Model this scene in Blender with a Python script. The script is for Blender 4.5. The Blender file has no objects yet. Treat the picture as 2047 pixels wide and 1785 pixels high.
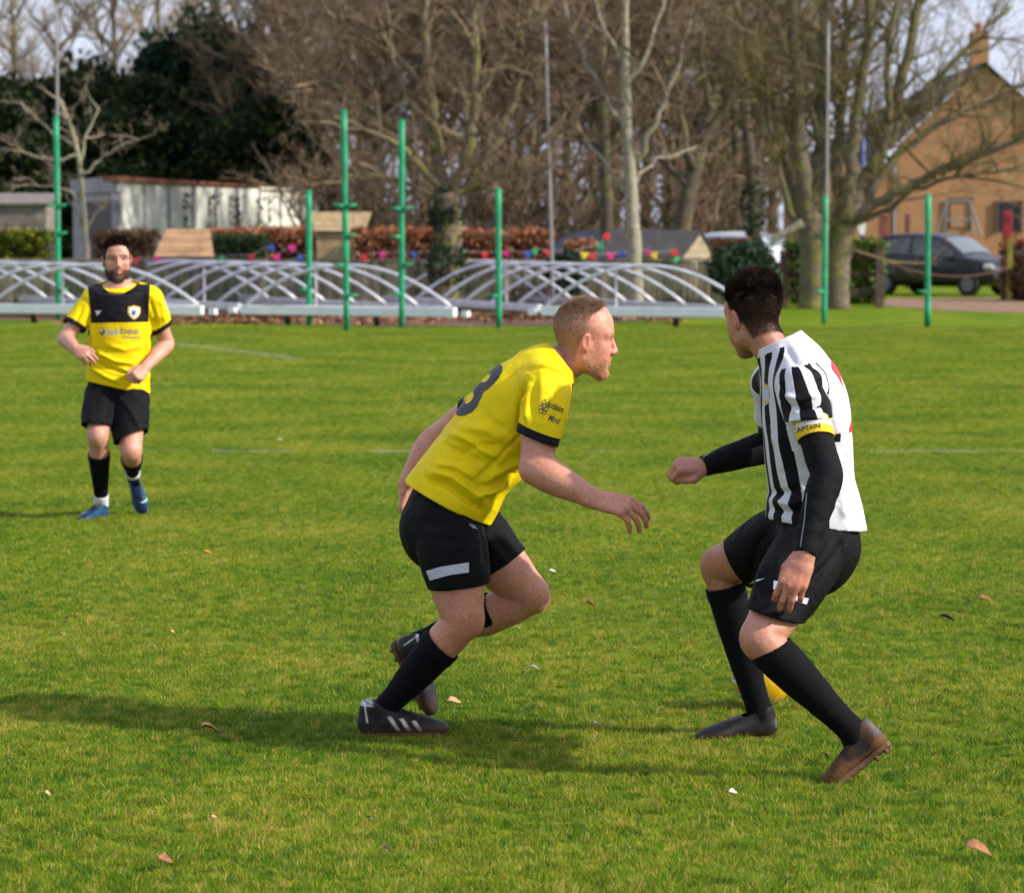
import bpy, bmesh, math, random
import numpy as np
from mathutils import Vector, Matrix
from mathutils.bvhtree import BVHTree

# ------------------------------------------------------------------ camera, sky, sun, exposure
SC = bpy.context.scene
FPX, CAMH, TILT = 5980.0, 1.70, math.atan(434.5 / 5980.0)
cam_d = bpy.data.cameras.new("camera"); cam = bpy.data.objects.new("camera", cam_d)
SC.collection.objects.link(cam); SC.camera = cam
cam.location = (0, 0, CAMH); cam.rotation_euler = (math.pi / 2 - TILT, 0, 0)
cam_d.sensor_width = 36.0; cam_d.lens = 36.0 * FPX / 2047.0
cam_d.clip_start = 0.5; cam_d.clip_end = 2000.0
cam_d.dof.use_dof = True; cam_d.dof.focus_distance = 9.75; cam_d.dof.aperture_fstop = 6.0

SUN_EL, SUN_DIR = math.radians(33.0), Vector((1.0, -0.30, 0.0)).normalized()
to_sun = Vector((SUN_DIR.x * math.cos(SUN_EL), SUN_DIR.y * math.cos(SUN_EL), math.sin(SUN_EL)))
W = bpy.data.worlds.new("World"); SC.world = W; W.use_nodes = True
nt = W.node_tree; nt.nodes.clear()
_o = nt.nodes.new("ShaderNodeOutputWorld"); _b = nt.nodes.new("ShaderNodeBackground"); _s = nt.nodes.new("ShaderNodeTexSky")
_s.sky_type = 'NISHITA'; _s.sun_disc = False; _s.sun_elevation = SUN_EL
_s.sun_rotation = math.atan2(to_sun.x, to_sun.y); _s.air_density = 1.0; _s.dust_density = 2.5; _s.ozone_density = 1.0
# thin broken cloud: the same pale grey everywhere over the blue
_tc = nt.nodes.new("ShaderNodeTexCoord"); _n = nt.nodes.new("ShaderNodeTexNoise"); _n.inputs["Scale"].default_value = 3.0
_n.inputs["Detail"].default_value = 6.0
_r = nt.nodes.new("ShaderNodeMapRange"); _r.inputs[1].default_value = 0.30; _r.inputs[2].default_value = 0.62
_r.inputs[3].default_value = 0.35; _r.inputs[4].default_value = 0.95
_m = nt.nodes.new("ShaderNodeMix"); _m.data_type = 'RGBA'
nt.links.new(_tc.outputs["Generated"], _n.inputs["Vector"]); nt.links.new(_n.outputs["Fac"], _r.inputs[0])
nt.links.new(_r.outputs[0], _m.inputs[0]); nt.links.new(_s.outputs[0], _m.inputs[6])
_m.inputs[7].default_value = (5.6, 6.0, 7.6, 1)
nt.links.new(_m.outputs[2], _b.inputs[0]); _b.inputs[1].default_value = 0.125
nt.links.new(_b.outputs[0], _o.inputs[0])

sun_d = bpy.data.lights.new("sun", 'SUN'); sun = bpy.data.objects.new("sun", sun_d); SC.collection.objects.link(sun)
sun_d.energy = 4.6; sun_d.angle = math.radians(1.2); sun_d.color = (1.0, 0.93, 0.82)
sun.rotation_euler = to_sun.to_track_quat('Z', 'Y').to_euler(); sun.location = (30, -10, 30)
SC.view_settings.view_transform = 'Standard'; SC.view_settings.look = 'None'
SC.view_settings.exposure = 0.40; SC.view_settings.gamma = 1.0
SC.render.engine = 'CYCLES'
try:
    SC.cycles.use_denoising = True; SC.cycles.denoiser = 'OPENIMAGEDENOISE'
    SC.cycles.max_bounces = 6; SC.cycles.diffuse_bounces = 3; SC.cycles.glossy_bounces = 2
    SC.cycles.transmission_bounces = 4; SC.cycles.transparent_max_bounces = 8
    SC.cycles.use_adaptive_sampling = True; SC.cycles.adaptive_threshold = 0.02
except Exception:
    pass
random.seed(7); RNG = np.random.default_rng(7)

# ------------------------------------------------------------------ pixels (2047x1785 photograph) to places
CT, ST = math.cos(TILT), math.sin(TILT)
def ray(px, py):
    x, y = (px - 1023.5) / FPX, -(py - 892.5) / FPX
    return np.array([x, CT + y * ST, -ST + y * CT])
def P(px, py, d):
    """point seen at pixel (px, py), d metres from the camera along Y"""
    r = ray(px, py); s = d / r[1]
    return np.array([0, 0, CAMH]) + r * s
def G(px, py, z=0.0):
    r = ray(px, py); s = (z - CAMH) / r[2]
    return np.array([0, 0, CAMH]) + r * s
def pix(V):
    V = np.asarray(V, float) - np.array([0, 0, CAMH])
    fw = V[..., 1] * CT - V[..., 2] * ST; up = V[..., 1] * ST + V[..., 2] * CT
    return np.stack([1023.5 + FPX * V[..., 0] / fw, 892.5 - FPX * up / fw], -1)
# ------------------------------------------------------------------ scene helpers
def link(o, parent=None):
    SC.collection.objects.link(o)
    if parent is not None: o.parent = parent
    return o
def tag(o, label=None, cat=None, group=None, kind=None):
    if label: o["label"] = label
    if cat: o["category"] = cat
    if group: o["group"] = group
    if kind: o["kind"] = kind
    return o
def empty(name, loc=(0, 0, 0), rz=0.0):
    o = bpy.data.objects.new(name, None); o.location = loc; o.rotation_euler = (0, 0, rz); o.empty_display_size = 0.1
    return link(o)
def mesh_from(name, V, F, mat=None, smooth=True):
    me = bpy.data.meshes.new(name)
    V = np.asarray(V, np.float32); F = np.asarray(F, np.int32)
    nf, k = F.shape
    me.vertices.add(len(V)); me.vertices.foreach_set("co", V.ravel())
    me.loops.add(nf * k); me.loops.foreach_set("vertex_index", F.ravel())
    me.polygons.add(nf); me.polygons.foreach_set("loop_start", np.arange(nf, dtype=np.int32) * k)
    try: me.polygons.foreach_set("loop_total", np.full(nf, k, np.int32))
    except Exception: pass
    me.polygons.foreach_set("use_smooth", np.full(nf, smooth, bool))
    me.update(calc_edges=True); me.validate()
    if mat: me.materials.append(mat)
    return me
def set_attr(me, name, data, typ='FLOAT'):
    a = me.attributes.new(name, typ, 'POINT')
    if typ == 'FLOAT_COLOR':
        d = np.ones((len(data), 4), np.float32); d[:, :3] = data; a.data.foreach_set("color", d.ravel())
    else:
        a.data.foreach_set("value", np.asarray(data, np.float32).ravel())
def obj(name, me, parent=None, loc=None, mat=None):
    if mat is not None and not me.materials: me.materials.append(mat)
    o = bpy.data.objects.new(name, me)
    if loc is not None: o.location = loc
    return link(o, parent)
class MB:
    """collects simple solids; build() links them as one mesh"""
    def __init__(s): s.v = []; s.f = []
    def add(s, V, F):
        n = len(s.v); s.v += [tuple(map(float, p)) for p in V]; s.f += [tuple(i + n for i in f) for f in F]
    def box(s, c, sz, rz=0.0, M=None, taper=None):
        x, y, z = sz[0] / 2, sz[1] / 2, sz[2] / 2; t = taper or (1, 1)
        V = [Vector((sx * x * (t[0] if k > 0 else 1), sy * y * (t[1] if k > 0 else 1), k * z)) for k in (-1, 1) for sx, sy in ((-1, -1), (1, -1), (1, 1), (-1, 1))]
        R = Matrix.Rotation(rz, 3, 'Z') if M is None else M
        V = [R @ p + Vector(c) for p in V]
        s.add(V, [(3, 2, 1, 0), (4, 5, 6, 7), (0, 1, 5, 4), (1, 2, 6, 5), (2, 3, 7, 6), (3, 0, 4, 7)])
    def tube(s, pts, r, n=8, cap=True):
        pts = [Vector(p) for p in pts]; rr = r if hasattr(r, '__len__') else [r] * len(pts)
        rings = []; up = None
        for i, p in enumerate(pts):
            t = (pts[min(i + 1, len(pts) - 1)] - pts[max(i - 1, 0)]).normalized()
            if up is None: up = t.orthogonal().normalized()
            up = (up - t * up.dot(t)).normalized(); w = t.cross(up)
            rings.append([p + (up * math.cos(a) + w * math.sin(a)) * rr[i] for a in (2 * math.pi * k / n for k in range(n))])
        V = [q for R in rings for q in R]; F = []
        for i in range(len(pts) - 1):
            for k in range(n):
                F.append((i * n + k, i * n + (k + 1) % n, (i + 1) * n + (k + 1) % n, (i + 1) * n + k))
        if cap: F += [tuple(range(n))[::-1], tuple((len(pts) - 1) * n + k for k in range(n))]
        s.add(V, F)
    def prism(s, poly, ext, origin=(0, 0, 0), ax=(1, 0, 0), ay=(0, 0, 1)):
        """flat outline poly [(a,b)] spanned by ax, ay, thickened by vector ext"""
        o, ax, ay, e = Vector(origin), Vector(ax), Vector(ay), Vector(ext); n = len(poly)
        A = [o + ax * a + ay * b for a, b in poly]
        s.add(A + [p + e for p in A], [tuple(range(n))[::-1], tuple(range(n, 2 * n))] + [(i, (i + 1) % n, (i + 1) % n + n, i + n) for i in range(n)])
    def mesh(s, name, mat=None, smooth=False, bevel=0.0):
        me = bpy.data.meshes.new(name); me.from_pydata(s.v, [], s.f); me.update()
        bm = bmesh.new(); bm.from_mesh(me); bmesh.ops.recalc_face_normals(bm, faces=bm.faces)
        if bevel: bmesh.ops.bevel(bm, geom=list(bm.edges), offset=bevel, segments=1, affect='EDGES', clamp_overlap=True)
        bm.to_mesh(me); bm.free()
        if smooth: me.polygons.foreach_set("use_smooth", [True] * len(me.polygons))
        if mat: me.materials.append(mat)
        return me
    def build(s, name, mat, parent=None, smooth=False, bevel=0.0):
        return obj(name, s.mesh(name, mat, smooth, bevel), parent)
# ------------------------------------------------------------------ materials
def mat_new(name):
    m = bpy.data.materials.new(name); m.use_nodes = True
    return m, m.node_tree, m.node_tree.nodes["Principled BSDF"]
def N(nt, t, **k):
    n = nt.nodes.new(t)
    for a, b in k.items(): setattr(n, a, b)
    return n
def ramp(nt, fac, stops):
    r = nt.nodes.new("ShaderNodeValToRGB"); e = r.color_ramp.elements
    while len(e) < len(stops): e.new(0.5)
    for i, (p, c) in enumerate(stops): e[i].position = p; e[i].color = (*c, 1)
    nt.links.new(fac, r.inputs[0]); return r.outputs[0]
def noise(nt, scale, detail=4, coord="Object", dist=0.0, vec=None):
    n = nt.nodes.new("ShaderNodeTexNoise"); n.inputs["Scale"].default_value = scale; n.inputs["Detail"].default_value = detail
    n.inputs["Distortion"].default_value = dist
    if vec is None:
        if coord == "World": vec = nt.nodes.new("ShaderNodeNewGeometry").outputs["Position"]
        else: vec = nt.nodes.new("ShaderNodeTexCoord").outputs[coord]
    nt.links.new(vec, n.inputs["Vector"]); return n.outputs["Fac"]
def bump(nt, b, h, strength, dist):
    bp = nt.nodes.new("ShaderNodeBump"); bp.inputs["Strength"].default_value = strength; bp.inputs["Distance"].default_value = dist
    nt.links.new(h, bp.inputs["Height"]); nt.links.new(bp.outputs[0], b.inputs["Normal"])
def flat(name, c, rough=0.6, var=0.18, scale=6.0, coord="World", metal=0.0, bstr=0.0, spec=None, bscale=None):
    """plain material with mottled colour"""
    m, nt, b = mat_new(name)
    n = noise(nt, scale, 5, coord)
    lo = tuple(max(0, x * (1 - var)) for x in c); hi = tuple(min(1, x * (1 + var)) for x in c)
    nt.links.new(ramp(nt, n, [(0.3, lo), (0.7, hi)]), b.inputs["Base Color"])
    b.inputs["Roughness"].default_value = rough; b.inputs["Metallic"].default_value = metal
    if spec is not None: b.inputs["Specular IOR Level"].default_value = spec
    if bstr: bump(nt, b, noise(nt, bscale or scale * 8, 4, coord), bstr, 0.01)
    return m
def mixc(nt, fac, a, b):
    m = nt.nodes.new("ShaderNodeMix"); m.data_type = 'RGBA'
    for s, v in ((0, fac), (6, a), (7, b)):
        if hasattr(v, "links"): nt.links.new(v, m.inputs[s])
        else: m.inputs[s].default_value = v if s == 0 else (*v, 1)
    return m.outputs[2]
def math_n(nt, op, a, b=0.0, c=0.0):
    n = nt.nodes.new("ShaderNodeMath"); n.operation = op
    for i, v in enumerate((a, b, c)):
        if hasattr(v, "links"): nt.links.new(v, n.inputs[i])
        else: n.inputs[i].default_value = v
    return n.outputs[0]
def attr(nt, name, out="Fac"):
    a = nt.nodes.new("ShaderNodeAttribute"); a.attribute_name = name; return a.outputs[out]
# ------------------------------------------------------------------ distance-field modelling (bodies, clothes, boots)
def nrm(v):
    v = np.asarray(v, float); return v / max(np.linalg.norm(v), 1e-9)
class Field:
    def __init__(s, lo, hi, h):
        s.lo = np.asarray(lo, float); s.h = h
        s.n = np.ceil((np.asarray(hi, float) - s.lo) / h).astype(int) + 1
        s.F = np.full(tuple(s.n), 1.0, np.float32)
    def _box(s, lo, hi):
        a = np.clip(np.floor((lo - s.lo) / s.h).astype(int), 0, s.n); b = np.clip(np.ceil((hi - s.lo) / s.h).astype(int) + 1, 0, s.n)
        if np.any(b <= a): return None
        X = (s.lo[0] + np.arange(a[0], b[0]) * s.h).astype(np.float32)[:, None, None]
        Y = (s.lo[1] + np.arange(a[1], b[1]) * s.h).astype(np.float32)[None, :, None]
        Z = (s.lo[2] + np.arange(a[2], b[2]) * s.h).astype(np.float32)[None, None, :]
        return (slice(a[0], b[0]), slice(a[1], b[1]), slice(a[2], b[2])), X, Y, Z
    def _mix(s, sl, d, k, op):
        A = s.F[sl]
        if op == 'sub': A, d, sg = -A, d, -1.0
        else: sg = 1.0
        if k > 0:
            h = np.maximum(k - np.abs(A - d), 0) / k; r = np.minimum(A, d) - h * h * (k * 0.25)
        else: r = np.minimum(A, d)
        s.F[sl] = r * sg
    def cap(s, a, b, ra, rb, k=0.012, v=None, q=1.0, op='add', clip=()):
        """tapered capsule a-b; half-thickness along v is q times the radius across it"""
        a = np.asarray(a, float); b = np.asarray(b, float); R = max(ra, rb) * max(1.0, q) + k + 3 * s.h
        bx = s._box(np.minimum(a, b) - R, np.maximum(a, b) + R)
        if bx is None: return
        sl, X, Y, Z = bx; ax = b - a; L = max(np.linalg.norm(ax), 1e-6); w = ax / L
        px, py, pz = X - a[0], Y - a[1], Z - a[2]
        t = np.clip((px * w[0] + py * w[1] + pz * w[2]) / L, 0, 1)
        qx, qy, qz = px - t * ax[0], py - t * ax[1], pz - t * ax[2]
        d2 = qx * qx + qy * qy + qz * qz
        if v is not None and abs(q - 1) > 1e-3:
            v = np.asarray(v, float); v = nrm(v - w * np.dot(v, w))
            c = qx * v[0] + qy * v[1] + qz * v[2]
            d2 = d2 + c * c * (1.0 / (q * q) - 1.0)
        d = (np.sqrt(np.maximum(d2, 0)) - (ra + (rb - ra) * t)) * min(1.0, q)
        for c, n in clip:
            n = nrm(n); d = np.maximum(d, (X - c[0]) * n[0] + (Y - c[1]) * n[1] + (Z - c[2]) * n[2])
        s._mix(sl, d.astype(np.float32), k, op)
    def ell(s, c, r, k=0.012, M=None, op='add'):
        """ellipsoid, axes = rows of M"""
        c = np.asarray(c, float); r = np.asarray(r, float); R = r.max() + k + 3 * s.h
        bx = s._box(c - R, c + R)
        if bx is None: return
        sl, X, Y, Z = bx; M = np.eye(3) if M is None else np.asarray(M, float)
        px, py, pz = X - c[0], Y - c[1], Z - c[2]
        k0 = 0; k1 = 0
        for i in range(3):
            e = px * M[i, 0] + py * M[i, 1] + pz * M[i, 2]
            k0 = k0 + (e / r[i]) ** 2; k1 = k1 + (e / r[i] ** 2) ** 2
        k0 = np.sqrt(k0); k1 = np.sqrt(k1) + 1e-6
        s._mix(sl, (k0 * (k0 - 1) / k1).astype(np.float32), k, op)
    def chain(s, st, k=0.012, v=None, sub=4, clip=()):
        """st = [(point, radius[, q])]; smooth tapered limb through the stations"""
        Pn = np.array([np.asarray(x[0], float) for x in st]); r = np.array([x[1] for x in st]); q = np.array([x[2] if len(x) > 2 else 1.0 for x in st])
        A = np.column_stack([Pn, r, q]); out = []
        for i in range(len(A) - 1):
            p0, p1, p2, p3 = A[max(i - 1, 0)], A[i], A[i + 1], A[min(i + 2, len(A) - 1)]
            for j in range(sub):
                t = j / sub
                out.append(0.5 * (2 * p1 + (p2 - p0) * t + (2 * p0 - 5 * p1 + 4 * p2 - p3) * t * t + (3 * p1 - p0 - 3 * p2 + p3) * t ** 3))
        out.append(A[-1])
        for a, b in zip(out[:-1], out[1:]):
            s.cap(a[:3], b[:3], a[3], b[3], k if a is out[0] else (0.006 if not clip else 0.0), v, (a[4] + b[4]) / 2, clip=clip)
    def mesh(s, smooth=2):
        F = s.F; S = F < 0
        C = S[:-1, :-1, :-1].astype(np.uint8)
        for dx, dy, dz in ((1, 0, 0), (0, 1, 0), (0, 0, 1), (1, 1, 0), (1, 0, 1), (0, 1, 1), (1, 1, 1)):
            C += S[dx:S.shape[0] - 1 + dx, dy:S.shape[1] - 1 + dy, dz:S.shape[2] - 1 + dz]
        I = np.argwhere((C > 0) & (C < 8)); m = np.full(C.shape, -1, np.int32)
        m[I[:, 0], I[:, 1], I[:, 2]] = np.arange(len(I))
        cor = np.array([(x, y, z) for x in (0, 1) for y in (0, 1) for z in (0, 1)])
        val = np.stack([F[I[:, 0] + c[0], I[:, 1] + c[1], I[:, 2] + c[2]] for c in cor], 1)
        acc = np.zeros((len(I), 3)); cnt = np.zeros(len(I))
        for a in range(8):
            for b in range(a + 1, 8):
                if np.abs(cor[a] - cor[b]).sum() != 1: continue
                va, vb = val[:, a], val[:, b]; x = (va < 0) != (vb < 0)
                t = np.where(x, va / np.where(x, va - vb, 1), 0)
                acc += np.where(x[:, None], cor[a] + t[:, None] * (cor[b] - cor[a]), 0); cnt += x
        V = s.lo + (I + acc / cnt[:, None]) * s.h; faces = []
        for ax in range(3):
            o = [i for i in range(3) if i != ax]; sl0 = [slice(None)] * 3; sl1 = [slice(None)] * 3
            sl0[ax] = slice(0, -1); sl1[ax] = slice(1, None)
            A, B = S[tuple(sl0)], S[tuple(sl1)]; E = np.argwhere(A != B)
            ok = np.all((E[:, o] > 0) & (E[:, o] < np.array([C.shape[j] for j in o])), 1); E = E[ok]
            inside = A[E[:, 0], E[:, 1], E[:, 2]]
            def cell(da, db):
                e = E.copy(); e[:, o[0]] -= da; e[:, o[1]] -= db; return m[e[:, 0], e[:, 1], e[:, 2]]
            Q = np.stack([cell(1, 1), cell(0, 1), cell(0, 0), cell(1, 0)], 1)
            flip = inside if ax != 1 else ~inside
            Q[~flip] = Q[~flip][:, ::-1]; faces.append(Q)
        Fc = np.concatenate(faces); V = smooth_v(V, Fc, smooth)
        return V, Fc
def smooth_v(V, F, it, lam=0.5):
    if it <= 0: return V
    e = np.concatenate([F[:, [0, 1]], F[:, [1, 2]], F[:, [2, 3]], F[:, [3, 0]]]); n = len(V)
    deg = np.maximum(np.bincount(e[:, 0], minlength=n) + np.bincount(e[:, 1], minlength=n), 1)
    for i in range(it):
        for l in (lam, -lam * 0.96):
            A = np.stack([np.bincount(e[:, 0], V[e[:, 1], j], n) + np.bincount(e[:, 1], V[e[:, 0], j], n) for j in range(3)], 1) / deg[:, None]
            V = V + l * (A - V)
    return V
def vnormals(V, F):
    n = np.cross(V[F[:, 2]] - V[F[:, 0]], V[F[:, 3]] - V[F[:, 1]])
    out = np.zeros_like(V)
    for k in range(4):
        for j in range(3): out[:, j] += np.bincount(F[:, k], n[:, j], len(V))
    return out / np.maximum(np.linalg.norm(out, axis=1, keepdims=True), 1e-12)
def cut(V, F, c, n, r, h=0.0045):
    """open a clipped end: drop the flat cap lying on plane (c, n) within r of c, rim set onto the plane"""
    c = np.asarray(c, float); n = nrm(n); sd = (V - c) @ n
    fc = V[F].mean(1); fs = (fc - c) @ n; near = np.linalg.norm((fc - c) - fs[:, None] * n, axis=1) < r
    fn = np.cross(V[F[:, 2]] - V[F[:, 0]], V[F[:, 3]] - V[F[:, 1]]); fn /= np.linalg.norm(fn, axis=1, keepdims=True) + 1e-12
    drop = near & (np.abs(fs) < 1.2 * h) & (fn @ n > 0.62); Fk = F[~drop]
    rim = np.zeros(len(V), bool); rim[F[drop].ravel()] = True; used = np.zeros(len(V), bool); used[Fk.ravel()] = True
    V = V.copy(); snap = rim & used; V[snap] -= sd[snap][:, None] * n
    # even the rim out along itself
    rf = Fk[(snap[Fk].sum(1) >= 2)]; e = np.concatenate([rf[:, [i, (i + 1) % 4]] for i in range(4)]); e = e[snap[e].all(1)]
    for _ in range(3):
        acc = np.zeros_like(V); cnt = np.zeros(len(V))
        for p, q in ((0, 1), (1, 0)):
            for j in range(3): acc[:, j] += np.bincount(e[:, p], V[e[:, q], j], len(V))
            cnt += np.bincount(e[:, p], minlength=len(V))
        k = cnt > 0; V[k] = V[k] * 0.4 + 0.6 * acc[k] / cnt[k][:, None]
    ids = np.cumsum(used) - 1
    return V[used], ids[Fk]
def seg_dist(Q, pts):
    """distance of 2-D points Q to polyline, and side sign"""
    best = np.full(len(Q), 1e9); side = np.zeros(len(Q)); pts = np.asarray(pts, float)
    for a, b in zip(pts[:-1], pts[1:]):
        ab = b - a; L = max(ab @ ab, 1e-9); t = np.clip(((Q - a) @ ab) / L, 0, 1)
        d = Q - a - t[:, None] * ab; dd = np.hypot(d[:, 0], d[:, 1])
        u = dd < best; best[u] = dd[u]; side[u] = np.sign(ab[0] * d[u, 1] - ab[1] * d[u, 0])
    return best, side
def sstep(x, a, b):
    t = np.clip((x - a) / (b - a), 0, 1); return t * t * (3 - 2 * t)
def vnoise(Pn, scale, seed=0):
    """cheap smooth value noise, 0..1"""
    X = np.asarray(Pn, float) * scale + seed * 17.13; i = np.floor(X).astype(np.int64); f = X - i; f = f * f * (3 - 2 * f); out = 0
    for dx in (0, 1):
        for dy in (0, 1):
            for dz in (0, 1):
                h = ((i[:, 0] + dx) * 73856093) ^ ((i[:, 1] + dy) * 19349663) ^ ((i[:, 2] + dz) * 83492791)
                h = (h * 2654435761) & 0xffffffff; h = (h ^ (h >> 15)) * 2246822519 & 0xffffffff; h ^= h >> 13
                w = (f[:, 0] if dx else 1 - f[:, 0]) * (f[:, 1] if dy else 1 - f[:, 1]) * (f[:, 2] if dz else 1 - f[:, 2])
                out = out + w * (h & 0xffff) / 65535.0
    return out
# ------------------------------------------------------------------ ground
def grass_colour(nt, blade):
    """short winter turf: greens, yellow-greens and straw in patches; worn white line paint where lines run"""
    pos = nt.nodes.new("ShaderNodeNewGeometry").outputs["Position"]
    n1 = noise(nt, 0.8, 5, vec=pos); n2 = noise(nt, 15.0, 4, vec=pos); n3 = noise(nt, 38.0, 3, vec=pos)
    mixn = math_n(nt, 'ADD', math_n(nt, 'MULTIPLY_ADD', math_n(nt, 'SUBTRACT', n1, 0.5), 0.9, 0.25), math_n(nt, 'MULTIPLY', n2, 0.5))
    if blade: mixn = math_n(nt, 'ADD', math_n(nt, 'MULTIPLY', mixn, 0.52), math_n(nt, 'MULTIPLY', attr(nt, "r"), 0.50))
    else: mixn = math_n(nt, 'ADD', math_n(nt, 'MULTIPLY', mixn, 0.7), math_n(nt, 'MULTIPLY', n3, 0.3))
    c = ramp(nt, mixn, GRASS)
    xyz = nt.nodes.new("ShaderNodeSeparateXYZ"); nt.links.new(pos, xyz.inputs[0]); x, y = xyz.outputs[0], xyz.outputs[1]
    wear = noise(nt, 1.3, 5, vec=pos); fine = noise(nt, 60.0, 2, vec=pos)
    d1 = math_n(nt, 'ABSOLUTE', math_n(nt, 'SUBTRACT', y, 22.75))
    a, b = G(345, 688), G(600, 719); t = nrm(b - a); nx, ny = -t[1], t[0]
    d2 = math_n(nt, 'ABSOLUTE', math_n(nt, 'ADD', math_n(nt, 'MULTIPLY', x, nx), math_n(nt, 'SUBTRACT', math_n(nt, 'MULTIPLY', y, ny), a[0] * nx + a[1] * ny)))
    al = math_n(nt, 'ADD', math_n(nt, 'MULTIPLY', x, t[0]), math_n(nt, 'SUBTRACT', math_n(nt, 'MULTIPLY', y, t[1]), a[0] * t[0] + a[1] * t[1]))
    L = float(np.linalg.norm(b - a)); inl = math_n(nt, 'MULTIPLY', math_n(nt, 'GREATER_THAN', al, 0.0), math_n(nt, 'LESS_THAN', al, L))
    m1 = math_n(nt, 'MULTIPLY', math_n(nt, 'LESS_THAN', d1, 0.07), math_n(nt, 'GREATER_THAN', math_n(nt, 'ADD', wear, math_n(nt, 'MULTIPLY', fine, 0.25)), 0.64))
    m2 = math_n(nt, 'MULTIPLY', math_n(nt, 'MULTIPLY', math_n(nt, 'LESS_THAN', d2, 0.09), inl), math_n(nt, 'GREATER_THAN', fine, 0.40))
    return mixc(nt, math_n(nt, 'MULTIPLY', math_n(nt, 'MAXIMUM', m1, m2), 0.4), c, (0.62, 0.62, 0.56))
GRASS = [(0.22, (0.036, 0.112, 0.002)), (0.36, (0.080, 0.200, 0.003)), (0.48, (0.158, 0.265, 0.004)), (0.59, (0.265, 0.320, 0.008)), (0.70, (0.43, 0.375, 0.035)), (0.82, (0.62, 0.45, 0.16))]
def ground_mat():
    m, nt, b = mat_new("turf")
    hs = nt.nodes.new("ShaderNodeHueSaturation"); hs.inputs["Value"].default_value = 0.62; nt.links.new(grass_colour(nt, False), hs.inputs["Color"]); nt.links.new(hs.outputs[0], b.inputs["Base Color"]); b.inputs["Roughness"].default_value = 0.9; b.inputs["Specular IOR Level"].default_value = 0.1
    bump(nt, b, noise(nt, 45, 4, "World"), 0.6, 0.03)
    return m
def blade_mat():
    m, nt, b = mat_new("grass_blades"); c = grass_colour(nt, True)
    nt.links.new(c, b.inputs["Base Color"]); b.inputs["Roughness"].default_value = 0.55; b.inputs["Specular IOR Level"].default_value = 0.25
    ge = nt.nodes.new("ShaderNodeNewGeometry"); va = nt.nodes.new("ShaderNodeVectorMath"); va.operation = 'ADD'; va.inputs[1].default_value = (0, 0, 1.2)
    vn = nt.nodes.new("ShaderNodeVectorMath"); vn.operation = 'NORMALIZE'; nt.links.new(ge.outputs["Normal"], va.inputs[0]); nt.links.new(va.outputs[0], vn.inputs[0]); nt.links.new(vn.outputs[0], b.inputs["Normal"])
    tr = nt.nodes.new("ShaderNodeBsdfTranslucent"); nt.links.new(c, tr.inputs[0]); mx = nt.nodes.new("ShaderNodeMixShader"); mx.inputs[0].default_value = 0.45
    out = nt.nodes["Material Output"]; nt.links.new(b.outputs[0], mx.inputs[1]); nt.links.new(tr.outputs[0], mx.inputs[2]); nt.links.new(mx.outputs[0], out.inputs[0])
    return m
def sheet(name, pts, mat, z):
    m = MB(); n = len(pts); m.add([(p[0], p[1], z) for p in pts], [tuple(range(n))]); o = m.build(name, mat); tag(o, kind="structure"); return o
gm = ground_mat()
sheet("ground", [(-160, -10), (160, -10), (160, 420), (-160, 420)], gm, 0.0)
dirt = flat("dirt_track", (0.21, 0.125, 0.070), 0.95, 0.3, 2.5, bstr=0.5); mulch = flat("leaf_mulch", (0.11, 0.055, 0.032), 0.95, 0.5, 3.0, bstr=0.8)
sheet("track", [G(1690, 604), G(1790, 597), G(2300, 594), G(2300, 630), G(2047, 626), G(1900, 622), G(1770, 612)], dirt, 0.006)
sheet("mulch_strip", [G(-40, 640), G(430, 644), G(760, 652), G(1120, 652), G(1300, 640), G(1430, 634), G(1430, 622), G(-40, 622)], mulch, 0.005)

def tile(n, size, h, w, seg, seed):
    """square patch of grass blades around the origin"""
    r = np.random.default_rng(seed); c = r.uniform(-size / 2, size / 2, (n, 2)); cl = vnoise(np.column_stack([c, np.zeros(n)]), 14.0, seed)
    c3 = np.column_stack([c, np.zeros(n)]); cd = vnoise(c3, 18.0, seed + 7) * 9.0
    az = cd + r.normal(0, .8, n); lean = r.uniform(0.1, 1.3, n); H = h * r.uniform(0.5, 1.2, n) * (0.35 + 1.3 * cl); ww = w * r.uniform(0.7, 1.3, n)
    dx, dy = np.cos(az), np.sin(az); fa = r.uniform(0, 2 * math.pi, n); sx, sy = np.cos(fa), np.sin(fa); V = []
    for j in range(seg + 1):
        t = j / seg; off = lean * H * t * t * 0.9; z = H * t * (1 - 0.28 * lean * t); k = (1 - t) ** 0.7
        ctr = np.stack([c[:, 0] + dx * off, c[:, 1] + dy * off, z], 1); sd = np.stack([sx * ww * k / 2, sy * ww * k / 2, 0 * ww], 1)
        if j < seg: V += [ctr - sd, ctr + sd]
        else: V.append(ctr)
    nv = len(V); V = np.stack(V, 1).reshape(-1, 3); b = np.arange(n)[:, None] * nv; F = [b + np.array([2 * j, 2 * j + 1, 2 * j + 3]) for j in range(seg - 1)] + [b + np.array([2 * j, 2 * j + 3, 2 * j + 2]) for j in range(seg - 1)] + [b + np.array([nv - 3, nv - 2, nv - 1])]
    me = mesh_from("grass_tile", V, np.concatenate(F), None, True)
    rr = np.clip(r.normal(0.42, 0.20, n) + (vnoise(c3, 26.0, seed + 3) - .5) * .7 + (r.random(n) < 0.08) * 0.6, 0, 1.25); set_attr(me, "r", np.repeat(rr, nv)); me.materials.append(BLADE)
    return me
BLADE = blade_mat()
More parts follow.
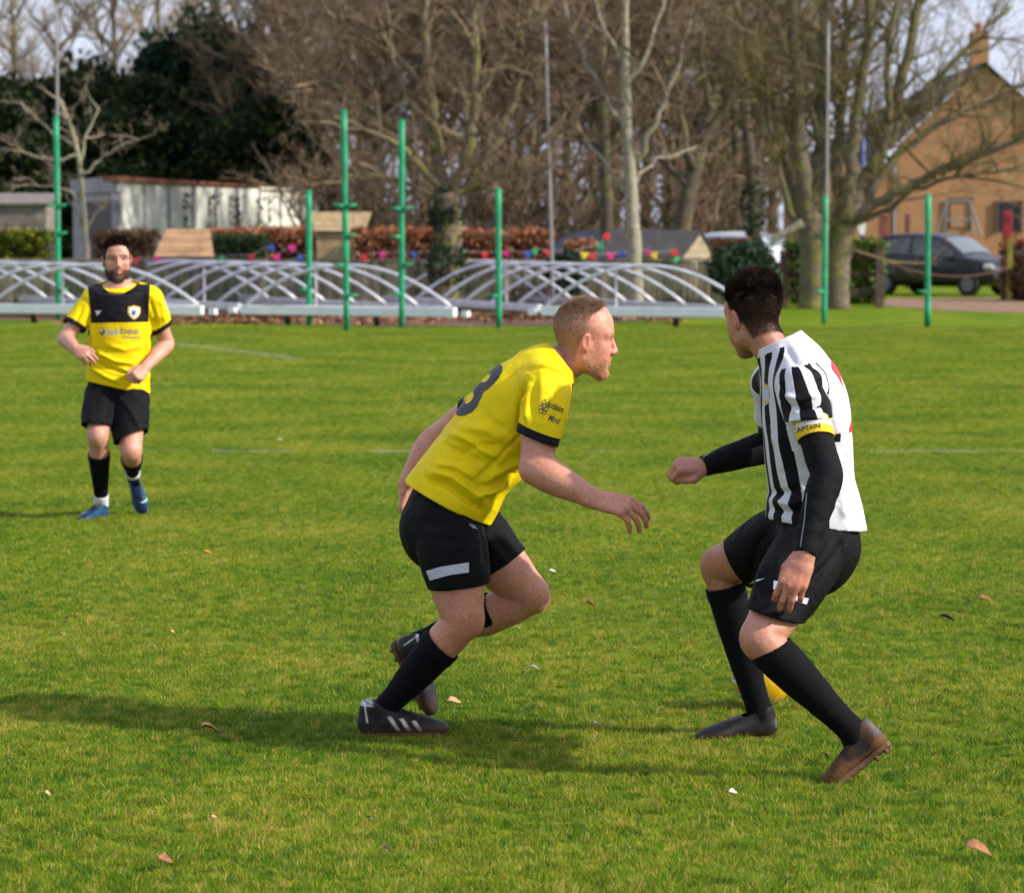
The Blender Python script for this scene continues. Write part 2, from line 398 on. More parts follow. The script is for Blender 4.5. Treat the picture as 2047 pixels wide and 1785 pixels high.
def grass_field(name, pts, size, variants, label):
    col = bpy.data.collections.new(name + "_tiles")
    for me in variants: col.objects.link(bpy.data.objects.new("grass_tile", me))
    me = bpy.data.meshes.new(name); me.from_pydata([tuple(p) for p in pts], [], [])
    o = obj(name, me); tag(o, label, "grass", kind="stuff")
    ng = bpy.data.node_groups.new(name, 'GeometryNodeTree'); ng.interface.new_socket("Geometry", in_out='INPUT', socket_type='NodeSocketGeometry'); ng.interface.new_socket("Geometry", in_out='OUTPUT', socket_type='NodeSocketGeometry')
    gi, go = ng.nodes.new("NodeGroupInput"), ng.nodes.new("NodeGroupOutput"); ip = ng.nodes.new("GeometryNodeInstanceOnPoints"); ci = ng.nodes.new("GeometryNodeCollectionInfo")
    ci.inputs[0].default_value = col; ci.inputs["Separate Children"].default_value = True; ci.inputs["Reset Children"].default_value = True; ip.inputs["Pick Instance"].default_value = True
    ri = ng.nodes.new("FunctionNodeRandomValue"); ri.data_type = 'INT'; ri.inputs[4].default_value = 0; ri.inputs[5].default_value = len(variants) - 1
    rt = ng.nodes.new("FunctionNodeRandomValue"); rt.data_type = 'INT'; rt.inputs[4].default_value = 0; rt.inputs[5].default_value = 3; rt.inputs["Seed"].default_value = 5
    mu = ng.nodes.new("ShaderNodeMath"); mu.operation = 'MULTIPLY'; mu.inputs[1].default_value = math.pi / 2; cx = ng.nodes.new("ShaderNodeCombineXYZ")
    L = ng.links.new; L(gi.outputs[0], ip.inputs["Points"]); L(ci.outputs[0], ip.inputs["Instance"]); L(ri.outputs[2], ip.inputs["Instance Index"]); L(rt.outputs[2], mu.inputs[0]); L(mu.outputs[0], cx.inputs[2]); L(cx.outputs[0], ip.inputs["Rotation"]); L(ip.outputs[0], go.inputs[0])
    md = o.modifiers.new("grass", 'NODES'); md.node_group = ng
    return o
def grid(y0, y1, s, extra, skip=None):
    out = []
    y = y0 + s / 2
    while y < y1:
        hw = y * 1023.5 / FPX + extra; x = -math.ceil(hw / s) * s
        while x < hw + s: out.append((x, y, 0.0)); x += s
        y += s
    return out
T1 = [tile(8000, 0.5, 0.024, 0.0030, 2, 100 + i) for i in range(6)]; T2 = [tile(5200, 0.5, 0.022, 0.0046, 1, 200 + i) for i in range(5)]; T3 = [tile(7000, 1.0, 0.026, 0.0085, 1, 300 + i) for i in range(4)]
grass_field("grass", grid(6.5, 14.0, 0.5, 2.5), .5, T1, "short green and straw coloured turf in front of the players")
grass_field("grass", grid(14.0, 27.0, 0.5, 4.0), .5, T2, "mown turf across the middle of the pitch")
grass_field("grass", grid(27.0, 52.0, 1.0, 7.0), 1., T3, "smooth far turf up to the green posts")
# ------------------------------------------------------------------ things at the edge of the pitch
M = {}
M["green_paint"] = flat("green_padding", (0.004, 0.27, 0.115), 0.55, 0.35, 5, bstr=.2); M["galv"] = flat("galvanised_tube", (0.60, 0.60, 0.66), 0.42, 0.18, 4, metal=0.2)
M["white_alu"] = flat("white_gutter", (0.78, 0.80, 0.80), 0.45, 0.10, 3); M["tyre"] = flat("rubber", (0.012, 0.012, 0.013), 0.8); M["hub"] = flat("red_hub", (0.30, 0.03, 0.03), 0.6)
M["steel"] = flat("dull_steel_pole", (0.23, 0.22, 0.22), 0.5, 0.15, 3); M["tarp"] = flat("dark_green_sheet", (0.012, 0.03, 0.016), 0.7)
def cleat(parent, p, side, both):
    m = MB()
    for s in ((-1, 1) if both else (side,)):
        m.tube([p + np.array([s * .02, -.045, 0]), p + np.array([s * .11, -.06, .004]), p + np.array([s * .20, -.05, .030 if both else .022])], [.032, .030, .010], 7)
    m.build("cleat", M["green_paint"], parent, smooth=True)
def green_post(top, base, cleats, label):
    b = G(*base); d = b[1]; t = P(top[0], top[1], d); root = empty("net_post", tuple(b)); tag(root, label, "post", "green posts along the boundary")
    o_ = np.array(b); m = MB(); H = t[2]; r = RNG
    zs = np.linspace(0, H, 9); m.tube([((t[0] - b[0]) * z / H, 0, z) for z in zs], [.052 + .005 * math.sin(3.1 * z + b[0]) for z in zs], 12)
    m.build("post", M["green_paint"], root, smooth=True)
    m = MB(); m.tube([((t[0] - b[0]), 0, H - .02), ((t[0] - b[0]), 0, H + .015)], [.058, .045], 12); m.build("cap", M["green_paint"], root, smooth=True)
    for px, py, s, both in cleats:
        z = P(px, py, d)[2]; cleat(root, np.array([(t[0] - b[0]) * z / H, 0, z]), s, both)
    return root
green_post((112, 232), (117, 640), [(112, 412, 1, True), (125, 467, 1, False), (130, 580, 1, False)], "green padded post behind the bearded player, farthest left")
green_post((617, 382), (618, 650), [(605, 580, -1, False)], "short green post just left of the tallest green post")
green_post((687, 222), (693, 663), [(688, 412, 1, True), (705, 472, 1, False), (680, 532, -1, False), (705, 592, 1, False)], "tallest green post with several side cleats")
green_post((803, 241), (803, 657), [(802, 418, 1, True), (790, 474, -1, False), (815, 530, 1, False), (790, 588, -1, False)], "tall green post just right of the tallest one")
green_post((996, 378), (997, 657), [(985, 592, -1, False)], "short green post behind the leaning player's back")
green_post((1650, 393), (1647, 648), [(1637, 584, -1, False)], "green post in front of the double-trunked tree")
green_post((1855, 390), (1854, 655), [(1840, 584, -1, False)], "green post in front of the black hatchback")
for top, base, r, lab in (((113, 8), (118, 636), .030, "tall thin grey pole beside the far left green post"), ((1090, 42), (1106, 632), .030, "tall thin grey pole behind the hooped covers in the middle"), ((1656, 45), (1650, 640), .028, "tall thin grey pole rising above the green post by the double-trunked tree")):
    b = G(*base); t = P(top[0], top[1], b[1]); root = empty("net_pole", tuple(b)); tag(root, lab, "pole", "tall grey net poles")
    m = MB(); n = 7; m.tube([((t[0] - b[0]) * i / n, 0, t[2] * i / n) for i in range(n + 1)], [r * (1.35 if i < 4 else 1.0) for i in range(n + 1)], 10); m.build("shaft", M["steel"], root, smooth=True)
    m = MB(); m.tube([((t[0] - b[0]), -.02, t[2] - .02), ((t[0] - b[0]), -.16, t[2])], .012, 6); m.build("hook", M["steel"], root)
# ---- wheeled pitch covers: hooped frames on low trolleys
def cover(FL, FR, BL, label):
    """ground pixels of front-left, front-right and back-left corners"""
    fl, fr, bl = G(*FL), G(*FR), G(*BL); ax, dp = fr - fl, bl - fl; root = empty("pitch_cover", tuple(fl)); tag(root, label, "pitch cover", "wheeled hooped pitch covers")
    X, Y = Vector(ax), Vector(dp); zb = .26
    def beam(a, b, w, h, mat, nm):
        m = MB(); a, b = Vector(a), Vector(b); t = (b - a); L = t.length; m.box(((a + b) / 2)[:], (L, w, h), math.atan2(t.y, t.x)); m.build(nm, mat, root, bevel=.012)
    beam((-.05, 0, zb), X * 1.0 + Vector((.05, 0, zb)), .14, .17, M["white_alu"], "gutter"); beam(Y + Vector((0, 0, zb)), X + Y + Vector((0, 0, zb)), .12, .14, M["galv"], "gutter")
    for e, nm in ((Vector((0, 0, 0)), "side_beam"), (X, "side_beam")): beam(e + Y * .02 + Vector((0, 0, zb + .04)), e + Y * .985 + Vector((0, 0, zb + .04)), .10, .13, M["galv"], nm)
    for e in (-.06, 1.06):
        m = MB(); m.box((X * e + Vector((0, 0, zb - .02)))[:], (.12, .12, .10), math.atan2(X.y, X.x)); m.build("gutter_end", M["white_alu"], root)
    m = MB(); m.box((X * .5 + Y * .5 + Vector((0, 0, zb - .04)))[:], (X.length * .96, .9, .03), math.atan2(X.y, X.x)); m.build("folded_sheet", M["tarp"], root)
    for k in range(9):
        o = Y * (k / 8.0); pts = []
        for j in range(17):
            t = j / 16; pts.append(o + X * (.01 + .98 * t) + Vector((0, 0, zb + .10 + .70 * (1 - abs(2 * t - 1) ** 2.1))))
        m = MB(); m.tube(pts, .033, 8); m.build("hoop", M["galv"], root, smooth=True)
        if k in (1, 5): m = MB(); m.tube([o + X * .5 + Vector((0, 0, zb)), o + X * .5 + Vector((0, 0, zb + .78))], .022, 6); m.build("strut", M["galv"], root)
    m = MB(); m.tube([X * .5 + Vector((0, 0, zb + .80)), X * .5 + Y + Vector((0, 0, zb + .80))], .02, 8); m.build("ridge_bar", M["galv"], root, smooth=True)
    for u, v in ((.25, .03), (.68, .03), (.25, .96), (.68, .96)):
        c = X * u + Y * v; m = MB(); m.tube([c + Vector((-.05, 0, .13)), c + Vector((.05, 0, .13))], .13, 16); w = m.build("wheel", M["tyre"], root)
        m = MB(); m.tube([c + Vector((-.055, 0, .13)), c + Vector((.055, 0, .13))], .06, 10); m.build("hub", M["hub"], w)
        m = MB(); m.box((c + Vector((0, 0, .2)))[:], (.04, .05, .16)); m.build("axle_bracket", M["galv"], root)
cover((-20, 645), (400, 650), (-410, 618), "hooped pitch cover behind the bearded player, cut by the photo edge")
cover((489, 648), (905, 655), (95, 620), "hooped pitch cover standing between the two tall green posts and the bearded player")
cover((1088, 651), (1500, 656), (700, 623), "hooped pitch cover just behind the two duelling players' heads")
# ---- board fence
FD = 60.0
board_m = []
for i, c in enumerate(((0.20, 0.175, 0.115), (0.155, 0.145, 0.09), (0.28, 0.24, 0.17), (0.11, 0.11, 0.068))):
    m, nt, b = mat_new("weathered_board"); n = noise(nt, 3.0, 6, "Object", 1.5); n2 = noise(nt, 25, 4, "Object")
    c1 = ramp(nt, n, [(0.3, tuple(x * .6 for x in c)), (0.5, c), (0.7, tuple(x * 1.35 for x in c))]); nt.links.new(mixc(nt, math_n(nt, 'MULTIPLY', n2, .35), c1, (0.05, 0.08, 0.03)), b.inputs["Base Color"]); b.inputs["Roughness"].default_value = .9; board_m.append(m)
fence = empty("board_fence", (0, FD, 0)); tag(fence, "low weathered grey-brown close-board fence behind the hooped covers", "fence")
bmesh_v = []
for i in range(8):
    m = MB(); h = 1.06 + RNG.uniform(-.012, .012); m.box((0, 0, h / 2), (.112, .022, h)); bmesh_v.append(m.mesh("board", board_m[i % 4], bevel=.004))
x = -17.0
while x < 4.45:
    o = obj("board", bmesh_v[RNG.integers(0, 8)], fence, (x, RNG.uniform(-.012, .012), 0)); o.rotation_euler = (0, RNG.normal(0, .004), 0); x += .120
for z in (.25, .85): m = MB(); m.box((-6.3, .05, z), (21.5, .05, .08)); m.build("rail", board_m[1], fence)
m = MB(); m.box((-6.3, 0, 1.085), (21.5, .07, .035)); m.build("capping", board_m[2], fence)
for i in range(-2, 8): m = MB(); m.box((-11.5 + 2.25 * i, .12, .55), (.10, .10, 1.1)); m.build("fence_post", board_m[3], fence)
# ---- bunting along the fence top
CF = {"red": (0.72, 0.025, 0.03), "pink": (0.75, 0.02, 0.25), "blue": (0.03, 0.10, 0.45), "green": (0.03, 0.42, 0.12), "yellow": (0.70, 0.55, 0.02), "magenta": (0.50, 0.02, 0.18)}
CF = {k: flat("flag_" + k, v, .6, .1, 8) for k, v in CF.items()}
bun = empty("bunting", (0, FD - .1, 1.1)); tag(bun, "string of small coloured pennants strung along the top of the board fence", "bunting")
FLG = [(272, 516, "red"), (315, 515, "pink"), (443, 513, "green"), (503, 509, "red"), (543, 490, "blue"), (554, 510, "pink"), (584, 491, "pink"), (600, 512, "blue"), (727, 510, "red"), (764, 504, "pink"), (828, 504, "blue"), (925, 502, "green"), (970, 506, "red"), (1012, 502, "pink"), (1055, 504, "blue"), (1069, 498, "green"), (1095, 501, "red"), (1118, 503, "magenta"), (1140, 504, "green"), (1168, 505, "yellow"), (1184, 508, "red"), (1221, 507, "pink"), (1244, 504, "blue"), (1296, 500, "magenta"), (1308, 506, "yellow"), (1349, 501, "red"), (1351, 512, "green"), (1213, 468, "red"), (1201, 488, "green")]
pts = []
for px, py, c in FLG:
    p = P(px, py + 6, FD - .08) - np.array([0, FD - .1, 1.1]); a = RNG.normal(0, .35); R_ = Matrix.Rotation(a, 3, 'Y'); s = .085 * RNG.uniform(.85, 1.1)
    q = [Vector(p) + R_ @ Vector(v) for v in ((-s, 0, s * .75), (s, 0, s * .75), (s * .25, -.03, -s * .9), (-s * .2, -.02, -s * .9))]; m = MB()
    m.add([tuple(v) for v in q] + [tuple(v + Vector((0, .008, 0))) for v in q], [(0, 1, 2, 3), (7, 6, 5, 4), (0, 4, 5, 1), (1, 5, 6, 2), (2, 6, 7, 3), (3, 7, 4, 0)]); m.build("flag", CF[c], bun); pts.append(tuple(p + np.array([0, .01, s * .75])))
main = sorted(pts[:27]); m = MB(); m.tube(main, .003, 5); m.build("cord", M["white_alu"], bun)
m = MB(); m.tube([main[18], pts[28], pts[27]], .006, 5); m.build("cord", M["white_alu"], bun)
# ---- foliage helpers
def leaf_mat(name, stops, rough=.6, trans=.25):
    m, nt, b = mat_new(name); c = ramp(nt, attr(nt, "r"), stops); nt.links.new(c, b.inputs["Base Color"]); b.inputs["Roughness"].default_value = rough; b.inputs["Specular IOR Level"].default_value = .2
    if trans:
        tr = nt.nodes.new("ShaderNodeBsdfTranslucent"); nt.links.new(c, tr.inputs[0]); mx = nt.nodes.new("ShaderNodeMixShader"); mx.inputs[0].default_value = trans
        nt.links.new(b.outputs[0], mx.inputs[1]); nt.links.new(tr.outputs[0], mx.inputs[2]); nt.links.new(mx.outputs[0], nt.nodes["Material Output"].inputs[0])
    return m
def leaves(name, C, size, mat, parent=None, asp=.6, rng=None, normal=None, droop=0.0):
    """leaf-sized diamond faces at points C"""
    rng = rng or RNG; n = len(C); a = rng.normal(size=(n, 3)); a[:, 2] -= droop; a /= np.linalg.norm(a, axis=1, keepdims=True); b = np.cross(a, rng.normal(size=(n, 3))); b /= np.linalg.norm(b, axis=1, keepdims=True) + 1e-9
    s = size * rng.uniform(.6, 1.35, n)[:, None]; V = np.stack([C - a * s, C + b * s * asp, C + a * s, C - b * s * asp], 1).reshape(-1, 3)
    me = mesh_from(name, V, np.arange(n)[:, None] * 4 + np.arange(4), mat, False); set_attr(me, "r", np.repeat(rng.random(n), 4))
    return obj(name, me, parent) if parent is not None else me
LM = {"beech": leaf_mat("copper_beech_leaves", [(0, (0.13, 0.045, 0.022)), (.5, (0.33, 0.13, 0.06)), (1, (0.55, 0.27, 0.14))]), "brown": leaf_mat("brown_hedge_leaves", [(0, (0.05, 0.032, 0.016)), (1, (0.15, 0.09, 0.045))]),
      "dark": leaf_mat("dark_hedge_leaves", [(0, (0.012, 0.03, 0.010)), (1, (0.04, 0.075, 0.024))]), "gold": leaf_mat("golden_privet_leaves", [(0, (0.03, 0.06, 0.006)), (.6, (0.10, 0.13, 0.008)), (1, (0.36, 0.30, 0.01))]),
      "green": leaf_mat("laurel_leaves", [(0, (0.03, 0.07, 0.015)), (.7, (0.10, 0.17, 0.03)), (1, (0.22, 0.27, 0.05))]), "ivy": leaf_mat("ivy_leaves", [(0, (0.012, 0.03, 0.014)), (.8, (0.035, 0.07, 0.03)), (1, (0.12, 0.17, 0.11))]),
      "yew": leaf_mat("yew_foliage", [(0, (0.004, 0.012, 0.004)), (.7, (0.015, 0.032, 0.007)), (1, (0.06, 0.068, 0.008))]), "cypress": leaf_mat("cypress_foliage", [(0, (0.004, 0.015, 0.007)), (1, (0.018, 0.050, 0.018))]), "litter": leaf_mat("fallen_beech_leaves", [(0, (0.10, 0.04, 0.02)), (.6, (0.26, 0.12, 0.06)), (1, (0.42, 0.25, 0.15))], trans=0)}
bark_core = flat("hedge_core_twigs", (0.035, 0.025, 0.016), .95, .4, 10)
def hedge(x0, x1, ytop, d, depth, kind, size, n, label, name="hedge", ybase=None):
    a, b, t = P(x0, 500, d)[0], P(x1, 500, d)[0], P((x0 + x1) / 2, ytop, d)[2]; w = b - a; root = empty(name, ((a + b) / 2, d, 0)); tag(root, label, "hedge")
    C = RNG.uniform(-1, 1, (n, 3)); face = RNG.integers(0, 3, n); C[face == 0, 1] = -1 + RNG.random((face == 0).sum()) * .35; C[face == 1, 2] = 1 - RNG.random((face == 1).sum()) * .25
    C = C * [w / 2, depth / 2, t / 2] + [0, 0, t / 2]; C += RNG.normal(0, .035, C.shape); C[:, 2] += .08 * (vnoise(C * [1, 1, 0], 2.0, int(x0) % 50) - .5) * (C[:, 2] / t); C[:, 2] = np.abs(C[:, 2])
    leaves("foliage", C, size, LM[kind], root); m = MB(); m.box((0, .05, t * .44), (w * .93, depth * .7, t * .88)); m.build("stems", bark_core, root); return root
hedge(-40, 107, 462, 63.5, 1.2, "gold", .045, 5200, "clipped yellow-green hedge behind the fence at the far left")
hedge(192, 314, 462, 64, 1.0, "brown", .040, 4200, "dull brown clipped hedge left of the plank playhouse")
hedge(424, 536, 472, 63, 1.0, "dark", .040, 4200, "dark green low hedge right of the plank playhouse")
hedge(420, 645, 457, 66, .9, "beech", .050, 5200, "copper beech hedge in front of the white shed")
hedge(705, 882, 458, 63.5, .9, "beech", .050, 5200, "copper beech hedge left of the ivy-clad trunk")
hedge(912, 1105, 461, 63.5, .9, "beech", .050, 5200, "copper beech hedge right of the ivy-clad trunk")
hedge(1132, 1188, 484, 63.0, .5, "beech", .050, 2200, "small copper beech bush in front of the blue car")
hedge(1570, 1765, 482, 68, 1.0, "green", .055, 6000, "bright green laurel hedge behind the three-rail fence")
hedge(1415, 1500, 482, 66, .8, "beech", .05, 2600, "copper beech hedge under the white car roof")
hedge(2000, 2200, 478, 71.5, .9, "beech", .05, 4200, "brown hedge at the right edge beside the black hatchback")
def bush(px, py, d, rx, rz, kind, size, n, label, name="bush"):
    c = P(px, py, d); root = empty(name, (c[0], d, 0)); tag(root, label, "bush"); C = RNG.normal(size=(n, 3)); C /= np.linalg.norm(C, axis=1, keepdims=True); C *= (RNG.random((n, 1)) ** .4) * [rx, rx * .7, rz]; C *= 1 + .3 * (vnoise(C, 3.0, int(px) % 40)[:, None] - .5); C[:, 2] += c[2]; C[:, 2] = np.abs(C[:, 2])
    leaves("foliage", C, size, LM[kind], root); m = MB()
    for k in range(7): a = k * .9; m.tube([(0, 0, 0), (rx * .4 * math.cos(a), rx * .3 * math.sin(a), c[2] * .6), (rx * .8 * math.cos(a), rx * .5 * math.sin(a), c[2] + rz * .4)], [.02, .014, .006], 5)
    m.build("stem", bark_core, root); return root
bush(1490, 545, 59.2, .75, .68, "ivy", .05, 6500, "ivy bush smothering the right end of the board fence"); bush(1130, 545, 59.5, .45, .5, "ivy", .05, 2600, "patch of ivy hanging over the board fence by the grey pole")
bush(2045, 560, 70.5, .5, .55, "brown", .05, 2200, "brown scrubby bush at the right edge below the red box"); bush(1540, 560, 66.0, .4, .45, "beech", .05, 1500, "rust-leaved bush beside the ivy bush")
C = np.column_stack([RNG.uniform(-8.2, 3.2, 5200), RNG.uniform(53.3, 59.5, 5200), RNG.uniform(.01, .05, 5200)]); C = C[vnoise(C * [1, 1, 0], .9, 3) > .36]; o = obj("fallen_leaves", leaves("fallen_leaves", C, .045, LM["litter"])); tag(o, "carpet of brown fallen leaves below the board fence and covers", "leaves", kind="stuff")
# ---- three-rail fence with corner post, chain
rail_m = flat("dark_rail_timber", (0.055, 0.04, 0.028), .9, .4, 5); post_m = flat("brown_post_timber", (0.12, 0.072, 0.055), .85, .3, 5)
rf = empty("rail_fence", (0, 65, 0)); tag(rf, "dark three-rail timber fence between the ivy bush and the track", "fence")
xa, xb = P(1562, 500, 65)[0], P(1757, 500, 65)[0]
for py in (514, 549, 584): m = MB(); m.box(((xa + xb) / 2, 0, P(1650, py, 65)[2]), (xb - xa, .05, .11)); m.build("rail", rail_m, rf, bevel=.008)
for px, hh in ((1757, 490), (1660, 500), (1566, 500)): m = MB(); z = P(px, hh, 65)[2]; m.box((P(px, 500, 65)[0], -.06, z / 2), (.17, .15, z), taper=(.9, .9)); m.build("post", post_m, rf, bevel=.01)
rf2 = empty("rail_fence", (0, 70.5, 0)); tag(rf2, "dark two-rail fence running off the right edge by the hatchback", "fence")
for py in (505, 552): m = MB(); m.box((P(2140, 500, 70)[0], 0, P(2140, py, 70.5)[2]), (3.2, .05, .12)); m.build("rail", rail_m, rf2)
ym = flat("mossy_post", (0.20, 0.17, 0.02), .85, .3, 6); m = MB(); z = P(2015, 478, 70.4)[2]; m.box((P(2018, 500, 70.4)[0], -.08, z / 2), (.13, .13, z)); m.build("post", ym, rf2, bevel=.01)
a, b = P(1765, 520, 65), P(2018, 535, 70); pts = [tuple(a * (1 - t) + b * t + np.array([0, 0, -1.1 * t * (1 - t)])) for t in np.linspace(0, 1, 25)]; ch = empty("chain"); tag(ch, "rusty chain sagging across the track in front of the hatchback", "chain"); m = MB(); m.tube(pts, .014, 6); m.build("links", flat("rust", (0.10, 0.05, 0.04), .8), ch, smooth=True)
# ------------------------------------------------------------------ buildings, cars, playhouses behind the fence
def brick_mat(name, c1, c2, mortar, axis='X'):
    m, nt, b = mat_new(name); pos = nt.nodes.new("ShaderNodeNewGeometry").outputs["Position"]; sx = nt.nodes.new("ShaderNodeSeparateXYZ"); nt.links.new(pos, sx.inputs[0]); cx = nt.nodes.new("ShaderNodeCombineXYZ")
    nt.links.new(sx.outputs[0 if axis == 'X' else 1], cx.inputs[0]); nt.links.new(sx.outputs[2], cx.inputs[1]); br = nt.nodes.new("ShaderNodeTexBrick"); nt.links.new(cx.outputs[0], br.inputs["Vector"])
    br.inputs["Color1"].default_value = (*c1, 1); br.inputs["Color2"].default_value = (*c2, 1); br.inputs["Mortar"].default_value = (*mortar, 1); br.inputs["Scale"].default_value = 1.0
    br.inputs["Brick Width"].default_value = .225; br.inputs["Row Height"].default_value = .075; br.inputs["Mortar Size"].default_value = .008
    n = noise(nt, 1.2, 5, vec=pos); nt.links.new(mixc(nt, math_n(nt, 'MULTIPLY', n, .35), br.outputs[0], tuple(x * .6 for x in c1)), b.inputs["Base Color"]); b.inputs["Roughness"].default_value = .9; bump(nt, b, br.outputs["Fac"], -.5, .01)
    return m
def slab(a, b, z0, z1, th, mat, name, parent, z1b=None, off=0.0):
    """upright wall piece from ground point a to b"""
    a, b = Vector((a[0], a[1], 0)), Vector((b[0], b[1], 0)); t = (b - a).normalized(); n = Vector((t.y, -t.x, 0)); a = a + n * off; b = b + n * off; z1b = z1 if z1b is None else z1b
    m = MB(); A = [a + Vector((0, 0, z0)), b + Vector((0, 0, z0)), b + Vector((0, 0, z1b)), a + Vector((0, 0, z1))]; B = [p - n * th for p in A]
    m.add([tuple(p) for p in A + B], [(0, 1, 2, 3), (7, 6, 5, 4), (0, 4, 5, 1), (1, 5, 6, 2), (2, 6, 7, 3), (3, 7, 4, 0)]); return m.build(name, mat, parent)
def lerp2(a, b, t): return np.asarray(a) * (1 - t) + np.asarray(b) * t
# white concrete shed with rusty roof edge
ws = empty("garage"); tag(ws, "long white-painted concrete garage with rusty roof edge and ivy streaks", "garage")
A, B, A2 = P(237, 458, 80), P(640, 458, 93), P(146, 458, 86); zt = P(237, 360, 80)[2]; ztb = P(640, 386, 93)[2]
conc = flat("flaking_white_paint", (0.70, 0.69, 0.62), .85, .22, 1.6, bstr=.3); greyc = flat("grey_concrete", (0.27, 0.26, 0.29), .9, .2, 2); plum = flat("plum_door", (0.06, 0.035, 0.045), .7, .25, 3); rust = flat("rusty_roof_sheet", (0.25, 0.085, 0.05), .85, .35, 4); moss = flat("dark_joint", (0.045, 0.05, 0.035), .9, .4, 4)
n = 9
for i in range(n):
    t0, t1 = i / n + .006, (i + 1) / n - .006; h0, h1 = zt + (ztb - zt) * t0, zt + (ztb - zt) * t1
    for j, (u0, u1) in enumerate(((0, .5), (.505, 1.0))): slab(lerp2(A, B, t0), lerp2(A, B, t1), h0 * u0, h0 * u1, .06, conc, "wall_panel", ws, h1 * u1)
    if i: slab(lerp2(A, B, i / n - .006), lerp2(A, B, i / n + .003), 0, h0, .05, greyc, "pilaster", ws, None, .04)
slab(lerp2(A, B, -.002), lerp2(A, B, 1.0), 0, zt - .02, .1, greyc, "backing", ws, ztb - .02, -.08)
slab(lerp2(A2, A, 0), lerp2(A2, A, .99), 0, zt - .35, .12, greyc, "end_wall", ws); slab(lerp2(A2, A, -.02), lerp2(A2, A, 1.0), zt - .32, zt + .10, .2, greyc, "fascia", ws, None, .05)
slab(lerp2(A2, A, .34), lerp2(A2, A, .92), 0, zt - .55, .05, plum, "door", ws, None, .05)
slab(lerp2(A, B, -.01), lerp2(A, B, .66), zt - .05, zt + .10, .5, rust, "roof_edge", ws, zt + (ztb - zt) * .66 + .10, .12); slab(lerp2(A, B, .66), lerp2(A, B, 1.02), zt + (ztb - zt) * .66 - .02, zt + (ztb - zt) * .66 + .06, .4, conc, "roof_edge", ws, ztb + .06, .10)
m = MB(); R0 = [A2, A, B, B + (A2 - A)]; m.add([(p[0], p[1], h) for p, h in zip(R0, (zt + .08, zt + .08, ztb + .05, ztb + .05))], [(0, 1, 2, 3)]); m.build("roof", rust, ws)
for t in (.30, .42, .52, .55, .66, .72):
    c = lerp2(A, B, t); C = np.column_stack([RNG.normal(0, .13, 240), RNG.uniform(-.16, -.04, 240), RNG.uniform(0, 1, 240) ** 1.2 * zt * .9]) + [c[0], c[1], 0]; leaves("ivy", C, .06, LM["ivy"], ws)
# small timber shed, far left
def plank_shed(x0, x1, yt, d, mat, label, pitch=.25, name="shed"):
    a, b, t = P(x0, 458, d), P(x1, 458, d), P(x0, yt, d)[2]; root = empty(name, (0, 0, 0)); tag(root, label, "shed"); n = max(4, int(t / .16))
    for i in range(n): slab(a, b, t * i / n + .004, t * (i + 1) / n - .004, .05, mat[i % len(mat)], "plank", root, None, .012 * (i % 2))
    slab(b, b + np.array([.02, 1.6, 0]), 0, t, .06, mat[0], "end_wall", root); slab(a + np.array([0, 1.6, 0]), a, 0, t, .06, mat[0], "end_wall", root)
    m = MB(); e = .12; m.add([(a[0] - e, d - e, t), (b[0] + e, d - e, t), (b[0] + e, d + 1.7, t + pitch), (a[0] - e, d + 1.7, t + pitch), (a[0] - e, d - e, t + .05), (b[0] + e, d - e, t + .05), (b[0] + e, d + 1.7, t + pitch + .05), (a[0] - e, d + 1.7, t + pitch + .05)], [(0, 1, 2, 3), (4, 7, 6, 5), (0, 4, 5, 1), (1, 5, 6, 2), (2, 6, 7, 3), (3, 7, 4, 0)]); m.build("roof", mat[-1], root); return root
grey_w = [flat("grey_plank", (0.20, 0.17, 0.15), .9, .3, 4), flat("grey_plank", (0.16, 0.135, 0.12), .9, .3, 4)]; tan_w = [flat("tan_plank", (0.40, 0.235, 0.12), .8, .2, 5), flat("tan_plank", (0.34, 0.20, 0.10), .8, .2, 5)]
plank_shed(-60, 92, 410, 72, grey_w, "grey plank shed at the far left edge behind the yellow-green hedge")
# plank playhouse: sloping plank roof facing the pitch
def playhouse(x0, x1, yr, ye, d, inset, plank, label, base=None):
    a, b = P(x0, ye, d), P(x1, ye, d); zr = P(x0, yr, d + .7)[2]; root = empty("playhouse", (0, 0, 0)); tag(root, label, "playhouse"); n = 6; ze = a[2]
    for i in range(n):
        t0, t1 = i / n + .01, (i + 1) / n - .004; row = []
        for t in (t0, t1): ins = inset * t; row.append([(a[0] + ins, d + .8 * t, ze + (zr - ze) * t), (b[0] - ins, d + .8 * t, ze + (zr - ze) * t)])
        q = [row[0][0], row[0][1], row[1][1], row[1][0]]; q2 = [(p[0], p[1] + .02, p[2] - .025) for p in q]; m = MB(); m.add(q + q2, [(0, 1, 2, 3), (7, 6, 5, 4), (0, 4, 5, 1), (1, 5, 6, 2), (2, 6, 7, 3), (3, 7, 4, 0)]); m.build("plank", plank[i % len(plank)], root)
    slab((a[0] + .05, d + .1, 0), (b[0] - .05, d + .1, 0), 0, ze - .01, .05, plank[0], "front_wall", root)
    for xx in (a[0] + .06, b[0] - .06):
        m = MB(); ins = inset if xx < (a[0] + b[0]) / 2 else -inset; m.add([(xx, d + .1, 0), (xx, d + 1.5, 0), (xx, d + 1.5, ze), (xx + ins * .9, d + .8, zr - .05), (xx, d + .1, ze)], [(0, 1, 2, 3, 4)]); m.build("gable", plank[1 % len(plank)], root)
    return root
playhouse(308, 428, 458, 513, 62.0, .16, tan_w, "tan plank playhouse with sloping roof behind the fence at left")
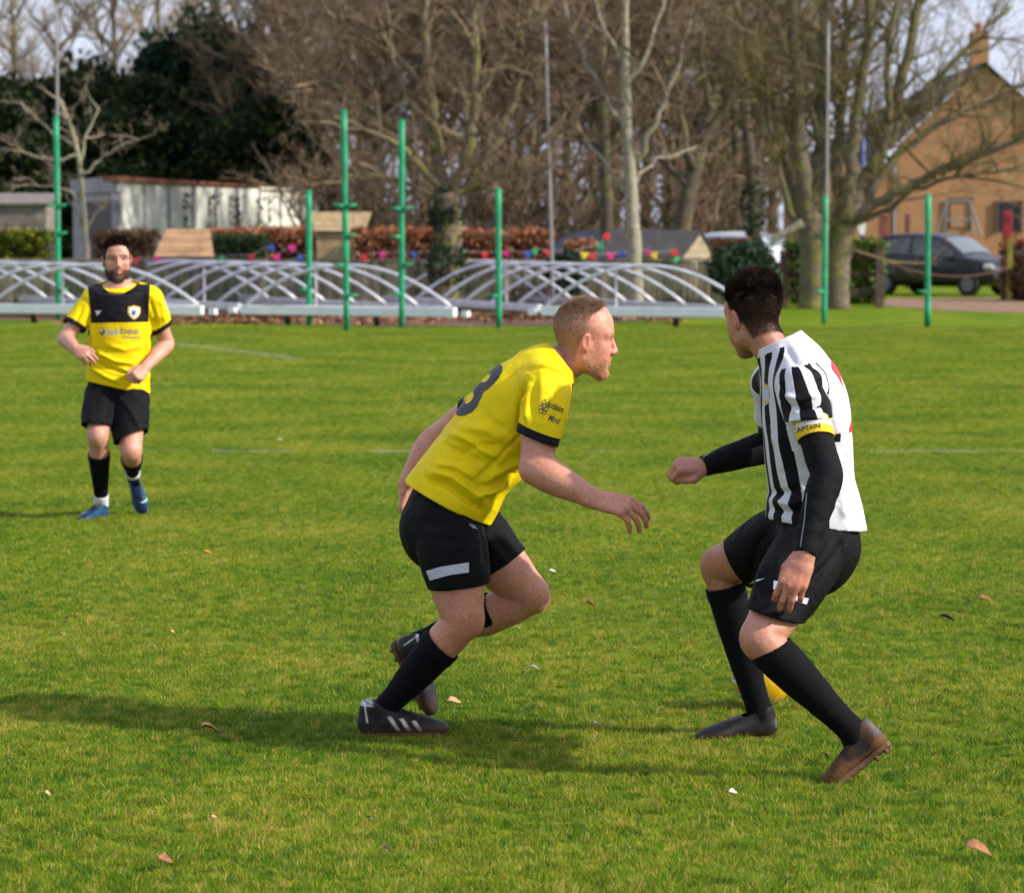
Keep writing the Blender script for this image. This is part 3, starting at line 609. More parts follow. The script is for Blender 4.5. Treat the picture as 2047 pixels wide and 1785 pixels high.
playhouse(628, 728, 424, 462, 64.0, -.12, [flat("straw_plank", (0.36, 0.26, 0.14), .85, .2, 5), flat("straw_plank", (0.31, 0.22, 0.115), .85, .2, 5)], "pale straw-coloured playhouse roof between the green posts")
# dark felt playhouse with gable to the right
pf = empty("playhouse"); tag(pf, "little playhouse with dark felt roof and pale gable behind the bunting", "playhouse"); felt = flat("roof_felt", (0.045, 0.042, 0.045), .95, .3, 5); pale = [flat("pale_board", (0.36, 0.29, 0.20), .85, .2, 5), flat("pale_board", (0.31, 0.25, 0.17), .85, .2, 5)]
d0 = 61.5; e0, e1, r0, r1 = P(1182, 514, d0), P(1364, 514, d0), P(1215, 457, d0 + .7), P(1403, 461, d0 + .6); e2 = P(1432, 512, d0 + 1.3)
for q, nm in (([e0, e1, r1, r0], "roof"), ([r0, r1, e2 + np.array([.0, 0, 0]), e0 + (e2 - e1)], "roof")):
    m = MB(); m.add([tuple(p) for p in q] + [tuple(p - np.array([0, 0, .04])) for p in q], [(0, 1, 2, 3), (7, 6, 5, 4), (0, 4, 5, 1), (1, 5, 6, 2), (2, 6, 7, 3), (3, 7, 4, 0)]); m.build(nm, felt, pf)
gx = lambda t, s: lerp2(lerp2(e1, e2, t), r1, s) - np.array([.05, 0, .03])
for i in range(6): m = MB(); s0, s1 = i / 6 + .005, (i + 1) / 6; q = [gx(0, s0), gx(1, s0), gx(1, s1), gx(0, s1)]; m.add([tuple(p) for p in q] + [tuple(p - np.array([.04, 0, 0])) for p in q], [(0, 1, 2, 3), (7, 6, 5, 4), (0, 4, 5, 1), (1, 5, 6, 2), (2, 6, 7, 3), (3, 7, 4, 0)]); m.build("gable_board", pale[i % 2], pf)
slab(e0 * [1, 1, 0] + [.1, .12, 0], e1 * [1, 1, 0] + [-.05, .12, 0], 0, e0[2], .05, pale[1], "front_wall", pf); slab(e1 * [1, 1, 0] + [-.06, .1, 0], e2 * [1, 1, 0] + [-.06, 0, 0], 0, e1[2] - .03, .05, pale[0], "side_wall", pf)
# orange brick house
hb = empty("house"); tag(hb, "orange brick house gable behind the double-trunked tree, with dark tiled roof", "house"); bo = brick_mat("orange_brick", (0.47, 0.225, 0.095), (0.39, 0.18, 0.075), (0.36, 0.25, 0.16)); tiles = flat("dark_roof_tiles", (0.045, 0.035, 0.04), .85, .35, 2, bstr=.5, bscale=12)
DH = 100.0; xl, xr, pk = P(1792, 458, DH)[0], P(2145, 458, DH)[0], P(1968, 132, DH); ez = P(1800, 292, DH)[2]
m = MB(); m.prism([(xl, 0), (xr, 0), (xr, ez), (pk[0], pk[2]), (xl, ez)], (0, .3, 0), (0, DH, 0)); m.build("gable_wall", bo, hb)
m = MB(); L_ = 9.0; m.add([(xl - 1.0, DH + 1, ez - .6), (pk[0], DH - .25, pk[2] + .12), (pk[0], DH + L_, pk[2] + .12), (xl - 3.2, DH + L_, ez - .6), (xl - .3, DH - .25, ez - .18)], [(4, 1, 2, 3, 0)]); m.build("roof", tiles, hb)
m = MB(); m.add([(xr + .3, DH - .25, ez - .18), (pk[0], DH - .25, pk[2] + .12), (pk[0], DH + L_, pk[2] + .12), (xr + .3, DH + L_, ez - .18)], [(3, 2, 1, 0)]); m.build("roof", tiles, hb)
m = MB(); m.box((xl - 1.5, DH + 4.6, ez / 2 - .3), (2.9, 9, ez - .6)); m.build("side_wing", bo, hb)
c = P(1957, 100, DH + 3); m = MB(); m.box((c[0], DH + 3, c[2] - .5), (.6, .6, 2.2)); ch_ = m.build("chimney", bo, hb); m = MB(); m.tube([(c[0], DH + 3, c[2] + .55), (c[0], DH + 3, c[2] + .9)], .11, 10); m.build("chimney_pot", flat("terracotta", (0.45, 0.14, 0.07), .8), ch_)
drk = flat("dark_glass", (0.012, 0.012, 0.016), .15, .1, 3); frm = flat("brown_frame", (0.09, 0.05, 0.04), .7)
for x0, x1, y0, y1 in ((1992, 2042, 404, 462), (1897, 1942, 398, 455)):
    p0, p1 = P(x0, y1, DH - .03), P(x1, y0, DH - .03); w = empty("window"); w.parent = hb; m = MB(); m.box(((p0[0] + p1[0]) / 2, DH - .02, (p0[2] + p1[2]) / 2), (p1[0] - p0[0], .04, p1[2] - p0[2])); m.build("pane", drk if x0 > 1950 else bo, w)
    for bx_ in ((p0[0], 0), (p1[0], 0)): m = MB(); m.box((bx_[0], DH - .06, (p0[2] + p1[2]) / 2), (.10, .08, p1[2] - p0[2] + .1)); m.build("frame", frm, w)
    m = MB(); m.box(((p0[0] + p1[0]) / 2, DH - .06, p1[2]), (p1[0] - p0[0], .08, .09)); m.build("frame", frm, w)
# red brick house deep behind the trees
hr = empty("house"); tag(hr, "red brick house wall glimpsed between bare trunks in the middle distance", "house"); brr = brick_mat("red_brick", (0.30, 0.085, 0.055), (0.23, 0.065, 0.045), (0.28, 0.17, 0.13)); D2 = 112.0
xl, xr, z1 = P(1335, 458, D2)[0], P(1490, 458, D2)[0], P(1400, 345, D2)[2]; m = MB(); m.box(((xl + xr) / 2, D2 + 2, z1 / 2), (xr - xl, 4, z1)); m.build("wall", brr, hr)
m = MB(); m.prism([(xl - .3, z1 - .05), (xr + .3, z1 - .05), (xr - .6, z1 + 2.2), (xl + .6, z1 + 2.2)], (0, 3, 0), (0, D2 - .1, 0)); m.build("roof", flat("brown_tiles", (0.13, 0.06, 0.045), .85, .3, 3), hr)
for x0, x1, y0, y1 in ((1365, 1392, 385, 425), (1430, 1458, 385, 425)): p0, p1 = P(x0, y1, D2), P(x1, y0, D2); m = MB(); m.box(((p0[0] + p1[0]) / 2, D2 - .02, (p0[2] + p1[2]) / 2), (p1[0] - p0[0], .06, p1[2] - p0[2])); m.build("window", drk, hr)
# posts, sign, red box by the track
for px, y0, d, mt, lab, w in ((1770, 432, 78, (0.20, 0.06, 0.045), "rust-red post left of the black hatchback", .16), (1762, 425, 84, (0.22, 0.075, 0.06), "rust-red post half hidden behind another one by the track", .14), (1814, 430, 86, (0.17, 0.05, 0.045), "dark red post behind the roof of the black hatchback", .13)):
    root = empty("bollard_post", (P(px, 458, d)[0], d, 0)); tag(root, lab, "post"); z = P(px, y0, d)[2]; m = MB(); m.box((0, 0, z / 2), (w, w, z)); m.build("post", flat("rust_paint", mt, .8, .3, 4), root, bevel=.01); m = MB(); m.box((0, 0, z + .02), (w * 1.2, w * 1.2, .04), taper=(.6, .6)); m.build("cap", flat("rust_paint", mt, .8, .3, 4), root)
sp_ = empty("sign_post", (P(1723, 458, 82)[0], 82, 0)); tag(sp_, "blue sign pole with small white oval plate between the trees", "sign"); m = MB(); m.tube([(0, 0, 0), (.02, 0, P(1723, 150, 82)[2])], .055, 10); m.build("pole", flat("blue_paint", (0.06, 0.09, 0.30), .5), sp_, smooth=True); z = P(1724, 455, 82)[2]
m = MB(); m.prism([(.10 * math.cos(a), z + .22 * math.sin(a)) for a in np.linspace(0, 6.0, 16)], (0, -.02, 0), (0, -.06, 0)); m.build("plate", flat("white_plate", (0.7, 0.72, 0.72), .5), sp_)
rb = empty("red_box", (P(2013, 458, 74)[0], 74, 0)); tag(rb, "slim red box on a post at the right edge", "box"); z0, z1 = P(2013, 482, 74)[2], P(2013, 422, 74)[2]; red = flat("red_enamel", (0.26, 0.010, 0.018), .5); m = MB(); m.box((0, 0, (z0 + z1) / 2), (.22, .20, z1 - z0)); m.build("box", red, rb, bevel=.02); m = MB(); m.box((0, 0, z0 / 2), (.10, .10, z0)); m.build("post", post_m, rb); m = MB(); m.box((0, -.105, z1 - .22), (.14, .02, .05)); m.build("slot", M["tyre"], rb)
sw = empty("climbing_frame", (0, 84, 0)); tag(sw, "thin metal climbing frame in front of the brick house", "climbing frame")
for pts in ([(1888, 470), (1893, 402)], [(1945, 470), (1938, 402)], [(1886, 402), (1944, 402)], [(1893, 440), (1938, 440)], [(1870, 472), (1893, 402)], [(1962, 472), (1938, 402)]): m = MB(); m.tube([P(x, y, 84) - np.array([0, 84, 0]) for x, y in pts], .028, 6); m.build("bar", M["steel"], sw)
# ---- cars
CAR = [(0.0, .40, .72, .80, .66), (.05, .28, .96, 1.02, .70), (.16, .24, 1.02, 1.26, .64), (.36, .22, 1.03, 1.50, .62), (.85, .22, 1.02, 1.585, .64), (1.5, .22, 1.00, 1.61, .65), (2.05, .22, .98, 1.58, .64), (2.40, .22, .97, 1.48, .62), (2.75, .22, .97, 1.24, .65), (3.05, .22, .97, 1.04, .70), (3.4, .24, .93, .99, .68), (3.72, .26, .82, .90, .64), (3.90, .34, .62, .72, .54)]
def car(loc, yaw, paint, label, name="car"):
    """nose along local +x"""
    root = empty(name, loc, yaw); tag(root, label, "car"); A = np.array(CAR); xs = np.linspace(0, 3.92, 33); I = lambda j: np.interp(xs, A[:, 0], A[:, j])
    b, be, ro, rw = I(1), I(2), I(3), I(4); hw = np.interp(xs, [0, .3, 1.0, 2.8, 3.5, 3.92], [.70, .81, .85, .85, .80, .60]); V = []
    prof = lambda i: [(0, b[i]), (hw[i] * .92, b[i]), (hw[i], b[i] + .14), (hw[i] + .01, (b[i] + be[i]) * .52), (hw[i] - .02, be[i]), (rw[i] + .05, ro[i] - .06), (rw[i] - .06, ro[i] - .01), (0, ro[i] + .02)]
    rows = []
    for i, x in enumerate(xs):
        p = prof(i); rows.append([(x - 1.96, y, z) for y, z in p] + [(x - 1.96, -y, z) for y, z in p[-2:0:-1]])
    n = len(rows[0]); V = [v for r in rows for v in r]; F = [(i * n + j, i * n + (j + 1) % n, (i + 1) * n + (j + 1) % n, (i + 1) * n + j) for i in range(len(rows) - 1) for j in range(n)] + [tuple(range(n))[::-1], tuple((len(rows) - 1) * n + j for j in range(n))]
    m = MB(); m.add(V, F); bo_ = m.build("body", paint, root, smooth=True); sd_ = bo_.modifiers.new("round", "SUBSURF"); sd_.levels = sd_.render_levels = 2
    glass = CARGLASS
    def strip(x0, x1, s0, s1, side):
        m = MB(); q = []
        for x in np.linspace(x0, x1, 6):
            i = np.interp(x, xs, np.arange(len(xs))); be_, ro_, hw_, rw_ = (np.interp(x, xs, a) for a in (be, ro, hw, rw)); 
            for s in (s0, s1): q.append((x - 1.96, side * ((hw_ - .02) * (1 - s) + (rw_ + .05) * s + .004), be_ * (1 - s) + (ro_ - .06) * s))
        m.add(q, [(2 * i, 2 * i + 2, 2 * i + 3, 2 * i + 1) for i in range(5)]); m.build("side_window", SIDEGLASS, root)
    for sd in (-1, 1): strip(.45, 1.42, .10, .86, sd); strip(1.52, 2.36, .08, .86, sd); strip(2.40, 2.72, .08, .68, sd)
    def cross(x0, x1, k, nm):
        m = MB(); q = []
        for x in np.linspace(x0, x1, 5):
            ro_, rw_ = np.interp(x, xs, ro), np.interp(x, xs, rw)
            for y in (-1, -.5, 0, .5, 1): q.append((x - 1.96, y * (rw_ - .02) * k, ro_ + .014 + .012 * (1 - y * y) - (.028 if abs(y) == 1 else 0)))
        m.add(q, [(5 * i + j, 5 * i + j + 1, 5 * i + 6 + j, 5 * i + 5 + j) for i in range(4) for j in range(4)]); m.build(nm, glass, root, smooth=True)
    cross(2.40, 2.98, 1.0, "windscreen"); cross(.16, .50, .9, "rear_window")
    for x in (.70, 3.22):
        for sd in (-1, 1):
            w = empty("wheel"); w.parent = root; m = MB(); m.tube([(x - 1.96, sd * .68, .30), (x - 1.96, sd * .86, .30)], .30, 20); m.build("tyre", M["tyre"], w); m = MB(); m.tube([(x - 1.96, sd * .70, .30), (x - 1.96, sd * .87, .30)], .19, 14); m.build("rim", flat("alloy", (0.16, 0.16, 0.17), .4, .1, 5), w)
    for sd in (-1, 1):
        m = MB(); m.prism([(-.14, -.06), (.12, -.05), (.06, .08), (-.16, .06)], (0, 0, .0), (0, 0, 0)) if False else None
        m = MB(); m.box((1.72, sd * .60, .74), (.26, .26, .16), sd * -.5); m.build("headlight", HEADL, root, smooth=False, bevel=.04); m = MB(); m.box((-1.90, sd * .70, .86), (.12, .16, .24)); m.build("tail_light", TAILL, root, bevel=.03)
        m = MB(); m.box((.72, sd * .93, .97), (.12, .16, .12)); m.build("mirror", paint, root, bevel=.03)
    m = MB(); m.box((1.94, 0, .46), (.05, .7, .16)); m.build("grille", M["tyre"], root, bevel=.02)
    return root
m_, nt_, b_ = mat_new("sky_toned_glass"); b_.inputs["Base Color"].default_value = (0.22, 0.24, 0.25, 1); b_.inputs["Roughness"].default_value = .12; b_.inputs["Specular IOR Level"].default_value = 1.0; b_.inputs["Metallic"].default_value = .5; CARGLASS = m_  # pale grey base paints in the sky's reflection on windscreen and rear window
SIDEGLASS = flat("dark_side_glass", (0.10, 0.11, 0.12), .15, .3, 4)
HEADL = flat("headlight_lens", (0.45, 0.47, 0.5), .15, .1, 5); TAILL = flat("tail_lens", (0.35, 0.01, 0.02), .2, .1, 5)
def paint_mat(n, c):
    m, nt, b = mat_new(n); b.inputs["Base Color"].default_value = (*c, 1); b.inputs["Roughness"].default_value = .42; b.inputs["Coat Weight"].default_value = .35; b.inputs["Coat Roughness"].default_value = .08; return m
cb = G(1893, 591); car((cb[0], cb[1] + .6, 0), -.72, paint_mat("black_car_paint", (0.004, 0.0045, 0.007)), "black hatchback parked on the track behind the chain")
c2 = P(1172, 500, 74); car((c2[0], 74, .08), math.pi - .35, paint_mat("dark_blue_car_paint", (0.02, 0.024, 0.045)), "dark blue car partly hidden behind the bunting and dark felt playhouse")
c3 = P(1436, 500, 78); car((c3[0], 78, .02), 2.6, paint_mat("silver_car_paint", (0.50, 0.53, 0.58)), "silver car whose roof shows right of the felt playhouse")
# ------------------------------------------------------------------ trees
def bark_mat(name, c, green=.25, gc=(0.16, 0.17, 0.03)):
    m, nt, b = mat_new(name); n = noise(nt, 2.2, 6, "World", 1.0); n2 = noise(nt, 14, 5, "World"); c1 = ramp(nt, n2, [(.3, tuple(x * .55 for x in c)), (.55, c), (.75, tuple(x * 1.4 for x in c))])
    nt.links.new(mixc(nt, math_n(nt, 'MULTIPLY', math_n(nt, 'GREATER_THAN', n, .52), green * 2), c1, gc), b.inputs["Base Color"]); b.inputs["Roughness"].default_value = .9; bump(nt, b, n2, .6, .03); return m
BK = {"ash": bark_mat("ash_bark", (0.16, 0.12, 0.074), .28), "pale": bark_mat("pale_bark", (0.30, 0.27, 0.20), .12), "dark": bark_mat("dark_bark", (0.075, 0.055, 0.038), .15), "mossy": bark_mat("mossy_bark", (0.15, 0.12, 0.078), .30, (0.17, 0.16, 0.03)),
      "twig": flat("winter_twigs", (0.175, 0.122, 0.070), .9, .35, 1.2), "russet": flat("russet_twigs", (0.140, 0.088, 0.050), .9, .4, 1.0), "grey": flat("grey_twigs", (0.26, 0.20, 0.145), .9, .3, 1.0), "bright": flat("mossy_twigs", (0.165, 0.13, 0.052), .9, .35, 1.5)}
def ribbons(S, E, B, w0, w1, rng):
    """bent tapering twig strips from S to E with bow B"""
    n = len(S); d = E - S; d = d / (np.linalg.norm(d, axis=1, keepdims=True) + 1e-9); sd = np.cross(d, rng.normal(size=(n, 3))); sd /= np.linalg.norm(sd, axis=1, keepdims=True) + 1e-9; V = []
    for t in (0, .5, 1.0):
        c = S * (1 - t) + E * t + B * (4 * t * (1 - t)); w = (w0 * (1 - t) + w1 * t)[:, None] * .5; V += [c - sd * w, c + sd * w]
    V = np.stack(V, 1).reshape(-1, 3); b = np.arange(n)[:, None] * 6; return V, np.concatenate([b + np.array([0, 1, 3, 2]), b + np.array([2, 3, 5, 4])])
def twiggery(limbs, rng, per=9, L1=1.5, tw=7, sub=4, start=.25, up=.5, flat_y=1.0, thick=1.0):
    """limbs: list of (points Nx3, radii). returns ribbon mesh arrays for branches, twigs and twiglets"""
    S, E, B, W0, W1 = [], [], [], [], []
    def add(s, e, b, w0, w1): S.append(s); E.append(e); B.append(b); W0.append(w0); W1.append(w1)
    for pts, rad in limbs:
        pts = np.asarray(pts, float); seg = np.linalg.norm(np.diff(pts, axis=0), axis=1); cum = np.concatenate([[0], np.cumsum(seg)]); T = cum[-1]; n = max(2, int(per * T / 3.0))
        for t in rng.uniform(start, 1.0, n):
            p = np.array([np.interp(t * T, cum, pts[:, j]) for j in range(3)]); r = np.interp(t * T, cum, rad); j = min(np.searchsorted(cum, t * T), len(pts) - 1); tan = nrm(pts[j] - pts[max(j - 1, 0)])
            d = nrm(tan * .6 + nrm(rng.normal(size=3) * [1, flat_y, .7]) * .9 + np.array([0, 0, up * .5])); d[2] = max(d[2], -.12); d = nrm(d); L = L1 * rng.uniform(.5, 1.3) * (1.15 - .5 * t); q = p + d * L; w = min(r * .9, .035) * 2 * thick
            bw = rng.normal(size=3) * L * .08; add(p, q, bw, w, w * .35)
            for u in rng.uniform(.2, 1.0, tw):
                a = p * (1 - u) + q * u + bw * 4 * u * (1 - u); d2 = nrm(d * .7 + nrm(rng.normal(size=3)) * .8 + np.array([0, 0, up * .35])); L2 = L * .45 * rng.uniform(.5, 1.2); c = a + d2 * L2; add(a, c, rng.normal(size=3) * L2 * .10, .013 * thick, .007 * thick)
                for v in rng.uniform(.15, 1.0, sub): e = a * (1 - v) + c * v; d3 = nrm(d2 * .7 + nrm(rng.normal(size=3)) * .8 + np.array([0, 0, up * .2])); add(e, e + d3 * L2 * .55 * rng.uniform(.5, 1.2), rng.normal(size=3) * .02, .009 * thick, .005 * thick)
    return ribbons(np.array(S), np.array(E), np.array(B), np.array(W0), np.array(W1), rng)
def limb_pts(path, d, r0, r1, rng, dd=0.0, jit=.02):
    k = FPX / d; n = len(path); pts = np.array([P(x, y, d + dd * i / max(n - 1, 1)) for i, (x, y) in enumerate(path)]); t = np.linspace(0, n - 1, (n - 1) * 4 + 1); out = []
    for u in t:
        i = min(int(u), n - 2); f = u - i; p0, p1, p2, p3 = pts[max(i - 1, 0)], pts[i], pts[i + 1], pts[min(i + 2, n - 1)]
        out.append(.5 * (2 * p1 + (p2 - p0) * f + (2 * p0 - 5 * p1 + 4 * p2 - p3) * f * f + (3 * p1 - p0 - 3 * p2 + p3) * f ** 3))
    out = np.array(out); out[1:] += rng.normal(0, jit, (len(out) - 1, 3)); return out, np.interp(t, [0, n - 1], [r0 / k, r1 / k])
def tree(name, label, trunks, limbs, d, bark, twigm, seed, per=9, L1=1.5, tw=7, sub=4, ivy=None, group="bare trees behind the fence", **kw):
    """trunks, limbs: [(pixel path, r0 px, r1 px, depth drift)]"""
    rng = np.random.default_rng(seed); base = limb_pts(trunks[0][0], d, 1, 1, rng)[0][0]; root = empty(name, (base[0], d, 0)); tag(root, label, "tree", group); o_ = np.array([base[0], d, 0]); L = []
    for i, (path, r0, r1, dd) in enumerate(trunks):
        pts, rad = limb_pts(path, d, r0, r1, rng, dd, .01); rad[0] *= 1.25; pts = pts - o_
        if i == 0 or path[0][1] > 560: pts[0, 2] = -.05
        m = MB(); m.tube(pts, rad, 10); m.build("trunk", BK[bark], root, smooth=True); L.append((pts[len(pts) // 2:], rad[len(pts) // 2:]))
    m = MB()
    for path, r0, r1, dd in limbs: pts, rad = limb_pts(path, d, r0, r1, rng, dd, .03); pts = pts - o_; m.tube(pts, rad, 7); L.append((pts, rad))
    if limbs: m.build("limb", BK[bark], root, smooth=True)
    V, F = twiggery(L, rng, per, L1, tw, sub, **kw); obj("crown", mesh_from("crown", V, F, BK[twigm]), root)
    if ivy:
        y0, y1, px, rpx, n = ivy; C = []
        for i in range(n): py = rng.uniform(y0, y1); a = rng.uniform(0, 6.28); rr = rpx * (1 + .25 * math.sin(py * .05)) * rng.uniform(.8, 1.12) * (1 if py > y0 + 40 else .6); p = P(px, py, d); C.append([p[0] + rr / (FPX / d) * math.cos(a), d + rr / (FPX / d) * math.sin(a), max(p[2], .03)])
        leaves("ivy", np.array(C) - o_, .055, LM["ivy"], root)
    return root
# double-trunked tree at right
tree("bare_tree", "double-trunked spreading bare tree with mossy limbs beside the track", [([(1622, 618), (1624, 560), (1622, 490), (1618, 430)], 27, 25, 0), ([(1674, 618), (1672, 560), (1678, 490), (1690, 430)], 25, 27, .2)],
     [([(1616, 440), (1600, 350), (1594, 220), (1588, 90), (1580, -60)], 20, 8, -.5), ([(1614, 450), (1585, 390), (1545, 270), (1500, 130), (1470, -20)], 13, 4, .6), ([(1622, 440), (1636, 320), (1640, 180), (1650, 40), (1655, -60)], 17, 7, .8), ([(1612, 470), (1578, 420), (1560, 350), (1540, 250), (1530, 120)], 9, 3, -.8),
      ([(1690, 440), (1722, 370), (1775, 250), (1815, 110), (1845, -40)], 19, 8, .5), ([(1688, 445), (1700, 340), (1716, 200), (1735, 50), (1745, -50)], 17, 7, -.6), ([(1680, 450), (1672, 340), (1682, 200), (1690, 60), (1695, -50)], 14, 6, 1.0), ([(1700, 440), (1750, 405), (1830, 372), (1920, 325), (2010, 290), (2120, 240)], 13, 5, -.8),
      ([(1698, 430), (1740, 385), (1790, 315), (1870, 255), (1960, 205), (2080, 160)], 12, 4, .9), ([(1710, 445), (1780, 415), (1850, 372), (1950, 350), (2060, 345)], 7, 2, .2), ([(1735, 340), (1800, 240), (1880, 150), (1960, 70), (2020, 10)], 9, 3, 1.2), ([(1640, 300), (1610, 200), (1560, 80), (1540, -30)], 9, 4, -.6), ([(1775, 250), (1770, 150), (1790, 30), (1800, -40)], 9, 4, -.4), ([(1592, 300), (1560, 220), (1500, 180), (1440, 150)], 6, 2, -.3)], 64.0, "mossy", "bright", 11, per=17, L1=1.9, tw=9, sub=4)
# ivy-clad tree in the middle
tree("bare_tree", "wide bare tree with ivy-clad trunk in the middle", [([(886, 628), (890, 560), (895, 460), (897, 385)], 30, 26, 0)],
     [([(893, 395), (872, 300), (858, 180), (850, 60), (845, -50)], 15, 6, .6), ([(900, 395), (930, 310), (950, 200), (948, 80), (940, -50)], 15, 6, -.5), ([(890, 400), (840, 330), (770, 280), (680, 250), (590, 245)], 9, 3, -.8), ([(888, 390), (820, 300), (740, 215), (640, 160), (540, 150)], 9, 3, .7), ([(902, 400), (960, 340), (1010, 250), (1045, 140), (1060, 20)], 11, 4, .5),
      ([(900, 405), (950, 370), (1020, 340), (1080, 290), (1130, 230)], 8, 3, -.6), ([(885, 400), (820, 370), (740, 350), (660, 360), (600, 390)], 6, 2, -.4), ([(870, 300), (820, 200), (780, 90), (770, -20)], 8, 3, .3), ([(860, 180), (800, 120), (700, 60), (640, 10)], 6, 2, .8), ([(950, 200), (1000, 120), (1050, 60), (1100, 10)], 6, 2, .1)], 58.6, "ash", "twig", 12, per=15, L1=1.5, tw=8, sub=4, ivy=(375, 626, 893, 30, 2400))
tree("bare_tree", "slim pale-barked tree in front of the felt playhouse roof", [([(1273, 628), (1268, 520), (1264, 420), (1255, 280), (1250, 140), (1246, -40)], 17, 8, 0)],
     [([(1262, 400), (1210, 330), (1150, 260), (1080, 220)], 5, 2, .4), ([(1258, 330), (1310, 250), (1350, 150), (1380, 40)], 7, 2, -.4), ([(1254, 260), (1200, 170), (1150, 80), (1120, 0)], 6, 2, .5), ([(1252, 180), (1300, 90), (1330, 0)], 6, 2, .2), ([(1260, 370), (1320, 320), (1400, 290)], 4, 2, .6), ([(1250, 130), (1210, 60), (1180, -20)], 5, 2, -.3)], 58.8, "pale", "twig", 13, per=14, L1=1.3, tw=7, sub=4)
tree("bare_tree", "dark straight trunk just behind the slim pale tree", [([(1216, 615), (1214, 470), (1208, 300), (1202, 140), (1196, -40)], 16, 9, 0)], [([(1210, 330), (1150, 230), (1100, 120), (1080, 0)], 7, 3, .4), ([(1206, 260), (1260, 150), (1290, 40)], 6, 3, .2), ([(1204, 180), (1150, 90), (1120, -10)], 5, 2, .6)], 72.0, "dark", "twig", 14, per=11, L1=1.6, tw=7, sub=4)
tree("bare_tree", "leaning dark trunk between the felt playhouse and the red brick wall", [([(1352, 590), (1362, 460), (1385, 340), (1418, 220), (1446, 90), (1462, -40)], 22, 10, .4)], [([(1385, 340), (1360, 230), (1340, 100), (1335, -20)], 9, 4, .3), ([(1400, 290), (1460, 200), (1500, 100), (1520, -10)], 8, 3, .5), ([(1420, 220), (1400, 110), (1405, 0)], 7, 3, -.3), ([(1375, 370), (1300, 290), (1250, 200)], 6, 2, .6)], 70.0, "dark", "russet", 15, per=12, L1=1.5, tw=7, sub=4)
tree("bare_tree", "ivy-wrapped trunk left of the double-trunked tree", [([(1506, 605), (1508, 480), (1502, 350), (1488, 220), (1478, 80), (1470, -40)], 15, 7, 0)], [([(1500, 330), (1540, 220), (1560, 100)], 6, 2, .3), ([(1494, 270), (1440, 180), (1420, 70)], 6, 2, .4), ([(1485, 200), (1520, 100), (1530, 0)], 5, 2, .2)], 73.0, "dark", "russet", 16, per=11, L1=1.4, tw=7, sub=4, ivy=(330, 600, 1506, 21, 1200))
tree("young_tree", "young pale sapling with forked stems behind the bearded player", [([(176, 612), (172, 500), (165, 400), (158, 320), (140, 250), (118, 195)], 8, 3, 0)],
     [([(160, 335), (172, 280), (190, 225), (170, 180)], 4, 0.6, .2), ([(163, 355), (200, 320), (250, 290), (320, 262)], 4, 0.6, -.2), ([(170, 455), (150, 420), (128, 380), (90, 355)], 3.5, 0.5, .2), ([(172, 460), (200, 420), (228, 395)], 3, 0.5, -.2), ([(150, 290), (100, 260), (50, 215), (0, 200)], 4, 0.5, .3), ([(156, 310), (90, 320), (20, 300), (-30, 290)], 3.5, 0.5, -.3), ([(165, 400), (120, 375), (60, 370), (10, 385)], 3, 0.5, .1)], 61.5, "pale", "grey", 17, per=12, L1=.75, tw=5, sub=3, thick=.8)
ll = empty("broken_limb"); tag(ll, "pale broken limb leaning against the double-trunked tree", "branch"); m = MB(); pts, rad = limb_pts([(1604, 446), (1580, 460), (1556, 472), (1542, 484)], 63.6, 9, 7, RNG, 0, .005); m.tube(pts, rad, 8); m.build("bough", BK["pale"], ll, smooth=True)
# wood behind: three kinds of bare tree, repeated
def wood_kind(seed, H, spread, twigm, bark, dens, nl):
    rng = np.random.default_rng(seed); L = []; m = MB(); tp = [np.array([rng.normal(0, .12) * z, rng.normal(0, .12) * z, z * H]) for z in np.linspace(0, 1, 7)]; rad = np.linspace(.20, .04, 7); m.tube(tp, rad, 7); L.append((np.array(tp[2:]), rad[2:]))
    for k in range(nl):
        h = rng.uniform(.18, .8); p = np.array([np.interp(h, np.linspace(0, 1, 7), [q[j] for q in tp]) for j in range(3)]); a = rng.uniform(0, 6.28); l = spread * rng.uniform(.6, 1.2) * (1.1 - .5 * h); dv = np.array([math.cos(a), math.sin(a), rng.uniform(.5, 1.3)]); dv /= np.linalg.norm(dv); q = [p, p + dv * l * .35 + rng.normal(0, .1, 3), p + dv * l * .7 + np.array([0, 0, l * .12]), p + dv * l + np.array([0, 0, l * .3])]; r = np.array([.085, .06, .04, .02]) * (1.1 - .4 * h); m.tube(q, r, 5); L.append((np.array(q), r))
    V, F = twiggery(L, rng, dens, 1.6, 7, 4, start=.1, up=.6, thick=1.5); return m.mesh("trunk", BK[bark], True), mesh_from("crown", V, F, BK[twigm])
WK = [wood_kind(31, 10, 4.4, "russet", "dark", 12, 17), wood_kind(32, 12, 4.6, "twig", "dark", 12, 16), wood_kind(33, 13, 4.5, "grey", "ash", 10, 16)]
WL = ["russet-twigged bare tree deep in the wood", "brown-twigged bare tree deep in the wood", "tall grey-twigged bare tree against the sky"]
def wood_tree(px, d, k, s, place):
    root = empty("bare_tree", (P(px, 458, d)[0], d, 0), RNG.uniform(0, 6.28)); root.scale = (s, s, s * RNG.uniform(.9, 1.1)); tag(root, WL[k] + ", " + place, "tree", "bare trees of the wood")
    for nm, me in zip(("trunk", "crown"), WK[k]): obj(nm, me, root)
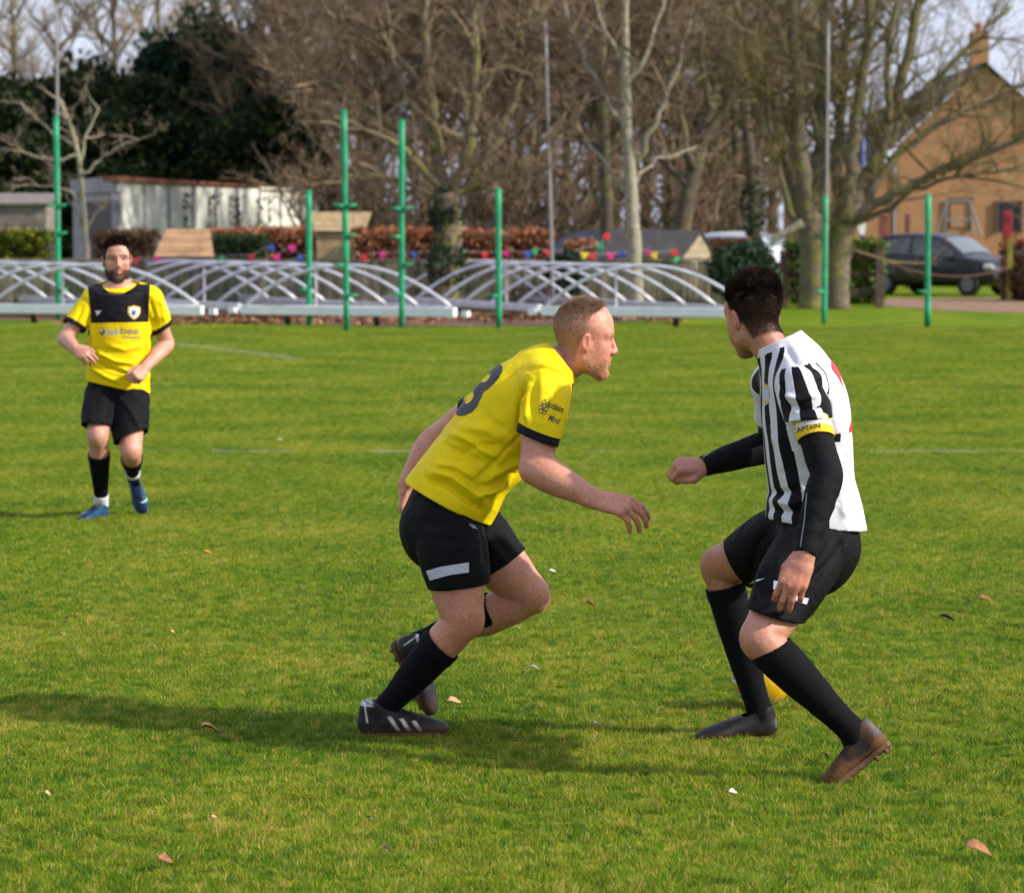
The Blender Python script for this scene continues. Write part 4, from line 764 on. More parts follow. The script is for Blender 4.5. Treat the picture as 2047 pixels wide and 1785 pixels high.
for px, d, k, s, pl in ((600, 100, 0, .95, "over the white garage's right end"), (690, 92, 1, 1.0, "behind the two tall green posts"), (760, 80, 0, .9, "left of the ivy-clad trunk"), (850, 96, 1, 1.05, "straight behind the ivy-clad trunk"), (940, 82, 0, .9, "right of the ivy-clad trunk"), (1010, 92, 1, 1.0, "above the short green post"), (1070, 80, 0, .9, "left of the middle grey pole"),
                        (1130, 95, 1, 1.0, "right of the middle grey pole"), (1185, 84, 0, .95, "over the dark blue car"), (1290, 92, 1, 1.0, "right of the slim pale tree"), (1340, 82, 0, .95, "over the felt playhouse"), (1420, 96, 0, 1.0, "in front of the red brick house"), (1470, 84, 1, .9, "left of the ivy-wrapped trunk"), (1545, 90, 0, .95, "left of the double-trunked tree"), (1640, 100, 1, .95, "behind the double-trunked tree"), (540, 98, 1, 1.0, "beside the cypresses"),
                        (30, 125, 2, 1.0, "above the far left edge"), (120, 135, 2, 1.1, "above the young sapling"), (230, 128, 2, 1.1, "left of the cypresses"), (320, 138, 2, 1.2, "just left of the tallest cypress"), (430, 132, 2, 1.15, "over the tallest cypress"), (520, 125, 2, 1.1, "right of the tallest cypress"), (620, 118, 2, 1.1, "far above the garage"), (720, 120, 1, 1.2, "far behind the tallest green post"), (880, 122, 1, 1.2, "far behind the ivy-clad tree"), (1040, 118, 1, 1.2, "far behind the short green post"), (1230, 122, 1, 1.2, "far behind the slim pale tree"), (1420, 125, 1, 1.2, "far beyond the red brick house")):
    wood_tree(px, d, k, s, pl)
# understorey of scrub at the foot of the wood
def scrub_kind(seed):
    rng = np.random.default_rng(seed); L = []
    for k in range(16): a = rng.uniform(0, 6.28); q = [np.array([rng.normal(0, .5), rng.normal(0, .4), 0])]; dv = nrm(np.array([math.cos(a) * .5, math.sin(a) * .5, 1.0])); q += [q[0] + dv * 1.3, q[0] + dv * 2.6 + rng.normal(0, .2, 3)]; L.append((np.array(q), np.array([.03, .02, .01])))
    V, F = twiggery(L, rng, 9, .9, 6, 3, start=.05, up=.7, thick=1.4); m = MB()
    for q, r in L: m.tube(q, r, 5)
    return m.mesh("stem", BK["dark"], True), mesh_from("twigs", V, F, BK["russet"])
SK = [scrub_kind(41), scrub_kind(42)]
for i, (px, d, pl) in enumerate(((560, 99, "beside the white garage"), (672, 97, "behind the pale straw playhouse"), (720, 76, "behind the tall green posts"), (790, 80, "left of the ivy-clad trunk"), (850, 76, "right behind the ivy-clad trunk"), (960, 77, "above the right copper hedge"), (1020, 80, "behind the short green post"), (1080, 77, "by the middle grey pole"), (1150, 86, "behind the dark blue car"), (1240, 84, "behind the slim pale tree"), (1310, 80, "behind the felt playhouse"), (1420, 86, "above the silver car"), (1550, 82, "behind the ivy bush"))):
    root = empty("scrub_bush", (P(px, 458, d)[0], d, 0), i * 1.3); s = 1.1 + .25 * (i % 3); root.scale = (s, s, s); tag(root, "leafless brown scrub bush " + pl, "bush", "scrub under the wood")
    for nm, me in zip(("stem", "twigs"), SK[i % 2]): obj(nm, me, root)
# dark evergreens at left
def evergreen_kind(seed, kind, n, lobes, cyl):
    rng = np.random.default_rng(seed); C = []
    for k in range(lobes):
        h = rng.uniform(.05, .95); a = rng.uniform(0, 6.28); r = (1 - h ** 1.6) * .8 + .12 if not cyl else .85 * (1 - h ** 5); c = np.array([r * .55 * math.cos(a), r * .55 * math.sin(a), h]); q = rng.normal(size=(n // lobes, 3)); q /= np.linalg.norm(q, axis=1, keepdims=True); q *= (rng.random((len(q), 1)) ** .35) * np.array([.42, .42, .11]) * rng.uniform(.7, 1.3); C.append(c + q)
    C = np.concatenate(C); C[:, 2] = np.abs(C[:, 2]); me = leaves("crown", C * [1, 1, 1], 1, LM[kind], None, rng=rng); V = np.empty(len(me.vertices) * 3, np.float32); me.vertices.foreach_get("co", V); V = V.reshape(-1, 4, 3); ctr = V.mean(1, keepdims=True); V = ctr + (V - ctr) * np.array([.055, .055, .022]); me.vertices.foreach_set("co", V.ravel().astype(np.float32)); m = MB(); m.tube([(0, 0, 0), (0, 0, .5), (0, 0, .9)], [.06, .04, .01], 7); return m.mesh("trunk", BK["dark"], True), me
EK = [evergreen_kind(51, "yew", 16000, 46, True), evergreen_kind(52, "cypress", 15000, 50, False), evergreen_kind(53, "yew", 16000, 46, True)]
for px, yt, d, w, k, lab in ((15, 160, 98, 2.4, 0, "dark yew at the far left edge"), (95, 150, 101, 2.3, 2, "dark yew behind the left grey pole"), (185, 128, 98, 2.3, 0, "olive-tinged yew behind the white garage front"), (270, 140, 100, 2.3, 2, "broad yew above the garage corner"), (330, 85, 103, 2.2, 1, "pointed dark cypress left of the tallest one"), (400, 42, 102, 2.4, 1, "tallest dark cypress at left"), (470, 75, 101, 2.3, 1, "dark cypress right of the tallest one"), (535, 190, 98, 2.3, 2, "dark yew over the garage's middle"), (590, 250, 96, 2.0, 0, "low dark yew over the garage's right end"), (240, 230, 94, 2.2, 0, "dense shaded yew close behind the garage"), (380, 220, 95, 2.4, 2, "dense shaded yew behind the garage roof"), (480, 240, 94, 2.2, 0, "low shaded yew behind the rusty roof edge"), (60, 260, 93, 2.2, 2, "low dark yew above the grey plank shed")):
    H = P(px, yt, d)[2]; root = empty("evergreen_tree", (P(px, 458, d)[0], d, 0), px * .37); root.scale = (w, w, H); tag(root, lab, "tree", "dark evergreens")
    for nm, me in zip(("trunk", "crown"), EK[k]): obj(nm, me, root)
# ------------------------------------------------------------------ people: shared pieces
def skin_mat(name, tint=(1, 1, 1)):
    m, nt, b = mat_new(name)
    c = attr(nt, "col", "Color"); n = noise(nt, 90, 4, "World"); n2 = noise(nt, 16, 3, "World")
    c1 = mixc(nt, math_n(nt, 'MULTIPLY', math_n(nt, 'SUBTRACT', n2, 0.36), 1.5), c, (0.55, 0.19, 0.13))
    mm = nt.nodes.new("ShaderNodeMix"); mm.data_type = 'RGBA'; mm.blend_type = 'MULTIPLY'; mm.inputs[0].default_value = 1
    nt.links.new(c1, mm.inputs[6]); nt.links.new(ramp(nt, n, [(0.3, (0.78, 0.74, 0.70)), (0.7, (1, 1, 1))]), mm.inputs[7])
    nt.links.new(mm.outputs[2], b.inputs["Base Color"])
    nt.links.new(ramp(nt, n2, [(0.3, (0.38,) * 3), (0.7, (0.55,) * 3)]), b.inputs["Roughness"])
    b.inputs["Subsurface Weight"].default_value = 0.10; b.inputs["Subsurface Radius"].default_value = (1.0, 0.35, 0.2)
    b.inputs["Subsurface Scale"].default_value = 0.008
    bump(nt, b, math_n(nt, 'MULTIPLY_ADD', noise(nt, 30, 3, "World"), 2.0, noise(nt, 260, 3, "World")), 0.5, 0.003)
    return m
def cloth_mat(name, A, B, rough=0.7, weave=0.12, sheen=0.15):
    """two-colour cloth: attribute m < 0 shows A, m > 0 shows B, sharp edge"""
    m, nt, b = mat_new(name)
    f = math_n(nt, 'MULTIPLY_ADD', attr(nt, "m"), 700.0, 0.5); f = math_n(nt, 'MINIMUM', math_n(nt, 'MAXIMUM', f, 0.0), 1.0)
    c = mixc(nt, f, A, B); n = noise(nt, 22, 4, "World")
    mm = nt.nodes.new("ShaderNodeMix"); mm.data_type = 'RGBA'; mm.blend_type = 'MULTIPLY'; mm.inputs[0].default_value = 1
    nt.links.new(c, mm.inputs[6]); nt.links.new(ramp(nt, n, [(0.3, (0.9,) * 3), (0.7, (1.0,) * 3)]), mm.inputs[7])
    nt.links.new(mm.outputs[2], b.inputs["Base Color"]); b.inputs["Roughness"].default_value = rough
    b.inputs["Sheen Weight"].default_value = 0.0; b.inputs["Specular IOR Level"].default_value = 0.12
    fine = noise(nt, 900, 2, "World"); soft = noise(nt, 30, 3, "World", 0.8)
    rg = nt.nodes.new("ShaderNodeTexNoise"); rg.noise_type = 'RIDGED_MULTIFRACTAL'; rg.inputs["Scale"].default_value = 8.0; rg.inputs["Detail"].default_value = 3.0; rg.inputs["Distortion"].default_value = 1.2
    nt.links.new(nt.nodes.new("ShaderNodeNewGeometry").outputs["Position"], rg.inputs["Vector"])
    hgt = math_n(nt, 'MULTIPLY_ADD', soft, 1.6, math_n(nt, 'MULTIPLY', fine, 0.3)); hgt = math_n(nt, 'MULTIPLY_ADD', rg.outputs["Fac"], 0.9, hgt)
    bump(nt, b, hgt, weave * 2.2, 0.014)
    return m
def col_mat(name, rough=0.6, scale=60, dark=0.75, coat=0.0, bstr=0.2):
    m, nt, b = mat_new(name); c = attr(nt, "col", "Color"); n = noise(nt, scale, 5, "World")
    mm = nt.nodes.new("ShaderNodeMix"); mm.data_type = 'RGBA'; mm.blend_type = 'MULTIPLY'; mm.inputs[0].default_value = 1
    nt.links.new(c, mm.inputs[6]); nt.links.new(ramp(nt, n, [(0.3, (dark,) * 3), (0.7, (1.0,) * 3)]), mm.inputs[7])
    nt.links.new(mm.outputs[2], b.inputs["Base Color"]); b.inputs["Roughness"].default_value = rough
    b.inputs["Coat Weight"].default_value = coat; b.inputs["Specular IOR Level"].default_value = 0.18
    bump(nt, b, noise(nt, scale * 5, 3, "World"), bstr, 0.004)
    return m
def hair_mat(name, c, rough=0.45):
    m, nt, b = mat_new(name); n = noise(nt, 70, 3, "World")
    nt.links.new(ramp(nt, n, [(0.3, tuple(x * 0.6 for x in c)), (0.72, tuple(min(1, x * 1.5) for x in c))]), b.inputs["Base Color"])
    b.inputs["Roughness"].default_value = rough; b.inputs["Specular IOR Level"].default_value = 0.35
    return m
def M_print(name, c, rough=0.55): return flat(name, c, rough, 0.08, 60)

def frame(x, z):
    x = nrm(x); z = nrm(np.asarray(z, float) - x * np.dot(z, x)); return np.stack([x, np.cross(z, x), z])   # rows x,y,z
def hand(F, wrist, x, z, side, curl, s=1.0, spread=0.0, thumb=None, k=0.008, fist=False):
    """hand with five fingers. x: wrist to knuckles, z: out of the back of the hand, side +1 right / -1 left"""
    R = frame(x, z); w = np.asarray(wrist, float)
    def L(p): return w + s * (np.array([p[0], p[1] * side, p[2]]) @ R)
    ys = (0.030, 0.010, -0.010, -0.028); kx = (0.088, 0.092, 0.087, 0.079); kz = (0.002, 0.004, 0.002, -0.002)
    ln = ((0.043, 0.026, 0.021), (0.047, 0.030, 0.022), (0.043, 0.028, 0.021), (0.034, 0.021, 0.019))
    tips = []
    F.cap(L((-0.02, 0, 0)), L((0.03, 0.0, 0)), 0.026 * s, 0.033 * s, 0.012, R[2], 0.66)
    F.cap(L((0.03, 0.002, 0)), L((0.072, 0.002, 0)), 0.035 * s, 0.037 * s, k, R[2], 0.42)
    for i in range(4):
        kn = np.array([kx[i], ys[i], kz[i]])
        F.cap(L((0.03, ys[i] * 0.75, 0.0)), L(kn), 0.013 * s, 0.0112 * s, k)
        a = 0.0; p = kn; az = spread * (ys[i] / 0.03); rad = (0.0104, 0.0093, 0.0085, 0.0072) if i < 3 else (0.0092, 0.0082, 0.0076, 0.0064)
        for j in range(3):
            a += math.radians(curl[i][j]); d = np.array([math.cos(a) * math.cos(az), math.cos(a) * math.sin(az), -math.sin(a)])
            q = p + d * ln[i][j]
            F.cap(L(p), L(q), rad[j] * s, rad[j + 1] * s, 0.003 if j else 0.005); p = q
        tips.append(L(p))
    if fist: F.ell(L((0.072, 0.004, -0.030)), (0.030 * s, 0.032 * s, 0.024 * s), 0.008, R); F.ell(L((0.066, 0.034, -0.024)), (0.024 * s, 0.014 * s, 0.018 * s), 0.008, R)
    th = thumb or [(0.018, 0.024, -0.008), (0.046, 0.046, -0.018), (0.072, 0.054, -0.026), (0.094, 0.052, -0.034)]
    rr = (0.016, 0.0135, 0.0108, 0.0085)
    for j in range(3): F.cap(L(th[j]), L(th[j + 1]), rr[j] * s, rr[j + 1] * s, 0.010 if j == 0 else 0.003)
    return tips

def head_mesh(neck_to, s=1.0, h=0.0024, jaw=1.0, nose=1.0, neck_r=(0.054, 0.060), wide=1.0, ear_out=0.0):
    """local frame: x face forward, y to the person's left, z up, origin between the ears"""
    F = Field((-0.17, -0.125, -0.24), (0.15, 0.125, 0.16), h)
    neck_to = np.asarray(neck_to, float)
    F.ell((-0.014, 0, 0.046), (0.098, 0.0765 * wide, 0.083), 0)
    F.ell((0.030, 0, 0.050), (0.059, 0.064 * wide, 0.060), 0.03)
    F.cap((0.036, 0, 0.03), (0.036, 0, -0.050), 0.052, 0.046, 0.03, (0, 1, 0), 1.12 * wide)
    for y in (-1, 1):
        F.cap((-0.004, y * 0.054 * wide, -0.022), (0.008, y * 0.047 * jaw, -0.062), 0.019, 0.017, 0.025)
        F.cap((0.008, y * 0.047 * jaw, -0.062), (0.064, y * 0.016, -0.096 * jaw), 0.017, 0.016, 0.02)
        F.ell((0.050, y * 0.045 * wide, -0.016), (0.028, 0.018, 0.020), 0.03)
        F.ell((0.046, y * 0.038, -0.050), (0.030, 0.020, 0.026), 0.03)
        F.cap((0.066, y * 0.050, 0.030), (0.084, y * 0.014, 0.033), 0.0125, 0.0115, 0.016)
    F.cap((0.045, 0, -0.045), (0.066, 0, -0.080), 0.042, 0.027, 0.02, (0, 1, 0), 1.0)
    F.ell((0.075, 0, -0.096 * jaw), (0.018, 0.021, 0.016), 0.016)
    for y in (-1, 1): F.ell((0.099, y * 0.036, 0.008), (0.026, 0.023, 0.0135), 0.012, op='sub')
    for y in (-1, 1):
        F.ell((0.0670, y * 0.033, 0.010), (0.0125, 0.0140, 0.0125), 0.003)
        F.cap((0.071, y * 0.046, 0.0165), (0.081, y * 0.021, 0.0195), 0.0040, 0.0048, 0.004)
        F.cap((0.070, y * 0.045, 0.0015), (0.078, y * 0.022, 0.0010), 0.0036, 0.004, 0.005)
    F.cap((0.074, 0, 0.012), (0.078, 0, -0.030), 0.013, 0.017, 0.014, (0, 1, 0), 0.9)
    F.cap((0.086, 0, 0.026), (0.108 * nose, 0, -0.012), 0.0088, 0.0100, 0.010)
    F.ell((0.1105 * nose, 0, -0.0200), (0.0125, 0.0120, 0.0105), 0.006)
    F.ell((0.098, 0, -0.025), (0.013, 0.010, 0.008), 0.006)
    for y in (-1, 1): F.ell((0.097, y * 0.0125, -0.0245), (0.0125, 0.0072, 0.0082), 0.006)
    F.cap((0.084, 0, -0.030), (0.0900, 0, -0.046), 0.010, 0.008, 0.010)
    for y in (-1, 1):
        F.cap((0.0930, 0, -0.0495), (0.083, y * 0.022, -0.0535), 0.0064, 0.0042, 0.005)
        F.cap((0.0915, 0, -0.0615), (0.082, y * 0.019, -0.0575), 0.0072, 0.0042, 0.005)
    F.cap((0.1000, 0.019, -0.0558), (0.1000, -0.019, -0.0558), 0.0034, 0.0034, 0.003, op='sub')
    F.ell((0.097, 0, -0.076), (0.010, 0.020, 0.0055), 0.012, op='sub')
    for y in (-1, 1):
        e = frame((0.95, 0.26 * y * -1, -0.20), (0.20, 0.14 * y, 0.95))
        c = np.array([-0.012, y * (0.0790 * wide + ear_out), 0.000])
        F.ell(c, (0.0175, 0.0090, 0.0300), 0.006, e)
        F.ell(c + np.array([0.003, y * 0.010, 0.004]), (0.0095, 0.0062, 0.0170), 0.003, e, op='sub')
        F.ell(c + np.array([0.005, y * -0.001, -0.021]), (0.0085, 0.006, 0.0095), 0.006, e)
        F.ell(c + np.array([0.011, y * -0.002, -0.004]), (0.005, 0.006, 0.010), 0.005)
    up = np.array([-0.022, 0, -0.035])
    F.chain([(up, neck_r[0]), (up * 0.5 + neck_to * 0.5, neck_r[0] * 0.98), (neck_to, neck_r[1]), (neck_to * 1.25 - up * 0.25, neck_r[1] * 1.0)], 0.03)
    for y in (-1, 1):   # sterno-mastoid
        F.cap((-0.012, y * 0.052, -0.05), neck_to + np.array([0.045, y * 0.012, 0.01]), 0.015, 0.013, 0.02)
    F.ell(up * 0.35 + neck_to * 0.65 + np.array([0.052, 0, 0.0]), (0.012, 0.012, 0.014), 0.02)
    V, Fc = F.mesh(2)
    return V * s, Fc
def head_colour(V, s, skin, o):
    """paint real colouring: lips, ears, brows, eyes, stubble, scalp"""
    x, y, z = (V / s).T; n = len(V); C = np.tile(np.array(skin), (n, 1)); ay = np.abs(y)
    def mixin(mask, c): C[:] = C * (1 - mask[:, None]) + np.array(c) * mask[:, None]
    red = o.get("red", (0.62, 0.19, 0.14))
    mixin(0.55 * np.exp(-((x - 0.06) ** 2 / 0.0006 + (ay - 0.05) ** 2 / 0.0005 + (z + 0.02) ** 2 / 0.0008)), red)
    mixin(0.45 * np.exp(-((x - 0.108) ** 2 / 0.0003 + ay ** 2 / 0.0004 + (z + 0.02) ** 2 / 0.0003)), red)
    ear = sstep(ay, 0.079, 0.084) * (np.abs(x + 0.005) < 0.03) * (np.abs(z) < 0.045)
    mixin(o.get("ear", 0.5) * ear, red)
    bd = o.get("beard", None)
    if bd is not None:
        top = np.interp(x, [-.01, .02, .05, .07, .085, .11], [.010, -.018, -.040, -.042, -.036, -.036])
        mask = sstep(top - z, 0.0, 0.012) * sstep(x, -0.006, 0.006) * (1 - sstep(-z - .2 * np.clip(x, 0, 1), 0.098, 0.112))
        lip = np.exp(-((ay / 0.021) ** 4 + ((z + 0.0560) / 0.0080) ** 4)); mask *= 1 - np.clip(1.4 * lip, 0, 1)
        mask *= 1 - 0.8 * np.exp(-((ay / 0.012) ** 4 + ((z + 0.072) / 0.006) ** 4))
        mixin(np.clip(mask * o.get("beard_w", 0.8), 0, 1), bd); o["_beard"] = mask
    mixin(0.75 * np.exp(-((ay / 0.020) ** 4 + ((z + 0.0555) / 0.0085) ** 4)) * (x > 0.075), o.get("lip", (0.50, 0.20, 0.17)))
    br = np.exp(-(((z - (0.034 - (ay - 0.03) ** 2 * 6)) / 0.0052) ** 2)) * (ay > 0.010) * (ay < 0.056) * (x > 0.05)
    mixin(o.get("brow_w", 0.6) * br, o.get("brow", (0.12, 0.07, 0.04)))
    ex, ez = (ay - 0.033) / 0.0115, (z - 0.0100) / 0.0060
    eye = np.clip(1.25 - (ex ** 2 + ez ** 2), 0, 1) * (x > 0.065)
    mixin(np.clip(eye * 3, 0, 1), (0.55, 0.50, 0.47))
    gaze = o.get("gaze", 0.0)
    iris = np.exp(-((((y - np.sign(y) * 0.033 - gaze) / 0.0056) ** 2 + ((z - 0.0105) / 0.0058) ** 2) ** 2)) * (x > 0.065)
    mixin(np.clip(iris, 0, 1), o.get("iris", (0.04, 0.035, 0.03)))
    lid = np.exp(-(((z - 0.0150 - 0.002 * (1 - ex ** 2)) / 0.0020) ** 2)) * (np.abs(ex) < 1.2) * (x > 0.06)
    mixin(0.6 * np.clip(lid, 0, 1), (0.16, 0.07, 0.05))
    hl = o["hairline"](x, ay, z) - 0.1 * ear          # signed, > 0 inside the hair
    mixin(np.clip(sstep(hl, -0.004, 0.010) * o.get("scalp_w", 0.8), 0, 1), o["scalp"]); o["_hair"] = hl
    return C
def strands(name, parent, root, nor, flow, length, width, mat, curl=0.2, seg=3, rng=None):
    """tapered hair ribbons from root points"""
    rng = rng or RNG; n = len(root); d = nor + flow; d /= np.linalg.norm(d, axis=1, keepdims=True)
    L = (length if hasattr(length, '__len__') else np.full(n, length)) * rng.uniform(0.65, 1.25, n)
    side = np.cross(d, rng.normal(size=(n, 3))); side /= np.linalg.norm(side, axis=1, keepdims=True) + 1e-9
    bend = rng.normal(size=(n, 3)) * curl + flow * 0.6; V = []; F = []
    for j in range(seg + 1):
        t = j / seg; c = root + d * (L * t)[:, None] + bend * (L * t * t * 0.5)[:, None]; w = width * (1 - 0.75 * t)
        V.append(c - side * w / 2); V.append(c + side * w / 2)
    V = np.stack(V, 1).reshape(-1, 3); b = np.arange(n)[:, None] * (2 * (seg + 1))
    for j in range(seg): F.append(b + np.array([2 * j, 2 * j + 1, 2 * j + 3, 2 * j + 2]))
    return obj(name, mesh_from(name, V, np.concatenate(F), mat), parent)
def shirt_obj(name, V, F, m, mat, parent, thick=0.003):
    me = mesh_from(name, V, F, mat); set_attr(me, "m", m); o = obj(name, me, parent)
    md = o.modifiers.new("thickness", 'SOLIDIFY'); md.thickness = thick; md.offset = -1.0; md.use_rim = True
    return o
def folds(V, F, strokes, gain=1.0):
    """raise or sink creases that follow strokes [(pixel polyline, height m, width px)] on the side they were seen on"""
    nn = vnormals(V, F); view = nrm(np.array([0, -1.0, 0.1])); face = np.clip(nn @ view * 2.5 + 0.3, 0, 1)
    Q = pix(V); D = np.zeros(len(V))
    for pl, a, w in strokes:
        d, _ = seg_dist(Q, pl); e = np.asarray(pl, float)
        t = np.ones(len(V)); r = np.minimum(np.hypot(*(Q - e[0]).T), np.hypot(*(Q - e[-1]).T)); t = sstep(r, 0, 2.2 * w)
        D += a * np.exp(-(d / w) ** 2) * (0.35 + 0.65 * t)
    return V + nn * (D * face * gain)[:, None]
def ripple(V, F, amp, scale, seed=0, axis=None, stretch=3.0):
    """soft cloth unevenness, longer along axis"""
    nn = vnormals(V, F); Q = V.copy()
    if axis is not None:
        a = nrm(axis); Q = Q - (Q @ a)[:, None] * a * (1 - 1 / stretch)
    n = vnoise(Q, scale, seed) * 0.65 + vnoise(Q, scale * 2.3, seed + 3) * 0.35
    n = 1 - np.abs(n - 0.5) * 3.0
    return V + nn * (amp * n)[:, None]
def bvh_of(V, F): return BVHTree.FromPolygons([tuple(p) for p in V], [tuple(map(int, f)) for f in F])
def text_mesh(body, bold=0.0, shear=0.0, space=1.0):
    cu = bpy.data.curves.new("letters", 'FONT'); cu.body = body; cu.align_x = 'CENTER'; cu.align_y = 'CENTER'; cu.offset = bold; cu.shear = shear
    cu.space_character = space; cu.resolution_u = 4
    o = bpy.data.objects.new("letters", cu); SC.collection.objects.link(o)
    dg = bpy.context.evaluated_depsgraph_get(); me = bpy.data.meshes.new_from_object(o.evaluated_get(dg))
    bpy.data.objects.remove(o); bpy.data.curves.remove(cu)
    return me
def poly_mesh(polys):
    me = bpy.data.meshes.new("outline"); V = []; F = []
    for p in polys:
        F.append(tuple(range(len(V), len(V) + len(p)))); V += [(a, b, 0) for a, b in p]
    me.from_pydata(V, [], F); me.update(); return me
def project(me, place, direc, bvh, lift, mat, name, parent, fine=0.012, fit=None):
    """lay a flat outline mesh onto a surface: place(u, v) -> start point in space, direc: throw direction (or function)"""
    bm = bmesh.new(); bm.from_mesh(me); bmesh.ops.triangulate(bm, faces=bm.faces)
    if fit:                                   # fit = (width, height): scale outline box to it, centred
        xs = [v.co.x for v in bm.verts]; ys = [v.co.y for v in bm.verts]; cx, cy = (min(xs) + max(xs)) / 2, (min(ys) + max(ys)) / 2
        sx, sy = fit[0] / max(max(xs) - min(xs), 1e-6), fit[1] / max(max(ys) - min(ys), 1e-6)
        for v in bm.verts: v.co = ((v.co.x - cx) * sx, (v.co.y - cy) * sy, 0)
    for _ in range(5):
        es = [e for e in bm.edges if e.calc_length() > fine]
        if not es: break
        bmesh.ops.subdivide_edges(bm, edges=es, cuts=1); bmesh.ops.triangulate(bm, faces=[f for f in bm.faces if len(f.verts) > 3])
    bad = []
    for v in bm.verts:
        p = Vector(place(v.co.x, v.co.y)); d = Vector(direc(p) if callable(direc) else direc).normalized()
        hit, no, i, dist = bvh.ray_cast(p, d)
        if hit is None: bad.append(v); continue
        if no.dot(d) > 0: no = -no
        v.co = hit + no * lift
    bmesh.ops.delete(bm, geom=bad, context='VERTS')
    out = bpy.data.meshes.new(name); bm.to_mesh(out); bm.free()
    for p in out.polygons: p.use_smooth = True
    out.materials.append(mat)
    return obj(name, out, parent)
def cam_place(cx, cy, ux=(1, 0), uy=(0, -1)):
    """outline units are photograph pixels around (cx, cy); thrown along the line of sight onto the cloth"""
    o = np.array([0, 0, CAMH])
    return (lambda u, v: o + ray(cx + u * ux[0] + v * uy[0], cy + u * ux[1] + v * uy[1]) * 2.0), (lambda p: Vector(p) - Vector(o))

# ---- boot, modelled in its own frame: x heel to toe, y left, z up from the studs' base
def boot_shape():
    F = Field((-0.03, -0.07, -0.005), (0.31, 0.07, 0.16), 0.003)
    F.cap((0.036, 0, 0.040), (0.038, 0, 0.085), 0.035, 0.033, 0, (0, 1, 0), 0.92)
    F.cap((0.038, 0, 0.08), (0.052, 0, 0.125), 0.033, 0.040, 0.01, (0, 1, 0), 0.9, clip=[((0.045, 0, 0.104), (0.30, 0, 0.95))])
    F.chain([((0.04, 0, 0.042), 0.036, 0.95), ((0.11, 0.002, 0.042), 0.036, 1.0), ((0.185, 0.004, 0.034), 0.033, 1.36), ((0.235, 0.002, 0.027), 0.026, 1.55), ((0.268, 0, 0.023), 0.017, 1.5)], 0.02, (0, 1, 0))
    F.cap((0.060, 0, 0.085), (0.150, 0.003, 0.050), 0.034, 0.028, 0.02, (0, 1, 0), 0.95, clip=[((0.045, 0, 0.104), (0.30, 0, 0.95))])
    bx = F._box(F.lo, F.lo + (F.n - 1) * F.h); F.F[:] = np.maximum(F.F, (0.010 - bx[3]).astype(np.float32) + 0 * F.F)
    return F.mesh(2)
BOOT_V, BOOT_F = boot_shape()
BOOT_V, BOOT_F = cut(BOOT_V, BOOT_F, (0.045, 0, 0.104), (0.30, 0, 0.95), 0.075, 0.003)
def boot_paint(style):
    x, y, z = BOOT_V.T; n = len(x); C = np.zeros((n, 3)); pn = vnoise(BOOT_V, 45, 2)
    def mixin(m, c): C[:] = C * (1 - m[:, None]) + np.array(c) * m[:, None]
    if style == "black":
        C[:] = (0.022, 0.020, 0.022)
        for i in range(3):      # three pale side bars slanting forward
            c0 = 0.098 + 0.030 * i; d = np.abs(x - c0 - (0.062 - z) * 0.65 - 0.004 * i)
            mixin((1 - sstep(d, 0.0058, 0.0078)) * sstep(z, 0.018, 0.022) * (1 - sstep(z, 0.066 - 0.007 * i, 0.071 - 0.007 * i)) * (np.abs(y) > 0.012), (0.62, 0.57, 0.50))
        mixin((1 - sstep(np.abs(x - 0.018 - (0.10 - z) * 0.15), 0.002, 0.004)) * (z > 0.05) + sstep(z, 0.098, 0.102) * (1 - sstep(x, 0.035, 0.05)), (0.5, 0.5, 0.52))
        mixin(sstep(0.045 - z + 0.02 * (pn - 0.5), 0.0, 0.025) * 0.75, (0.11, 0.065, 0.032))
        mixin(0.4 * sstep(x, 0.2, 0.26), (0.10, 0.07, 0.05))
    elif style == "mud":
        C[:] = (0.028, 0.021, 0.020)
        mixin(sstep(pn, 0.25, 0.6) * 0.9, (0.075, 0.038, 0.016)); mixin(sstep(x + .05 * (pn - .5), 0.12, 0.2), (0.12, 0.055, 0.018))
        mixin(sstep(-x, -0.03, 0.0) * sstep(z, 0.03, 0.06) * 0.6, (0.20, 0.18, 0.23)); mixin(sstep(0.045 - z + .03 * (pn - .5), 0, 0.02), (0.13, 0.062, 0.022))
    elif style == "dark":
        C[:] = (0.010, 0.009, 0.011); mixin(sstep(0.05 - z + 0.03 * (pn - 0.5), 0, 0.03), (0.035, 0.024, 0.017))
        mixin(sstep(-x, -0.022, -0.005) * sstep(z, 0.03, 0.05) * (1 - sstep(z, 0.06, 0.075)) * .7, (0.16, 0.14, 0.15))
    else:
        C[:] = (0.007, 0.018, 0.055); mixin(sstep(np.abs(y) + 0.02 * (pn - .5), 0.022, 0.034) * 0.6, (0.025, 0.085, 0.18))
        sw = np.abs((z - 0.028) - 1.3 * (x - 0.165) ** 2 * 9 + 0.0) ; mixin((1 - sstep(sw, 0.006, 0.009)) * (x > 0.13) * (x < 0.245) * (y > 0.005), (0.35, 0.62, 0.55))
        mixin(sstep(0.022 - z, 0, 0.004), (0.30, 0.36, 0.45))
    return C
_stud = MB(); _stud.tube([(0, 0, 0.004), (0, 0, -0.011)], [0.0075, 0.005], 8); STUD = None
